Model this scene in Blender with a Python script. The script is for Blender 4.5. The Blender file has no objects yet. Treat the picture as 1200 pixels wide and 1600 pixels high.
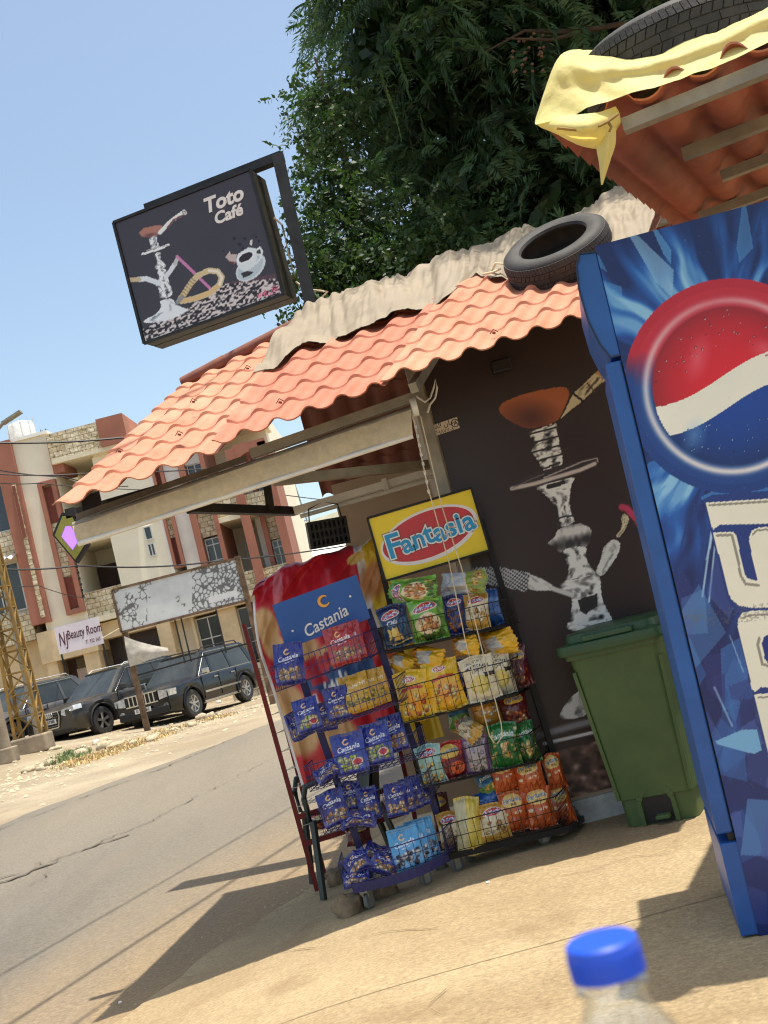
import bpy, math, random
import numpy as np
from mathutils import Vector, Matrix

# ------------------------------------------------------------------ camera, sky, sun, exposure
F_PX, ROLL, DROP, EYE = 1800.0, math.radians(14.4), 175.0, 1.30
PITCH = math.atan(DROP * math.cos(ROLL) / F_PX)
scene = bpy.context.scene
COL = scene.collection
cam_data = bpy.data.cameras.new('camera')
cam = bpy.data.objects.new('camera', cam_data)
COL.objects.link(cam)
scene.camera = cam
cam_data.sensor_fit = 'VERTICAL'
cam_data.sensor_height = 36.0
cam_data.sensor_width = 27.0
cam_data.lens = 36.0 * F_PX / 1600.0
cam_data.clip_start = 0.05
cam_data.clip_end = 3000.0
cam_data.dof.use_dof = True
cam_data.dof.focus_distance = 6.2
cam_data.dof.aperture_fstop = 11.5
cam.matrix_world = (Matrix.Translation((0, 0, EYE)) @ Matrix.Rotation(math.pi / 2 + PITCH, 4, 'X')
                    @ Matrix.Rotation(-ROLL, 4, 'Z'))

SUN = Vector((0.165, -0.05, 1.0)).normalized()          # towards the sun
world = bpy.data.worlds.new('World')
scene.world = world
world.use_nodes = True
wn = world.node_tree.nodes
sky = wn.new('ShaderNodeTexSky')
sky.sky_type = 'NISHITA'
sky.sun_disc = False
sky.sun_elevation = math.asin(SUN.z)
sky.sun_rotation = math.atan2(SUN.x, SUN.y)
sky.air_density = 0.9
sky.dust_density = 2.4
sky.ozone_density = 0.6
bg = wn['Background']
bg.inputs['Strength'].default_value = 0.14
tint = wn.new('ShaderNodeMix')
tint.data_type = 'RGBA'
tint.blend_type = 'MULTIPLY'
tint.inputs[0].default_value = 1.0
tint.inputs[7].default_value = (1.05, 1.04, 0.93, 1)
world.node_tree.links.new(sky.outputs[0], tint.inputs[6])
world.node_tree.links.new(tint.outputs[2], bg.inputs['Color'])

sun_data = bpy.data.lights.new('sun', 'SUN')
sun_data.energy = 3.75
sun_data.angle = math.radians(0.55)
sun_data.color = (1.0, 0.93, 0.82)
sun = bpy.data.objects.new('sun', sun_data)
COL.objects.link(sun)
sun.rotation_euler = SUN.to_track_quat('Z', 'Y').to_euler()

scene.view_settings.view_transform = 'Standard'
scene.view_settings.look = 'None'
scene.view_settings.gamma = 1.0
scene.view_settings.use_curve_mapping = False
scene.view_settings.exposure = 0.84
scene.render.engine = 'CYCLES'
scene.cycles.max_bounces = 8
scene.cycles.diffuse_bounces = 4
scene.cycles.transparent_max_bounces = 12
scene.cycles.sample_clamp_indirect = 8.0
scene.cycles.use_denoising = True
scene.cycles.filter_width = 1.15

# ------------------------------------------------------------------ helpers
rng = np.random.default_rng(7)
random.seed(7)
cR, sR, cP, sP = math.cos(ROLL), math.sin(ROLL), math.cos(PITCH), math.sin(PITCH)


def ray(u, v):
    du, dv = u - 600.0, v - 800.0
    a = (du * cR - dv * sR) / F_PX
    b = (-du * sR - dv * cR) / F_PX
    return Vector((a, cP - b * sP, sP + b * cP))


def at(u, v, y):
    """point of the place seen at photograph pixel (u, v), y metres in front of the camera"""
    r = ray(u, v)
    r = r * (y / r.y)
    return Vector((r.x, y, r.z + EYE))


def px_of(p):
    """photograph pixel of arrays of points (n,3)"""
    p = np.asarray(p, float) - np.array([0, 0, EYE])
    yc = p[:, 1] * cP + p[:, 2] * sP
    zc = -p[:, 1] * sP + p[:, 2] * cP
    a, b = p[:, 0] / yc * F_PX, zc / yc * F_PX
    return 600 + a * cR - b * sR, 800 - a * sR - b * cR


def lin(c):
    c = np.asarray(c, float) / 255.0
    return np.where(c <= 0.04045, c / 12.92, ((c + 0.055) / 1.055) ** 2.4)


def sm(t):
    t = np.clip(t, 0, 1)
    return t * t * (3 - 2 * t)


def vnoise(x, y, seed=0):
    x, y = np.asarray(x, float), np.asarray(y, float)
    xi, yi = np.floor(x).astype(np.int64), np.floor(y).astype(np.int64)
    xf, yf = x - xi, y - yi

    def h(a, b):
        n = (a * 374761393 + b * 668265263 + seed * 982451653) & 0xFFFFFFFF
        n = ((n ^ (n >> 13)) * 1274126177) & 0xFFFFFFFF
        return ((n ^ (n >> 16)) & 0xFFFF) / 65535.0
    sx, sy = xf * xf * (3 - 2 * xf), yf * yf * (3 - 2 * yf)
    return (h(xi, yi) * (1 - sx) + h(xi + 1, yi) * sx) * (1 - sy) + (h(xi, yi + 1) * (1 - sx) + h(xi + 1, yi + 1) * sx) * sy


def fbm(x, y, seed=0, o=3):
    t, a = 0, 0.5
    for k in range(o):
        t = t + a * vnoise(np.asarray(x) * 2 ** k, np.asarray(y) * 2 ** k, seed + k)
        a *= 0.5
    return t / (1 - 0.5 ** o)


# ------------------------------------------------------------------ materials
MATS = {}


def mat(name, col, rough=0.6, metal=0.0, var=0.12, scale=8.0, bump=0.0, bscale=60.0, spec=0.5, coat=0.0,
        col2=None, trans=0.0, emit=None, estr=0.0, attr=False, alpha=1.0, sheen=0.0):
    if name in MATS:
        return MATS[name]
    m = bpy.data.materials.new(name)
    m.use_nodes = True
    nt = m.node_tree
    p = nt.nodes['Principled BSDF']
    p.inputs['Roughness'].default_value = rough
    p.inputs['Metallic'].default_value = metal
    p.inputs['Specular IOR Level'].default_value = spec
    if coat:
        p.inputs['Coat Weight'].default_value = coat
        p.inputs['Coat Roughness'].default_value = 0.08
    if trans:
        p.inputs['Transmission Weight'].default_value = trans
    if alpha < 1:
        p.inputs['Alpha'].default_value = alpha
    tc = nt.nodes.new('ShaderNodeTexCoord')
    nz = nt.nodes.new('ShaderNodeTexNoise')
    nz.inputs['Scale'].default_value = scale
    nz.inputs['Detail'].default_value = 6
    nz.inputs['Roughness'].default_value = 0.62
    nt.links.new(tc.outputs['Object'], nz.inputs['Vector'])
    if attr:
        at_ = nt.nodes.new('ShaderNodeAttribute')
        at_.attribute_name = 'Col'
        src = at_.outputs['Color']
        mx = nt.nodes.new('ShaderNodeMix')
        mx.data_type = 'RGBA'
        mx.blend_type = 'MULTIPLY'
        mx.inputs[0].default_value = 1.0
        rp = nt.nodes.new('ShaderNodeMapRange')
        rp.inputs[1].default_value = 0.3
        rp.inputs[2].default_value = 0.7
        rp.inputs[3].default_value = 1 - var
        rp.inputs[4].default_value = 1 + var * 0.4
        nt.links.new(nz.outputs[0], rp.inputs[0])
        nt.links.new(src, mx.inputs[6])
        nt.links.new(rp.outputs[0], mx.inputs[7])
        nt.links.new(mx.outputs[2], p.inputs['Base Color'])
    else:
        c = lin(col)
        c2 = lin(col2) if col2 is not None else c * (1 - 2 * var)
        c1 = c if col2 is not None else np.minimum(c * (1 + var), 0.95)
        r = nt.nodes.new('ShaderNodeValToRGB')
        r.color_ramp.elements[0].position = 0.33
        r.color_ramp.elements[1].position = 0.67
        r.color_ramp.elements[0].color = (*c2, 1)
        r.color_ramp.elements[1].color = (*c1, 1)
        nt.links.new(nz.outputs[0], r.inputs[0])
        nt.links.new(r.outputs[0], p.inputs['Base Color'])
    if bump:
        n2 = nt.nodes.new('ShaderNodeTexNoise')
        n2.inputs['Scale'].default_value = bscale
        n2.inputs['Detail'].default_value = 5
        nt.links.new(tc.outputs['Object'], n2.inputs['Vector'])
        b = nt.nodes.new('ShaderNodeBump')
        b.inputs['Strength'].default_value = bump
        b.inputs['Distance'].default_value = 0.01
        nt.links.new(n2.outputs[0], b.inputs['Height'])
        nt.links.new(b.outputs[0], p.inputs['Normal'])
    if emit is not None:
        p.inputs['Emission Color'].default_value = (*lin(emit), 1)
        p.inputs['Emission Strength'].default_value = estr
    MATS[name] = m
    return m


# ------------------------------------------------------------------ mesh builder
class MB:
    def __init__(s):
        s.v, s.f = [], []

    def add(s, verts, faces):
        o = len(s.v)
        s.v.extend([tuple(x) for x in verts])
        s.f.extend([tuple(i + o for i in f) for f in faces])
        return s

    def box(s, c, d, rot=None, taper=1.0):
        x, y, z = d[0] / 2, d[1] / 2, d[2] / 2
        vs = []
        for k, zz in enumerate((-z, z)):
            t = 1.0 if k == 0 else taper
            vs += [(-x * t, -y * t, zz), (x * t, -y * t, zz), (x * t, y * t, zz), (-x * t, y * t, zz)]
        if rot is not None:
            vs = [rot @ Vector(p) for p in vs]
        vs = [(p[0] + c[0], p[1] + c[1], p[2] + c[2]) for p in vs]
        return s.add(vs, [(3, 2, 1, 0), (4, 5, 6, 7), (0, 1, 5, 4), (1, 2, 6, 5), (2, 3, 7, 6), (3, 0, 4, 7)])

    def beam(s, a, b, w, h=None, up=(0, 0, 1)):
        """rectangular bar from a to b"""
        a, b = Vector(a), Vector(b)
        h = w if h is None else h
        d = (b - a).normalized()
        up = Vector(up)
        if abs(d.dot(up)) > 0.99:
            up = Vector((0, 1, 0))
        r = d.cross(up).normalized()
        q = r.cross(d).normalized()
        vs = []
        for p in (a, b):
            for i, j in ((-1, -1), (1, -1), (1, 1), (-1, 1)):
                vs.append(p + r * (w / 2 * i) + q * (h / 2 * j))
        return s.add(vs, [(3, 2, 1, 0), (4, 5, 6, 7), (0, 1, 5, 4), (1, 2, 6, 5), (2, 3, 7, 6), (3, 0, 4, 7)])

    def tube(s, pts, r, n=6, cap=True):
        pts = [Vector(p) for p in pts]
        rr = r if isinstance(r, (list, tuple)) else [r] * len(pts)
        vs, fs = [], []
        ref = None
        for i, p in enumerate(pts):
            d = (pts[min(i + 1, len(pts) - 1)] - pts[max(i - 1, 0)])
            d = d.normalized() if d.length > 1e-9 else Vector((0, 0, 1))
            if ref is None:
                ref = Vector((0, 0, 1)) if abs(d.z) < 0.9 else Vector((1, 0, 0))
            a = d.cross(ref).normalized()
            b = d.cross(a).normalized()
            ref = -(d.cross(a)).cross(d) if False else ref
            for k in range(n):
                t = 2 * math.pi * k / n
                vs.append(p + (a * math.cos(t) + b * math.sin(t)) * rr[i])
        for i in range(len(pts) - 1):
            for k in range(n):
                fs.append((i * n + k, i * n + (k + 1) % n, (i + 1) * n + (k + 1) % n, (i + 1) * n + k))
        if cap:
            fs.append(tuple(range(n))[::-1])
            fs.append(tuple((len(pts) - 1) * n + k for k in range(n)))
        return s.add(vs, fs)

    def lathe(s, prof, n=24, axis='z', c=(0, 0, 0), close=False, rot=None):
        vs, fs = [], []
        for r, z in prof:
            for k in range(n):
                t = 2 * math.pi * k / n
                p = (r * math.cos(t), r * math.sin(t), z)
                if axis == 'y':
                    p = (p[0], p[2], p[1])
                if axis == 'x':
                    p = (p[2], p[0], p[1])
                if rot is not None:
                    p = rot @ Vector(p)
                vs.append((p[0] + c[0], p[1] + c[1], p[2] + c[2]))
        m = len(prof)
        for i in range(m if close else m - 1):
            j = (i + 1) % m
            for k in range(n):
                fs.append((i * n + k, i * n + (k + 1) % n, j * n + (k + 1) % n, j * n + k))
        if not close:
            fs.append(tuple(range(n))[::-1])
            fs.append(tuple((m - 1) * n + k for k in range(n)))
        return s.add(vs, fs)

    def prism(s, poly, fn0, fn1):
        """polygon (2-D points) mapped by fn0 (back) and fn1 (front)"""
        n = len(poly)
        vs = [fn0(p) for p in poly] + [fn1(p) for p in poly]
        fs = [tuple(range(n))[::-1], tuple(range(n, 2 * n))]
        fs += [(i, (i + 1) % n, n + (i + 1) % n, n + i) for i in range(n)]
        return s.add(vs, fs)

    def grid(s, pts):
        """pts array (r, c, 3)"""
        r, c = pts.shape[:2]
        fs = [(i * c + j, i * c + j + 1, (i + 1) * c + j + 1, (i + 1) * c + j) for i in range(r - 1) for j in range(c - 1)]
        return s.add(pts.reshape(-1, 3).tolist(), fs)

    def build(s, name, material, parent=None, smooth=False, loc=None, M=None, bevel=0.0):
        me = bpy.data.meshes.new(name)
        me.from_pydata([tuple(p) for p in s.v], [], s.f)
        me.validate()
        return link(name, me, material, parent, smooth, loc, M, bevel)


def link(name, me, material, parent=None, smooth=False, loc=None, M=None, bevel=0.0):
    o = bpy.data.objects.new(name, me)
    COL.objects.link(o)
    if material is not None:
        me.materials.append(MATS[material] if isinstance(material, str) else material)
    if smooth:
        me.polygons.foreach_set('use_smooth', [True] * len(me.polygons))
        if smooth != 2:
            try:
                me.set_sharp_from_angle(angle=math.radians(38))
            except Exception:
                pass
    if parent is not None:
        o.parent = parent
    if loc is not None:
        o.location = loc
    if M is not None:
        o.matrix_local = M
    if bevel:
        b = o.modifiers.new('edge', 'BEVEL')
        b.width = bevel
        b.segments = 2
        b.limit_method = 'ANGLE'
    return o


def fast_mesh(name, verts, quads, cols=None):
    """numpy mesh: verts (n,3), quads (m,4)"""
    me = bpy.data.meshes.new(name)
    verts = np.asarray(verts, np.float32)
    quads = np.asarray(quads, np.int32)
    k = quads.shape[1]
    me.vertices.add(len(verts))
    me.vertices.foreach_set('co', verts.ravel())
    me.loops.add(quads.size)
    me.loops.foreach_set('vertex_index', quads.ravel())
    me.polygons.add(len(quads))
    me.polygons.foreach_set('loop_start', np.arange(0, quads.size, k, dtype=np.int32))
    me.update(calc_edges=True)
    me.validate()
    if cols is not None:
        ca = me.color_attributes.new('Col', 'FLOAT_COLOR', 'POINT')
        ca.data.foreach_set('color', np.hstack([cols, np.ones((len(cols), 1))]).astype(np.float32).ravel())
    return me


def grid_quads(r, c, off=0, flip=False):
    i, j = np.meshgrid(np.arange(r - 1), np.arange(c - 1), indexing='ij')
    a = (i * c + j).ravel() + off
    q = np.stack([a, a + 1, a + c + 1, a + c], 1)
    return q[:, ::-1] if flip else q


def empty(name, loc=(0, 0, 0), rot=(0, 0, 0), label=None, cat=None, group=None, parent=None):
    o = bpy.data.objects.new(name, None)
    COL.objects.link(o)
    o.location = loc
    o.rotation_euler = rot
    o.empty_display_size = 0.1
    if parent is not None:
        o.parent = parent
    if label:
        tag(o, label, cat, group)
    return o


def tag(o, label=None, cat=None, group=None, kind=None):
    if label:
        o['label'] = label
    if cat:
        o['category'] = cat
    if group:
        o['group'] = group
    if kind:
        o['kind'] = kind
    return o


# ------------------------------------------------------------------ lettering and print
_TXT = {}


def text_tris(s, bold=0.0):
    key = (s, bold)
    if key not in _TXT:
        cu = bpy.data.curves.new('t', 'FONT')
        cu.body = s
        cu.size = 1.0
        cu.align_x = 'CENTER'
        cu.align_y = 'CENTER'
        cu.offset = bold
        cu.resolution_u = 4
        o = bpy.data.objects.new('t', cu)
        COL.objects.link(o)
        dg = bpy.context.evaluated_depsgraph_get()
        me = bpy.data.meshes.new_from_object(o.evaluated_get(dg))
        me.calc_loop_triangles()
        v = np.array([p.co[:2] for p in me.vertices]).reshape(-1, 2)
        t = np.array([x.vertices[:] for x in me.loop_triangles]).reshape(-1, 3)
        bpy.data.objects.remove(o)
        bpy.data.curves.remove(cu)
        bpy.data.meshes.remove(me)
        _TXT[key] = (v, t)
    return _TXT[key]


def letters(s, name, material, parent, M, size, bold=0.0, shear=0.0, depth=0.002, sx=1.0):
    """solid lettering lying in the local xz plane, facing -y, centred"""
    v, t = text_tris(s, bold)
    v = v * size
    x = v[:, 0] * sx + v[:, 1] * shear
    n = len(v)
    verts = np.vstack([np.stack([x, np.full(n, -depth), v[:, 1]], 1), np.stack([x, np.zeros(n), v[:, 1]], 1)])
    tris = [tuple(a) for a in t]
    ec = {}
    for a in t:
        for i in range(3):
            e = (a[i], a[(i + 1) % 3])
            ec[e] = ec.get(e, 0) + 1
    side = [(e[1], e[0], e[0] + n, e[1] + n) for e in ec if (e[1], e[0]) not in ec]
    me = bpy.data.meshes.new(name)
    me.from_pydata(verts.tolist(), [], tris + side)
    return link(name, me, material, parent, M=M)


class Paint:
    """flat print evaluated per vertex; coordinates y-down"""

    def __init__(s, U, V, base):
        s.U, s.V = np.asarray(U, float).ravel(), np.asarray(V, float).ravel()
        s.C = np.tile(np.asarray(base, float), (len(s.U), 1))

    def put(s, idx, col, a=1.0):
        a = np.asarray(a, float)
        if a.ndim:
            a = a[:, None]
        s.C[idx] = s.C[idx] * (1 - a) + np.asarray(col, float) * a

    def ell(s, cx, cy, rx, ry, col, rot=0.0, a=1.0, soft=0.0):
        c, n = math.cos(math.radians(rot)), math.sin(math.radians(rot))
        dx, dy = s.U - cx, s.V - cy
        d = np.hypot((dx * c + dy * n) / rx, (-dx * n + dy * c) / ry)
        i = np.where(d < 1)[0]
        if soft:
            s.put(i, col, a * np.clip((1 - d[i]) / soft, 0, 1))
        else:
            s.put(i, col, a)

    def ring(s, cx, cy, r0, r1, col, a=1.0):
        d = np.hypot(s.U - cx, s.V - cy)
        s.put(np.where((d > r0) & (d < r1))[0], col, a)

    def inside(s, pts):
        p = np.asarray(pts, float)
        lo, hi = p.min(0), p.max(0)
        i = np.where((s.U >= lo[0]) & (s.U <= hi[0]) & (s.V >= lo[1]) & (s.V <= hi[1]))[0]
        x, y = s.U[i], s.V[i]
        ins = np.zeros(len(i), bool)
        for k in range(len(p)):
            x0, y0 = p[k]
            x1, y1 = p[(k + 1) % len(p)]
            if y0 == y1:
                continue
            c = ((y0 > y) != (y1 > y)) & (x < (x1 - x0) * (y - y0) / (y1 - y0) + x0)
            ins ^= c
        return i[ins]

    def poly(s, pts, col, a=1.0):
        s.put(s.inside(pts), col, a)

    def line(s, pts, w, col, a=1.0, soft=0.0):
        p = np.asarray(pts, float)
        lo, hi = p.min(0) - w, p.max(0) + w
        i = np.where((s.U >= lo[0]) & (s.U <= hi[0]) & (s.V >= lo[1]) & (s.V <= hi[1]))[0]
        x, y = s.U[i], s.V[i]
        d = np.full(len(i), 1e9)
        for k in range(len(p) - 1):
            e = p[k + 1] - p[k]
            t = np.clip(((x - p[k][0]) * e[0] + (y - p[k][1]) * e[1]) / (e @ e + 1e-12), 0, 1)
            d = np.minimum(d, np.hypot(x - p[k][0] - t * e[0], y - p[k][1] - t * e[1]))
        m = d < w / 2
        s.put(i[m], col, a * np.clip((1 - d[m] / (w / 2)) / soft, 0, 1) if soft else a)

    def text(s, body, cx, cy, h, col, rot=0.0, bold=0.02, shear=0.0, sx=1.0, a=1.0):
        v, t = text_tris(body, bold)
        c, n = math.cos(math.radians(rot)), math.sin(math.radians(rot))
        x = (v[:, 0] * sx + v[:, 1] * shear) * h
        y = -v[:, 1] * h
        X, Y = cx + x * c - y * n, cy + x * n + y * c
        lo, hi = (X.min(), Y.min()), (X.max(), Y.max())
        i = np.where((s.U >= lo[0]) & (s.U <= hi[0]) & (s.V >= lo[1]) & (s.V <= hi[1]))[0]
        if not len(i):
            return
        u, w = s.U[i], s.V[i]
        ins = np.zeros(len(i), bool)
        for tri in t:
            ax, ay, bx, by, qx, qy = X[tri[0]], Y[tri[0]], X[tri[1]], Y[tri[1]], X[tri[2]], Y[tri[2]]
            d = (by - qy) * (ax - qx) + (qx - bx) * (ay - qy)
            if abs(d) < 1e-14:
                continue
            l0 = ((by - qy) * (u - qx) + (qx - bx) * (w - qy)) / d
            l1 = ((qy - ay) * (u - qx) + (ax - qx) * (w - qy)) / d
            ins |= (l0 >= 0) & (l1 >= 0) & (l0 + l1 <= 1)
        s.put(i[ins], col, a)

    def lin(s):
        return lin(np.clip(s.C, 0, 255))


def print_sheet(name, P00, P10, P01, step, paint, material, parent, thick=0.004, inv=None):
    """a flat printed board: corner, +width corner, +height corner (world or parent space); print in photo pixels"""
    P00, P10, P01 = Vector(P00), Vector(P10), Vector(P01)
    w, h = (P10 - P00).length, (P01 - P00).length
    nc, nr = max(2, int(w / step)), max(2, int(h / step))
    a, b = np.linspace(0, 1, nc), np.linspace(0, 1, nr)
    A, B = np.meshgrid(a, b)
    e1, e2 = np.array(P10 - P00), np.array(P01 - P00)
    pts = np.array(P00) + A.ravel()[:, None] * e1 + B.ravel()[:, None] * e2
    cols = paint(pts, A.ravel() * w, B.ravel() * h)
    nrm = np.cross(e1, e2)
    nrm /= np.linalg.norm(nrm)
    back = np.array([np.array(P00), np.array(P10), np.array(P00) + e1 + e2, np.array(P01)]) - nrm * thick
    n = len(pts)
    q = grid_quads(nr, nc)
    c = [0, nc - 1, n - 1, n - nc]
    extra = np.array([[n + 3, n + 2, n + 1, n]] + [[c[i], n + i, n + (i + 1) % 4, c[(i + 1) % 4]] for i in range(4)])
    me = fast_mesh(name, np.vstack([pts, back]), np.vstack([q, extra]), np.vstack([cols, cols[c]]))
    return link(name, me, material, parent)

# ------------------------------------------------------------------ ground
RD = np.array([0.38, 0.925])          # along the road
RN = np.array([0.925, -0.38])         # across it
EDGE, FAR_EDGE = -3.75, -11.3


def zg(x, y):
    x, y = np.asarray(x, float), np.asarray(y, float)
    m = RN[0] * x + RN[1] * y
    dip = -0.20 * sm((-m - 1.9) / 2.3) * (1 - sm((-m - 7.0) / 4.0))
    far = 0.12 * sm((-m - 11.5) / 6.0) + np.clip(0.09 * (-6.3 - x), 0, 0.75) * sm((y - 22) / 6.0)
    return dip + far


def zgf(x, y):
    return float(zg(x, y))


def ground_mat(name, c1, c2, c3, s1, s2, bump, stretch=None, fine=90.0, dust=None, grain=None, stains=None):
    m = bpy.data.materials.new(name)
    m.use_nodes = True
    nt = m.node_tree
    p = nt.nodes['Principled BSDF']
    p.inputs['Roughness'].default_value = 0.93
    p.inputs['Specular IOR Level'].default_value = 0.2
    tc = nt.nodes.new('ShaderNodeTexCoord')
    mp = nt.nodes.new('ShaderNodeMapping')
    nt.links.new(tc.outputs['Object'], mp.inputs[0])
    if stretch:
        mp.inputs['Rotation'].default_value = (0, 0, -math.atan2(RD[0], RD[1]) * -1)
        mp.inputs['Scale'].default_value = stretch

    def nz(scale, detail=8, rough=0.6, vec=None):
        n = nt.nodes.new('ShaderNodeTexNoise')
        n.inputs['Scale'].default_value = scale
        n.inputs['Detail'].default_value = detail
        n.inputs['Roughness'].default_value = rough
        nt.links.new((vec or mp.outputs[0]), n.inputs['Vector'])
        return n.outputs[0]

    def ramp(src, a, b, ca, cb):
        r = nt.nodes.new('ShaderNodeValToRGB')
        r.color_ramp.elements[0].position = a
        r.color_ramp.elements[1].position = b
        r.color_ramp.elements[0].color = (*ca, 1)
        r.color_ramp.elements[1].color = (*cb, 1)
        nt.links.new(src, r.inputs[0])
        return r.outputs[0]

    def mix(f, a, b, mode='MIX'):
        x = nt.nodes.new('ShaderNodeMix')
        x.data_type = 'RGBA'
        x.blend_type = mode
        if isinstance(f, float):
            x.inputs[0].default_value = f
        else:
            nt.links.new(f, x.inputs[0])
        nt.links.new(a, x.inputs[6])
        nt.links.new(b, x.inputs[7])
        return x.outputs[2]
    base = ramp(nz(s1), 0.36, 0.66, lin(c1), lin(c2))
    stain = ramp(nz(s2, 5, 0.55), 0.45, 0.72, (0, 0, 0), (1, 1, 1))
    rgb = nt.nodes.new('ShaderNodeRGB')
    rgb.outputs[0].default_value = (*lin(c3), 1)
    base = mix(stain, base, rgb.outputs[0])
    if dust is not None:
        dp = nt.nodes.new('ShaderNodeVectorMath')
        dp.operation = 'DOT_PRODUCT'
        dp.inputs[1].default_value = (RN[0], RN[1], 0)
        nt.links.new(tc.outputs['Object'], dp.inputs[0])
        ad = nt.nodes.new('ShaderNodeMath')
        ad.operation = 'MULTIPLY_ADD'
        ad.inputs[1].default_value = 2.6
        nt.links.new(nz(0.7, 6, 0.6), ad.inputs[0])
        nt.links.new(dp.outputs['Value'], ad.inputs[2])
        mr = nt.nodes.new('ShaderNodeMapRange')
        mr.inputs[1].default_value = -4.3
        mr.inputs[2].default_value = -2.2
        nt.links.new(ad.outputs[0], mr.inputs[0])
        rg2 = nt.nodes.new('ShaderNodeRGB')
        rg2.outputs[0].default_value = (*lin(dust), 1)
        base = mix(mr.outputs[0], base, rg2.outputs[0])
    g = ramp(nz(fine, 3, 0.75, tc.outputs['Object']), 0.33, 0.7, (0.72, 0.72, 0.72), (1.12, 1.12, 1.12))
    base = mix(1.0, base, g, 'MULTIPLY')
    if stains:
        sn = ramp(nz(1.7, 4, 0.55), 0.58, 0.70, (0, 0, 0), (0.5, 0.5, 0.5))
        rg3 = nt.nodes.new('ShaderNodeRGB')
        rg3.outputs[0].default_value = (*lin(stains), 1)
        base = mix(sn, base, rg3.outputs[0])
    if grain:
        mg = nt.nodes.new('ShaderNodeMapping')
        mg.inputs['Scale'].default_value = (0.3, 1.0, 1.0)
        nt.links.new(tc.outputs['Object'], mg.inputs[0])
        g2 = ramp(nz(grain, 4, 0.8, mg.outputs[0]), 0.30, 0.68, (0.76, 0.74, 0.72), (1.08, 1.08, 1.08))
        base = mix(1.0, base, g2, 'MULTIPLY')
    nt.links.new(base, p.inputs['Base Color'])
    b = nt.nodes.new('ShaderNodeBump')
    b.inputs['Strength'].default_value = bump
    b.inputs['Distance'].default_value = 0.02
    nt.links.new(nz(fine * 0.7, 6, 0.7, tc.outputs['Object']), b.inputs['Height'])
    nt.links.new(b.outputs[0], p.inputs['Normal'])
    MATS[name] = m
    return m


ground_mat('verge_earth', (142, 130, 109), (168, 155, 131), (138, 122, 97), 0.6, 0.25, 0.5, fine=22.0)
ground_mat('asphalt', (106, 102, 95), (126, 120, 110), (136, 127, 110), 0.5, 0.22, 0.5, (1.0, 0.16, 1.0), fine=45.0, dust=(158, 136, 104), grain=70.0, stains=(122, 114, 102))
ground_mat('concrete', (180, 159, 123), (198, 177, 140), (164, 142, 108), 1.1, 0.5, 0.9, fine=60.0, grain=95.0, stains=(140, 118, 86))
ground_mat('hillside', (120, 122, 104), (168, 160, 138), (96, 104, 84), 0.02, 0.05, 0.2, fine=0.3)

xs = np.concatenate([[-700, -300, -120, -60, -30], np.arange(-20, 8.01, 0.4), [12, 20, 40, 90, 250, 700]])
ys = np.concatenate([[-80, -20, -6], np.arange(-2, 52.01, 0.45), [60, 80, 130, 250, 500, 1200]])
X, Y = np.meshgrid(xs, ys)
Z = zg(X, Y) - 0.012 + 0.012 * fbm(X * 1.3, Y * 1.3, 3)
me = fast_mesh('ground', np.stack([X.ravel(), Y.ravel(), Z.ravel()], 1), grid_quads(*X.shape))
tag(link('ground', me, 'verge_earth', smooth=2), kind='structure')

# road: a worn asphalt strip running past the kiosk
ss = np.arange(-14, 75, 0.3)
mm = np.linspace(0, 1, 30)
S, M_ = np.meshgrid(ss, mm)
e0 = FAR_EDGE + 0.5 * (fbm(S * 0.35, S * 0 + 3.1, 11) - 0.5) + 0.16 * (vnoise(S * 2.1, S * 0, 12) - 0.5)
e1 = EDGE + 0.35
Mm = e0 + (e1 - e0) * M_
X, Y = S * RD[0] + Mm * RN[0], S * RD[1] + Mm * RN[1]
Z = zg(X, Y) + 0.012 + 0.014 * (fbm(X * 0.5, Y * 0.5, 5) - 0.5)
me = fast_mesh('road', np.stack([X.ravel(), Y.ravel(), Z.ravel()], 1), grid_quads(*X.shape))
road = tag(link('road', me, 'asphalt', smooth=2), kind='structure')

# broken seam along the middle of the road: dark crumbled patches
mb = MB()
mat('crack_tar', (92, 84, 72), 0.95, var=0.25, scale=20)


def ribbon(m0, s0, s1, w, seed, lift, amp):
    t = np.arange(s0, s1, 0.06)
    c = m0 + amp * (fbm(t * 0.7, t * 0, seed) - 0.5) * 2 + 0.05 * (vnoise(t * 6, t * 0, seed + 1) - 0.5)
    ww = w * np.clip(0.15 + 1.5 * (fbm(t * 2.3, t * 0 + 5, seed + 2) - 0.28), 0.06, 2)
    p = np.zeros((2, len(t), 3))
    for k, sgn in enumerate((-0.5, 0.5)):
        q = c + ww * sgn
        p[k, :, 0] = t * RD[0] + q * RN[0]
        p[k, :, 1] = t * RD[1] + q * RN[1]
        p[k, :, 2] = zg(p[k, :, 0], p[k, :, 1]) + lift
    return p




def ground_hit(u, v, lo=3.0, hi=40.0):
    r_ = ray(u, v)
    t = hi * 0.6
    for it in range(40):
        pp = Vector((0, 0, EYE)) + r_ * t
        t += (zgf(pp.x, pp.y) - pp.z) / r_.z * 0.6
        t = min(max(t, lo), hi)
    return Vector((0, 0, EYE)) + r_ * t


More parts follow.
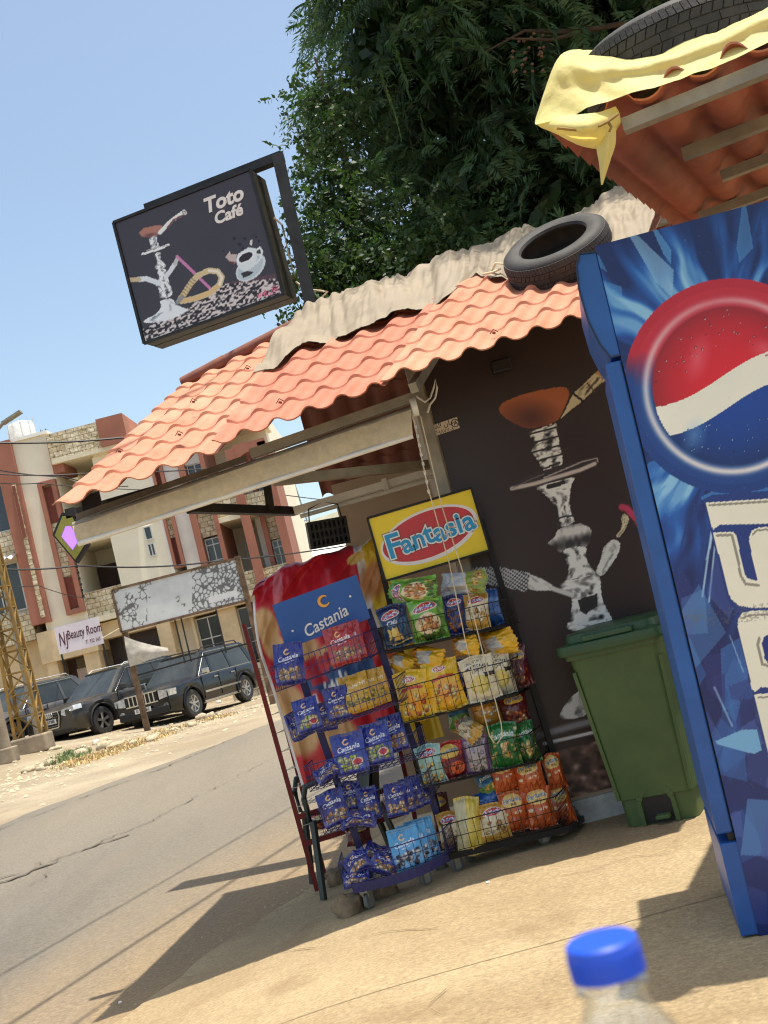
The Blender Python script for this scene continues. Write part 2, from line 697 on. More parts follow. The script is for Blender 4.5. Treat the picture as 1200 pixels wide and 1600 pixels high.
def crack_path(px, w, seed, lift, amp=0.05, gap=0.0):
    P = [ground_hit(*q) for q in px]
    d = [0]
    for a, b in zip(P[:-1], P[1:]):
        d.append(d[-1] + (b - a).length)
    t = np.arange(0, d[-1], 0.025)
    x, y = np.interp(t, d, [p.x for p in P]), np.interp(t, d, [p.y for p in P])
    tx, ty = np.gradient(x), np.gradient(y)
    ln = np.hypot(tx, ty)
    nx, ny = -ty / ln, tx / ln
    off = amp * 2 * (fbm(t * 3.1, t * 0 + seed, seed) - 0.5) + amp * 0.8 * (vnoise(t * 11, t * 0, seed + 5) - 0.5)
    ww = w * np.clip(0.1 + 2.0 * (fbm(t * 4.3, t * 0 + 5, seed + 2) - 0.30 - gap), 0.02, 2)
    g = np.zeros((2, len(t), 3))
    for k, sg in enumerate((-0.5, 0.5)):
        g[k, :, 0], g[k, :, 1] = x + nx * (off + ww * sg), y + ny * (off + ww * sg)
        g[k, :, 2] = zg(g[k, :, 0], g[k, :, 1]) + lift
    return g


for px, w, sd in (([(-30, 1392), (20, 1376), (60, 1362), (110, 1342), (150, 1324), (205, 1306)], 0.075, 31), ([(-30, 1384), (40, 1366), (100, 1340), (130, 1330)], 0.035, 37), ([(150, 1322), (230, 1288), (330, 1236), (420, 1190)], 0.022, 41), ([(-20, 1305), (80, 1268), (150, 1240), (260, 1200), (400, 1140)], 0.03, 53), ([(60, 1350), (80, 1372), (40, 1390)], 0.02, 59)):
    mb.grid(crack_path(px, w, sd, 0.024, 0.07))
tag(mb.build('crack', 'crack_tar', road), 'broken dark seam in the asphalt')

# forecourt: concrete slabs in front of the kiosk, each with its own edges
fore = empty('forecourt')
fore['kind'] = 'structure'


def edge_x(y, w=0.0):
    return (EDGE + w - RN[1] * y) / RN[0]


rows = [(-3.0, 1.6), (1.6, 4.33), (4.33, 6.9), (6.9, 10.5)]
for r0, r1 in rows:
    r = np.linspace(r0 + 0.003, r1 - 0.003, max(3, int((r1 - r0) / 0.07)))
    q = np.concatenate([np.linspace(0, 1, 120) ** 1.4])
    R, Q = np.meshgrid(r, q)
    R = R.T
    Q = Q.T
    x_e = edge_x(R, 0.22 * (fbm(R * 1.1, R * 0, 21) - 0.5) + 0.05 * (vnoise(R * 7, R * 0, 22) - 0.5))
    X = x_e + (6.0 - x_e) * Q
    Y = R + 0.09 * X * 0.6
    Z = zg(X, Y) + 0.028 + 0.006 * (fbm(X * 1.5, Y * 1.5, 9) - 0.5)
    top = np.stack([X, Y, Z], 2)
    skirt = top[:, :1].copy()
    skirt[:, :, 2] -= 0.04
    pts = np.concatenate([skirt, top], 1)
    me = fast_mesh('slab', pts.reshape(-1, 3), grid_quads(*pts.shape[:2]))
    link('slab', me, 'concrete', fore, smooth=1)
mat('crack_earth', (112, 92, 66), 0.95, var=0.2, scale=20)
mb = MB()
for px, w, sd in (([(700, 1560), (672, 1590), (640, 1610)], 0.006, 61), ([(880, 1380), (930, 1372), (990, 1350), (1060, 1345)], 0.004, 63), ([(430, 1500), (520, 1490), (600, 1468), (690, 1462)], 0.005, 65), ([(672, 1588), (700, 1602)], 0.005, 69), ([(250, 1545), (330, 1530), (420, 1512)], 0.006, 71)):
    mb.grid(crack_path(px, w, sd, 0.0345, 0.012))
tag(mb.build('crack', 'crack_earth', fore), 'fine cracks in the concrete')

# far hillside with a mast
hx = np.linspace(-260, 200, 60)
hy = np.linspace(260, 620, 16)
X, Y = np.meshgrid(hx, hy)
prof = sm((Y - 260) / 200.0)
Z = prof * (34 + 12 * fbm(X * 0.012, Y * 0.012, 61) + 10 * np.sin(X * 0.012 + 1.2)) * (1 + 0.0015 * (X + 20)) - 1 + 2.5 * fbm(X * 0.08, Y * 0.08, 62)
me = fast_mesh('hill', np.stack([X.ravel(), Y.ravel(), Z.ravel()], 1), grid_quads(*X.shape))
tag(link('hill', me, 'hillside', smooth=2), kind='structure')
mat('mast_grey', (150, 150, 150), 0.6)
mast = empty('radio_mast', (at(467, 790, 430).x, 430, 38), label='thin grey lattice mast on the far hillside', cat='mast')
for i in range(3):
    a = math.radians(120 * i)
    MB().beam((2.2 * math.cos(a), 2.2 * math.sin(a), 0), (0.25 * math.cos(a), 0.25 * math.sin(a), 24), 0.5).build('leg', 'mast_grey', mast)
mb = MB()
for k in range(6):
    t = k / 6
    r = 2.2 * (1 - t) + 0.3 * t
    ps = [(r * math.cos(math.radians(120 * i)), r * math.sin(math.radians(120 * i)), 24 * t) for i in range(3)]
    for i in range(3):
        mb.beam(ps[i], ps[(i + 1) % 3], 0.3)
mb.build('cross_brace', 'mast_grey', mast)

# ------------------------------------------------------------------ kiosk
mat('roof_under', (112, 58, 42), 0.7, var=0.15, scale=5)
mat('roof_clay', (178, 110, 84), 0.62, var=0.10, scale=5.0, bump=0.12, bscale=140, col2=(172, 98, 72))
mat('roof_faded', (188, 126, 98), 0.66, var=0.10, scale=4.0, bump=0.12, bscale=140, col2=(184, 114, 84))
mat('steel_grey', (150, 142, 126), 0.5, 0.3, var=0.15, scale=6)
mat('dark_steel', (48, 44, 40), 0.6, 0.2, var=0.3, scale=9, bump=0.1)
mat('beige_wall', (190, 168, 140), 0.8, var=0.08, scale=2.5, bump=0.1)
mat('mural_print', (60, 50, 48), 0.42, attr=True, var=0.10, scale=3)
mat('skirting_white', (205, 205, 200), 0.6, var=0.2, scale=5)
mat('blind_fabric', (204, 190, 160), 0.75, var=0.07, scale=30, bump=0.15, bscale=300)
mat('white_plastic', (228, 228, 222), 0.45, var=0.05)
mat('rope_cream', (214, 200, 166), 0.8, var=0.1)
mat('tyre_rubber', (58, 56, 54), 0.72, var=0.35, scale=10, bump=0.15, bscale=90, col2=(36, 35, 34))
mat('print', (200, 200, 200), 0.4, attr=True, var=0.08, scale=4)
mat('print_gloss', (200, 200, 200), 0.28, attr=True, var=0.06, scale=2.5)
mat('black_plastic', (22, 22, 24), 0.5, var=0.2)
mat('black_wire', (26, 24, 24), 0.45, 0.4, var=0.1)

mat('ridge_brown', (120, 70, 54), 0.7, var=0.15)
EK = [85.0, 342.0, 605.0, 1000.0]
EAVE = [at(85, 797, 5.50), at(342, 705, 5.47), at(605, 611.5, 5.44), at(1000, 487, 5.40)]
RIDGE = [at(286, 605, 7.75), at(479, 507, 7.55), at(735, 418.5, 7.45), at(1060, 315, 7.35)]


def roof_uv(u, b):
    k = 0 if u < EK[1] else (1 if u < EK[2] else 2)
    t = (u - EK[k]) / (EK[k + 1] - EK[k])
    e = EAVE[k].lerp(EAVE[k + 1], t)
    r = RIDGE[k].lerp(RIDGE[k + 1], t)
    return e.lerp(r, b)


def weather(name, dust, dark):
    m = MATS[name]
    nt = m.node_tree
    p = nt.nodes['Principled BSDF']
    src = p.inputs['Base Color'].links[0].from_socket
    tc = [n for n in nt.nodes if n.type == 'TEX_COORD'][0]
    for sc, a, b, col, f in ((1.6, 0.52, 0.72, dust, 0.55), (9.0, 0.58, 0.76, dark, 0.55), (38.0, 0.62, 0.75, dark, 0.5)):
        nz = nt.nodes.new('ShaderNodeTexNoise')
        nz.inputs['Scale'].default_value = sc
        nz.inputs['Detail'].default_value = 5
        nt.links.new(tc.outputs['Object'], nz.inputs['Vector'])
        r = nt.nodes.new('ShaderNodeMapRange')
        r.inputs[1].default_value, r.inputs[2].default_value, r.inputs[4].default_value = a, b, f
        nt.links.new(nz.outputs[0], r.inputs[0])
        mx = nt.nodes.new('ShaderNodeMix')
        mx.data_type = 'RGBA'
        mx.inputs[7].default_value = (*lin(col), 1)
        nt.links.new(r.outputs[0], mx.inputs[0])
        nt.links.new(src, mx.inputs[6])
        src = mx.outputs[2]
    nt.links.new(src, p.inputs['Base Color'])


weather('roof_faded', (194, 150, 120), (132, 86, 66))
weather('roof_clay', (198, 148, 120), (128, 80, 62))


def tile_sheet(name, p00, p10, p01, p11, material, parent, period=0.165, step=0.30, amp=0.021, lip=0.016, phase=0.0, lift=0.0, over=0.0, droop=0.0, under='roof_under'):
    """pressed tile sheet on the patch p00 (eave start) p10 (eave end) p01 p11 (top)"""
    p00, p10, p01, p11 = [np.array(p) for p in (p00, p10, p01, p11)]
    L, Hh = np.linalg.norm(p10 - p00), 0.5 * (np.linalg.norm(p01 - p00) + np.linalg.norm(p11 - p10))
    ns = int(L / period * 12) + 1
    a = np.linspace(0, 1, ns)
    ts = []
    k = 0
    while k * step < Hh:
        ts += [k * step + step * q for q in (0.0, 0.03, 0.2, 0.4, 0.6, 0.8, 0.97)]
        k += 1
    b = np.array([t for t in ts if t <= Hh] + [Hh]) / Hh
    A, B = np.meshgrid(a, b)
    A3, B3 = A[..., None], B[..., None]
    P = p00 * (1 - A3) * (1 - B3) + p10 * A3 * (1 - B3) + p01 * (1 - A3) * B3 + p11 * A3 * B3
    n = np.cross(p10 - p00, p01 - p00)
    n /= np.linalg.norm(n)
    if n[2] < 0:
        n = -n
    ph = (A * L + phase) / period * 2 * math.pi
    w = np.sin(ph)
    prof = np.where(w > 0, np.abs(w) ** 0.75, -np.abs(w) * 0.35)
    fr = (B * Hh / step) % 1.0
    fr = np.where(B >= 1, 0.9, fr)
    h = amp * prof + lip * (1 - fr) * (0.65 + 0.35 * prof) + lift
    h += 0.012 * (fbm(A * L * 1.7 + phase, B * Hh * 1.7, 77) - 0.5)
    top = P + n * h[..., None]
    top[..., 2] -= droop * (1 - B) ** 2
    bot = top - n * 0.007
    r, c = A.shape
    N = r * c
    q1 = grid_quads(r, c)
    q2 = grid_quads(r, c, N, True)
    sides = []
    for j in range(c - 1):
        sides.append((j + 1, j, N + j, N + j + 1))
        o = (r - 1) * c
        sides.append((o + j, o + j + 1, N + o + j + 1, N + o + j))
    for i in range(r - 1):
        sides.append((i * c, (i + 1) * c, N + (i + 1) * c, N + i * c))
        o = c - 1
        sides.append(((i + 1) * c + o, i * c + o, N + i * c + o, N + (i + 1) * c + o))
    me = fast_mesh(name, np.vstack([top.reshape(-1, 3), bot.reshape(-1, 3)]), np.vstack([q1, q2, np.array(sides)]))
    me.materials.append(MATS[material])
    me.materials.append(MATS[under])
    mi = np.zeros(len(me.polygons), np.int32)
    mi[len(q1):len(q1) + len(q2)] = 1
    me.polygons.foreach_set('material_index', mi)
    return link(name, me, None, parent, smooth=1)


kiosk = empty('kiosk', (1.2, 6.6, 0), label='small roadside kiosk with brown printed wall and clay tile sheet roof', cat='kiosk')
KI = Matrix.Translation((1.2, 6.6, 0)).inverted()


def kpart(mb, name, material, smooth=False, bevel=0.0):
    mb.v = [tuple(KI @ Vector(p)) for p in mb.v]
    return mb.build(name, material, kiosk, smooth, bevel=bevel)


def krel(o):
    o.parent = kiosk
    o.matrix_parent_inverse = KI
    return o


krel(tag(tile_sheet('roof_sheet', EAVE[0], EAVE[1], RIDGE[0], RIDGE[1], 'roof_faded', None, period=0.178, step=0.285, phase=0.02), 'faded outer sheet of the kiosk roof'))
k0, k1 = roof_uv(338, 0), roof_uv(338, 1)
krel(tile_sheet('roof_sheet', k0, EAVE[2], k1, RIDGE[2], 'roof_clay', None, lift=0.03, phase=0.05))
k0, k1 = roof_uv(600, 0), roof_uv(600, 1)
krel(tile_sheet('roof_sheet', k0, roof_uv(985, 0), k1, roof_uv(985, 1), 'roof_faded', None, lift=0.055, phase=0.09))
# back slope, seen from below
bL = RIDGE[0].lerp(RIDGE[1], 0.78)
krel(tile_sheet('roof_sheet', (at(508, 795, 9.3).x + 0.0, 9.35, 2.42), (2.2, 9.2, 2.55), bL + Vector((0, 0.02, -0.02)), RIDGE[3] + Vector((0.0, 0.02, 0.0)), 'roof_clay', None))
# ridge capping along the outer sheet
mb = MB()
for i in range(3):
    a, b = RIDGE[0].lerp(RIDGE[1], i / 3), RIDGE[0].lerp(RIDGE[1], (i + 1) / 3 + 0.02)
    up = Vector((0, 0.02, 0.035))
    mb.tube([a + up, b + up], [0.040 + 0.003 * i, 0.046], 10)
kpart(mb, 'ridge_cap', 'ridge_brown', True)
# sheet fixings: small clips with wire on the crests
mb = MB()
for (u, b) in ((150, 0.18), (225, 0.42), (262, 0.12), (300, 0.55), (430, 0.08), (770, 0.06)):
    p = roof_uv(u, b) + Vector((0, -0.02, 0.075))
    mb.box(p, (0.016, 0.010, 0.010), Matrix.Rotation(0.4, 3, 'Y'))
    mb.tube([p + Vector((-0.02, 0, 0)), p + Vector((0, -0.01, 0.018)), p + Vector((0.02, 0, 0.002))], 0.003, 4)
tag(kpart(mb, 'fixing', 'ridge_brown'), 'small dark sheet fixings on the roof')

mat('brown_steel', (104, 92, 78), 0.55, 0.2, var=0.2, scale=6)
WY = 6.22
XL = at(672, 690, WY).x
XR = 2.7
# walls
mb = MB()
mb.box(((XL + XR) / 2, WY + 0.05, 1.38), (XR - XL, 0.08, 2.66))
kpart(mb, 'front_wall', 'beige_wall')
mb = MB()
mb.box((XL + 0.04, WY + 0.85, 1.36), (0.06, 1.5, 2.6))
kpart(mb, 'side_wall', 'beige_wall')
bx0 = at(525, 790, 7.85).x
mb = MB()
mb.box(((bx0 + XR) / 2, 7.9, 1.16), (XR - bx0, 0.08, 2.3))
kpart(mb, 'back_wall', 'beige_wall')


def z8(*pts):
    return [(780 + x / 4.286, 560 + y / 4.286) for x, y in pts]


def c7(*pts):
    return [(660 + x / 2.052, 540 + y / 2.052) for x, y in pts]


def chaikin(pts, it=2):
    p = [tuple(q) for q in pts]
    for _ in range(it):
        o = []
        for a, b in zip(p, p[1:] + p[:1]):
            o += [(0.75 * a[0] + 0.25 * b[0], 0.75 * a[1] + 0.25 * b[1]), (0.25 * a[0] + 0.75 * b[0], 0.25 * a[1] + 0.75 * b[1])]
        p = o
    return p


def silver(p, pts, lo=(40, 36, 36), hi=(242, 240, 234), f=0.16, seed=5, cut=0.42):
    """engraved metal: light and dark bands across the width plus ornament"""
    i = p.inside(chaikin(pts, 2))
    if not len(i):
        return
    u, v = p.U[i], p.V[i]
    row = np.round((v + 0.257 * u) * 1.0).astype(int)
    row -= row.min()
    mn, mx = np.full(row.max() + 1, 1e9), np.full(row.max() + 1, -1e9)
    np.minimum.at(mn, row, u)
    np.maximum.at(mx, row, u)
    t = (u - mn[row]) / np.maximum(mx[row] - mn[row], 1.0)
    band = 0.68 + 0.34 * np.cos((t - 0.33) * 9.5) - 0.35 * np.clip((t - 0.82) / 0.18, 0, 1) - 0.2 * np.clip((0.1 - t) / 0.1, 0, 1)
    orn = 0.6 * vnoise(t * 5 + seed, (v + 0.257 * u) * f * 0.9, seed) + 0.4 * vnoise(t * 11, (v + 0.257 * u) * f * 2.2, seed + 3)
    k = np.clip(band + (orn - cut) * 2.4 - 0.05, 0, 1)[:, None]
    p.C[i] = np.array(lo) * (1 - k) + np.array(hi) * k


def paint_mural(pts, a, b):
    U, V = px_of(pts)
    p = Paint(U, V, (56, 41, 38))
    p.C *= (1 + 0.06 * (fbm(U * 0.01, V * 0.01, 3) - 0.5))[:, None]
    # beans at the bottom
    beans = V + (U - 900) * 0.25 > 1166
    n = vnoise(U / 15, V / 9, 8) * 0.7 + 0.3 * vnoise(U / 6, V / 5, 9)
    t = np.clip((n - 0.25) / 0.5, 0, 1)[:, None]
    i = np.where(beans)[0]
    p.C[i] = (np.array((48, 32, 30)) * (1 - t) + np.array((150, 112, 100)) * t)[i]
    w = np.clip((n - 0.72) / 0.1, 0, 1)
    p.put(i, (205, 190, 180), 0.6 * w[i])
    # white glow line of the table
    p.line([(840, 1150), (900, 1133), (970, 1116), (1050, 1098)], 16, (150, 150, 158), 0.9, 0.7)
    p.line([(850, 1162), (920, 1146), (1000, 1128)], 7, (225, 222, 222), 1, 0.5)
    # bowl
    i = p.inside(chaikin(z8((-5, 345), (15, 300), (70, 275), (150, 243), (300, 207), (400, 190), (440, 192), (468, 215), (470, 250), (450, 300), (420, 370), (392, 418), (330, 445), (280, 458), (190, 475), (90, 430), (20, 385))))
    u, v = p.U[i], p.V[i]
    cx, cy = 780 + 210 / 4.286, 560 + 400 / 4.286
    d = np.hypot((u - cx) / 48, (v - cy) / 30)
    t = np.clip(d - 0.15, 0, 1)[:, None]
    p.C[i] = np.array((96, 52, 40)) * (1 - t) + np.array((176, 98, 58)) * t
    # tongs and coal
    p.poly(z8((412, 402), (440, 352), (497, 232), (545, 195), (620, 118), (680, 65), (760, 30), (765, 130), (690, 160), (620, 220), (560, 285), (470, 352)), (214, 196, 158))
    silver(p, z8((500, 235), (620, 130), (700, 120), (690, 160), (560, 285)), (90, 74, 60), (222, 206, 170), 0.14, 15, 0.4)
    p.poly(z8((640, 100), (700, 50), (770, 25), (770, 105), (700, 130)), (196, 146, 98))
    p.line(z8((495, 235), (560, 285)), 4, (40, 30, 28))
    p.line(z8((590, 165), (640, 225)), 2.5, (80, 60, 44))
    # upper stem
    silver(p, z8((188, 492), (290, 462), (388, 420), (382, 490), (400, 545), (405, 600), (425, 660), (424, 715), (395, 748), (300, 772), (285, 735), (262, 690), (238, 650), (212, 626), (230, 580), (225, 540), (195, 512)), f=0.2, seed=21)
    for y, x0, x1 in ((500, 200, 380), (560, 225, 400), (620, 215, 410), (680, 255, 425), (735, 288, 405)):
        p.line(z8((x0, y + 8), (x1, y - 38)), 3.0, (52, 46, 46))
    # plate
    p.ell(*z8((378, 772))[0], 70, 10.5, (58, 50, 50), rot=-16)
    p.line(z8((85, 872), (240, 838), (400, 790), (540, 748), (640, 705)), 8, (214, 200, 190), 1, 0.5)
    p.line(z8((300, 800), (430, 745), (560, 690), (655, 668), (660, 690)), 3, (196, 184, 178), 0.9, 0.6)
    p.line(z8((85, 872), (200, 815), (300, 775)), 2.5, (130, 118, 114), 0.8, 0.6)
    # middle stem
    silver(p, z8((232, 866), (330, 838), (522, 788), (486, 830), (474, 900), (470, 970), (484, 1052), (516, 1092), (440, 1128), (388, 1132), (390, 1050), (378, 1000), (350, 955), (298, 900)), f=0.15, seed=31, cut=0.40)
    p.line(z8((330, 860), (430, 830)), 7, (46, 40, 40))
    p.line(z8((388, 1070), (500, 1050)), 3, (60, 54, 54))
    # bulb
    i = p.inside(z8((322, 1238), (372, 1196), (390, 1150), (450, 1120), (540, 1104), (602, 1130), (622, 1160), (606, 1230), (585, 1258), (490, 1296), (400, 1296), (372, 1262)))
    tt = (p.V[i] - (560 + 1200 / 4.286) + (p.U[i] - 890) * 0.25) / 22
    n = 0.5 * vnoise(p.U[i] * 0.22, p.V[i] * 0.1, 4)
    t = np.clip(0.5 - np.sin(tt * 3.4) * 0.55 + n - 0.2, 0, 1)[:, None]
    p.C[i] = np.array((60, 56, 56)) * (1 - t) + np.array((226, 222, 216)) * t
    # vase
    silver(p, c7((436, 652), (530, 640), (522, 672), (538, 712), (572, 742), (572, 790), (582, 830), (604, 868), (612, 884), (540, 905), (455, 922), (470, 880), (482, 830), (474, 792), (420, 782), (470, 742), (468, 700)), f=0.13, seed=41, cut=0.36)
    p.poly(c7((498, 815), (560, 795), (562, 838), (540, 845), (525, 862), (505, 850)), (50, 44, 44))
    p.line(c7((470, 932), (600, 905)), 7, (190, 186, 180), 1, 0.5)
    p.line(c7((470, 942), (605, 918)), 4, (30, 26, 26))
    # right arm with tube
    silver(p, c7((552, 726), (572, 690), (578, 650), (605, 620), (634, 626), (634, 660), (600, 712), (574, 744)), (150, 146, 140), (232, 230, 224), 0.12, 51, 0.3)
    silver(p, c7((618, 612), (640, 585), (636, 545), (650, 537), (666, 556), (648, 592), (630, 618)), (90, 80, 64), (226, 214, 176), 0.2, 52)
    p.line(c7((640, 518), (655, 522), (690, 560), (716, 612)), 13, (206, 66, 100), 1, 0.4)
    # left arm
    silver(p, c7((330, 728), (380, 745), (426, 774), (424, 786), (330, 786)), (150, 146, 142), (232, 230, 224), 0.1, 61, 0.3)
    i = p.inside(c7((160, 712), (245, 708), (345, 730), (335, 790), (255, 774), (165, 760)))
    k = (np.sin(p.U[i] * 0.9) * np.sin(p.V[i] * 1.0 + p.U[i] * 0.3) > 0.0)[:, None]
    p.C[i] = np.where(k, np.array((206, 204, 204)), np.array((70, 68, 72)))
    p.line(c7((420, 780), (480, 800)), 9, (216, 214, 208), 1, 0.4)
    # lower stem, seen beside the bin
    silver(p, c7((430, 1196), (470, 1130), (520, 1095), (540, 1180), (480, 1200)), (80, 76, 78), (216, 216, 214), 0.1, 71, 0.3)
    # bubbles
    return p.lin()


mural = print_sheet('mural_panel', (XL + 0.05, WY, 0.17), (1.80, WY, 0.17), (XL + 0.05, WY, 2.72), 0.005, paint_mural, 'mural_print', None, 0.006)
krel(tag(mural, 'brown wall print of a silver water pipe'))
mb = MB()
mb.box(((XL + XR) / 2, WY - 0.004, 0.075), (XR - XL, 0.03, 0.15))
kpart(mb, 'skirting', 'skirting_white')
# posts and beams
mb = MB()
mb.beam((XL, WY - 0.03, 0), (XL, WY - 0.03, 2.62), 0.07, 0.05)
tag(kpart(mb, 'post', 'steel_grey'), 'grey steel corner post')
mb = MB()
mb.beam(at(392, 710, 5.80), at(650, 620, 5.80), 0.05, 0.05)
kpart(mb, 'eave_beam', 'steel_grey')
mb = MB()
mb.beam(at(431, 751, 5.84), at(690, 724, 6.6), 0.05, 0.05)
kpart(mb, 'tie_beam', 'steel_grey')
mb = MB()
mb.beam(at(296, 794, 5.95), at(462, 799, 7.15), 0.045, 0.05)
kpart(mb, 'side_rail', 'dark_steel')
mb = MB()
mb.beam(at(416, 750, 6.78), at(423, 797, 6.78), 0.045)
kpart(mb, 'strut', 'dark_steel')
mb = MB()
mb.beam(at(120, 808, 5.8), at(385, 716, 5.8), 0.03, 0.03)
kpart(mb, 'eave_beam', 'brown_steel')
mb = MB()
mb.beam(at(125, 800, 5.8), at(215, 797, 6.6), 0.035, 0.05)
kpart(mb, 'bracket_arm', 'dark_steel')
mb = MB()
mb.beam(at(165, 790, 5.82), at(250, 765, 6.4), 0.03, 0.06)
kpart(mb, 'bracket_arm', 'dark_steel')
# rafters under the roof
for u in (640,):
    mb = MB()
    mb.beam(roof_uv(u, 0.02) - Vector((0, 0, 0.035)), roof_uv(u, 0.98) - Vector((0, 0, 0.035)), 0.04, 0.05)
    kpart(mb, 'rafter', 'steel_grey')
mb = MB()
mb.beam(RIDGE[1] - Vector((0.0, 0, 0.09)), RIDGE[3] + Vector((-0.1, 0, -0.09)), 0.06, 0.06)
kpart(mb, 'ridge_beam', 'steel_grey')
# sticker on the wall beside the post
def paint_sticker(pts, a, b):
    U, V = px_of(pts)
    p = Paint(U, V, (214, 196, 172))
    r = -14.5
    p.text('\uFEEE\uFEF3\uFEAA\uFEDF\uFE8D \uFEE5\uFE8E\uFE9F', 690, 664, 11, (40, 34, 32), r, 0.015)
    p.text('\u0660\u0663\u0660\u0661\u0668\u0667\u0667\u0660\u0668', 693, 674, 8.5, (40, 34, 32), r, 0.012)
    p.ring(711, 661, 5.0, 6.6, (40, 34, 32))
    p.text('A', 712, 661, 9.5, (40, 34, 32), r, 0.03)
    return p.lin()


s0, s1, s2 = at(681, 681, WY - 0.012), at(718.5, 668.5, WY - 0.012), at(676.5, 664, WY - 0.012)
krel(tag(print_sheet('sticker', s0, s1, s2, 0.0022, paint_sticker, 'print', None, 0.002), 'small beige sticker with dark lettering'))

# small floodlight under the eave
fl = empty('floodlight', at(783, 572, WY - 0.1), label='small black floodlight mounted under the eave on the brown wall', cat='light')
MB().box((0, 0, 0), (0.11, 0.06, 0.07)).build('housing', 'black_plastic', fl, bevel=0.008)
mat('lamp_glass', (52, 50, 48), 0.15, var=0.05)
MB().box((0, -0.032, 0), (0.09, 0.006, 0.05)).build('glass', 'lamp_glass', fl)
MB().box((0, 0.05, 0.02), (0.03, 0.1, 0.02)).build('bracket', 'black_plastic', fl)

# strip light along the inner beam
A_, B_ = at(461, 803, 7.05), at(690, 738, 7.05)
sl = empty('strip_light', A_, label='long white strip light fixed under the kiosk roof', cat='light')
v = B_ - A_
MB().beam((0, 0, 0.02), v + Vector((0, 0, 0.02)), 0.07, 0.045).build('housing', 'white_plastic', sl)
MB().tube([v * 0.03 + Vector((0, -0.01, -0.025)), v * 0.97 + Vector((0, -0.01, -0.025))], 0.014, 10).build('tube', 'white_plastic', sl, True)
MB().box(v * 0.62 + Vector((0, -0.045, 0.02)), (0.03, 0.02, 0.07)).build('clip', 'white_plastic', sl)

# roller blind
bl0, bl1 = at(113, 822, 5.74), at(642, 640, 5.74)
bb0, bb1 = at(122, 850, 5.74), at(645, 681, 5.74)
bd = empty('roller_blind', bl0, label='long beige roller blind hanging rolled up under the eave', cat='blind')
n = 40
tt = np.linspace(0, 1, n)
pts = []
for k, w in enumerate(np.linspace(0, 1, 7)):
    row = [((bl0.lerp(bl1, t)).lerp(bb0.lerp(bb1, t), w) - bl0) + Vector((0, -0.012 * math.sin(w * 2.6) + 0.006 * math.sin(t * 23 + w), 0)) for t in tt]
    pts.append([tuple(p) for p in row])
pts = np.array(pts)
mb = MB()
mb.grid(pts)
mb.grid(pts[:, ::-1] + np.array([0, 0.006, 0]))
mb.build('fabric', 'blind_fabric', bd, True)
MB().tube([bb0 - bl0, bb1 - bl0], 0.014, 10).build('bottom_rail', 'white_plastic', bd, True)
MB().tube([Vector((0, 0.025, 0.0)), bl1 - bl0 + Vector((0, 0.025, 0.0))], 0.022, 10).build('roller', 'steel_grey', bd, True)
MB().lathe([(0.0, -0.015), (0.05, -0.015), (0.05, 0.015), (0.0, 0.015)], 20, 'x', tuple(bl1 - bl0 + Vector((0.02, 0.01, 0.01)))).build('end_disc', 'white_plastic', bd, True)
cord = MB()
c0 = bl1 - bl0 + Vector((0.01, -0.03, 0))
for pth in (((645, 650), (668, 760), (702, 880), (727, 1000), (765, 1150), (772, 1160)), ((657, 650), (690, 790), (722, 890), (752, 1010), (783, 1130), (785, 1150), (777, 1162), (770, 1160))):
    ctrl = [at(u, v, 5.70) - bl0 for u, v in pth]
    cord.tube(ctrl, 0.0028, 5)
tag(cord.build('pull_cord', 'rope_cream', bd, True), 'long looped cream pull cord')
ch = MB()
for k in range(16):
    q = at(648 + k * 1.45, 660 + k * 7.2, 5.72) - bl0
    ch.box(q, (0.012 if k % 2 else 0.005, 0.008, 0.018))
ch.build('bead_chain', 'white_plastic', bd)

# wires looping off the post
lw = MB()
lw.tube([at(u, v, 6.05) for u, v in ((648, 618), (664, 628), (672, 622), (678, 605), (680, 592), (683, 606), (680, 622), (672, 632), (668, 645))], 0.006, 6)
tag(lw.build('loose_cable', 'white_plastic', smooth=True), 'white cable looped loosely off the top of the corner post', 'cable')

# hanging lit sign at the corner of the eave
kp = [(82, 836), (96, 801), (113, 801), (138, 850), (119, 880)]
o3 = at(108, 840, 5.95)
ls = empty('hanging_sign', o3, label='kite shaped lit sign with purple centre hanging at the eave corner', cat='sign')
mat('sign_olive', (150, 150, 60), 0.5, var=0.15)
mat('sign_glow', (150, 110, 255), 0.5, emit=(120, 80, 255), estr=1.6, var=0.05)


def kite(f, y, d, name, m):
    cx, cy = 110, 841
    P = [at(cx + (u - cx) * f, cy + (v - cy) * f, 5.95) - o3 for u, v in kp]
    mb = MB()
    mb.prism(list(range(5)), lambda i: P[i] + Vector((0, y + d, 0)), lambda i: P[i] + Vector((0, y, 0)))
    return mb.build(name, m, ls)


kite(1.0, 0.0, 0.05, 'frame', 'black_plastic')
kite(0.86, -0.005, 0.01, 'face', 'sign_olive')
kite(0.46, -0.010, 0.008, 'light_panel', 'sign_glow')
sg = MB()
for k in range(12):
    q = at(119 + k * 1.0, 881 + k * 4.6, 5.96) - o3
    sg.box(q, (0.012 if k % 2 else 0.005, 0.006, 0.014))
sg.build('chain', 'dark_steel', ls)
MB().box(at(104, 803, 5.95) - o3 + Vector((0.02, 0.02, 0.0)), (0.05, 0.05, 0.05)).build('bracket', 'dark_steel', ls)

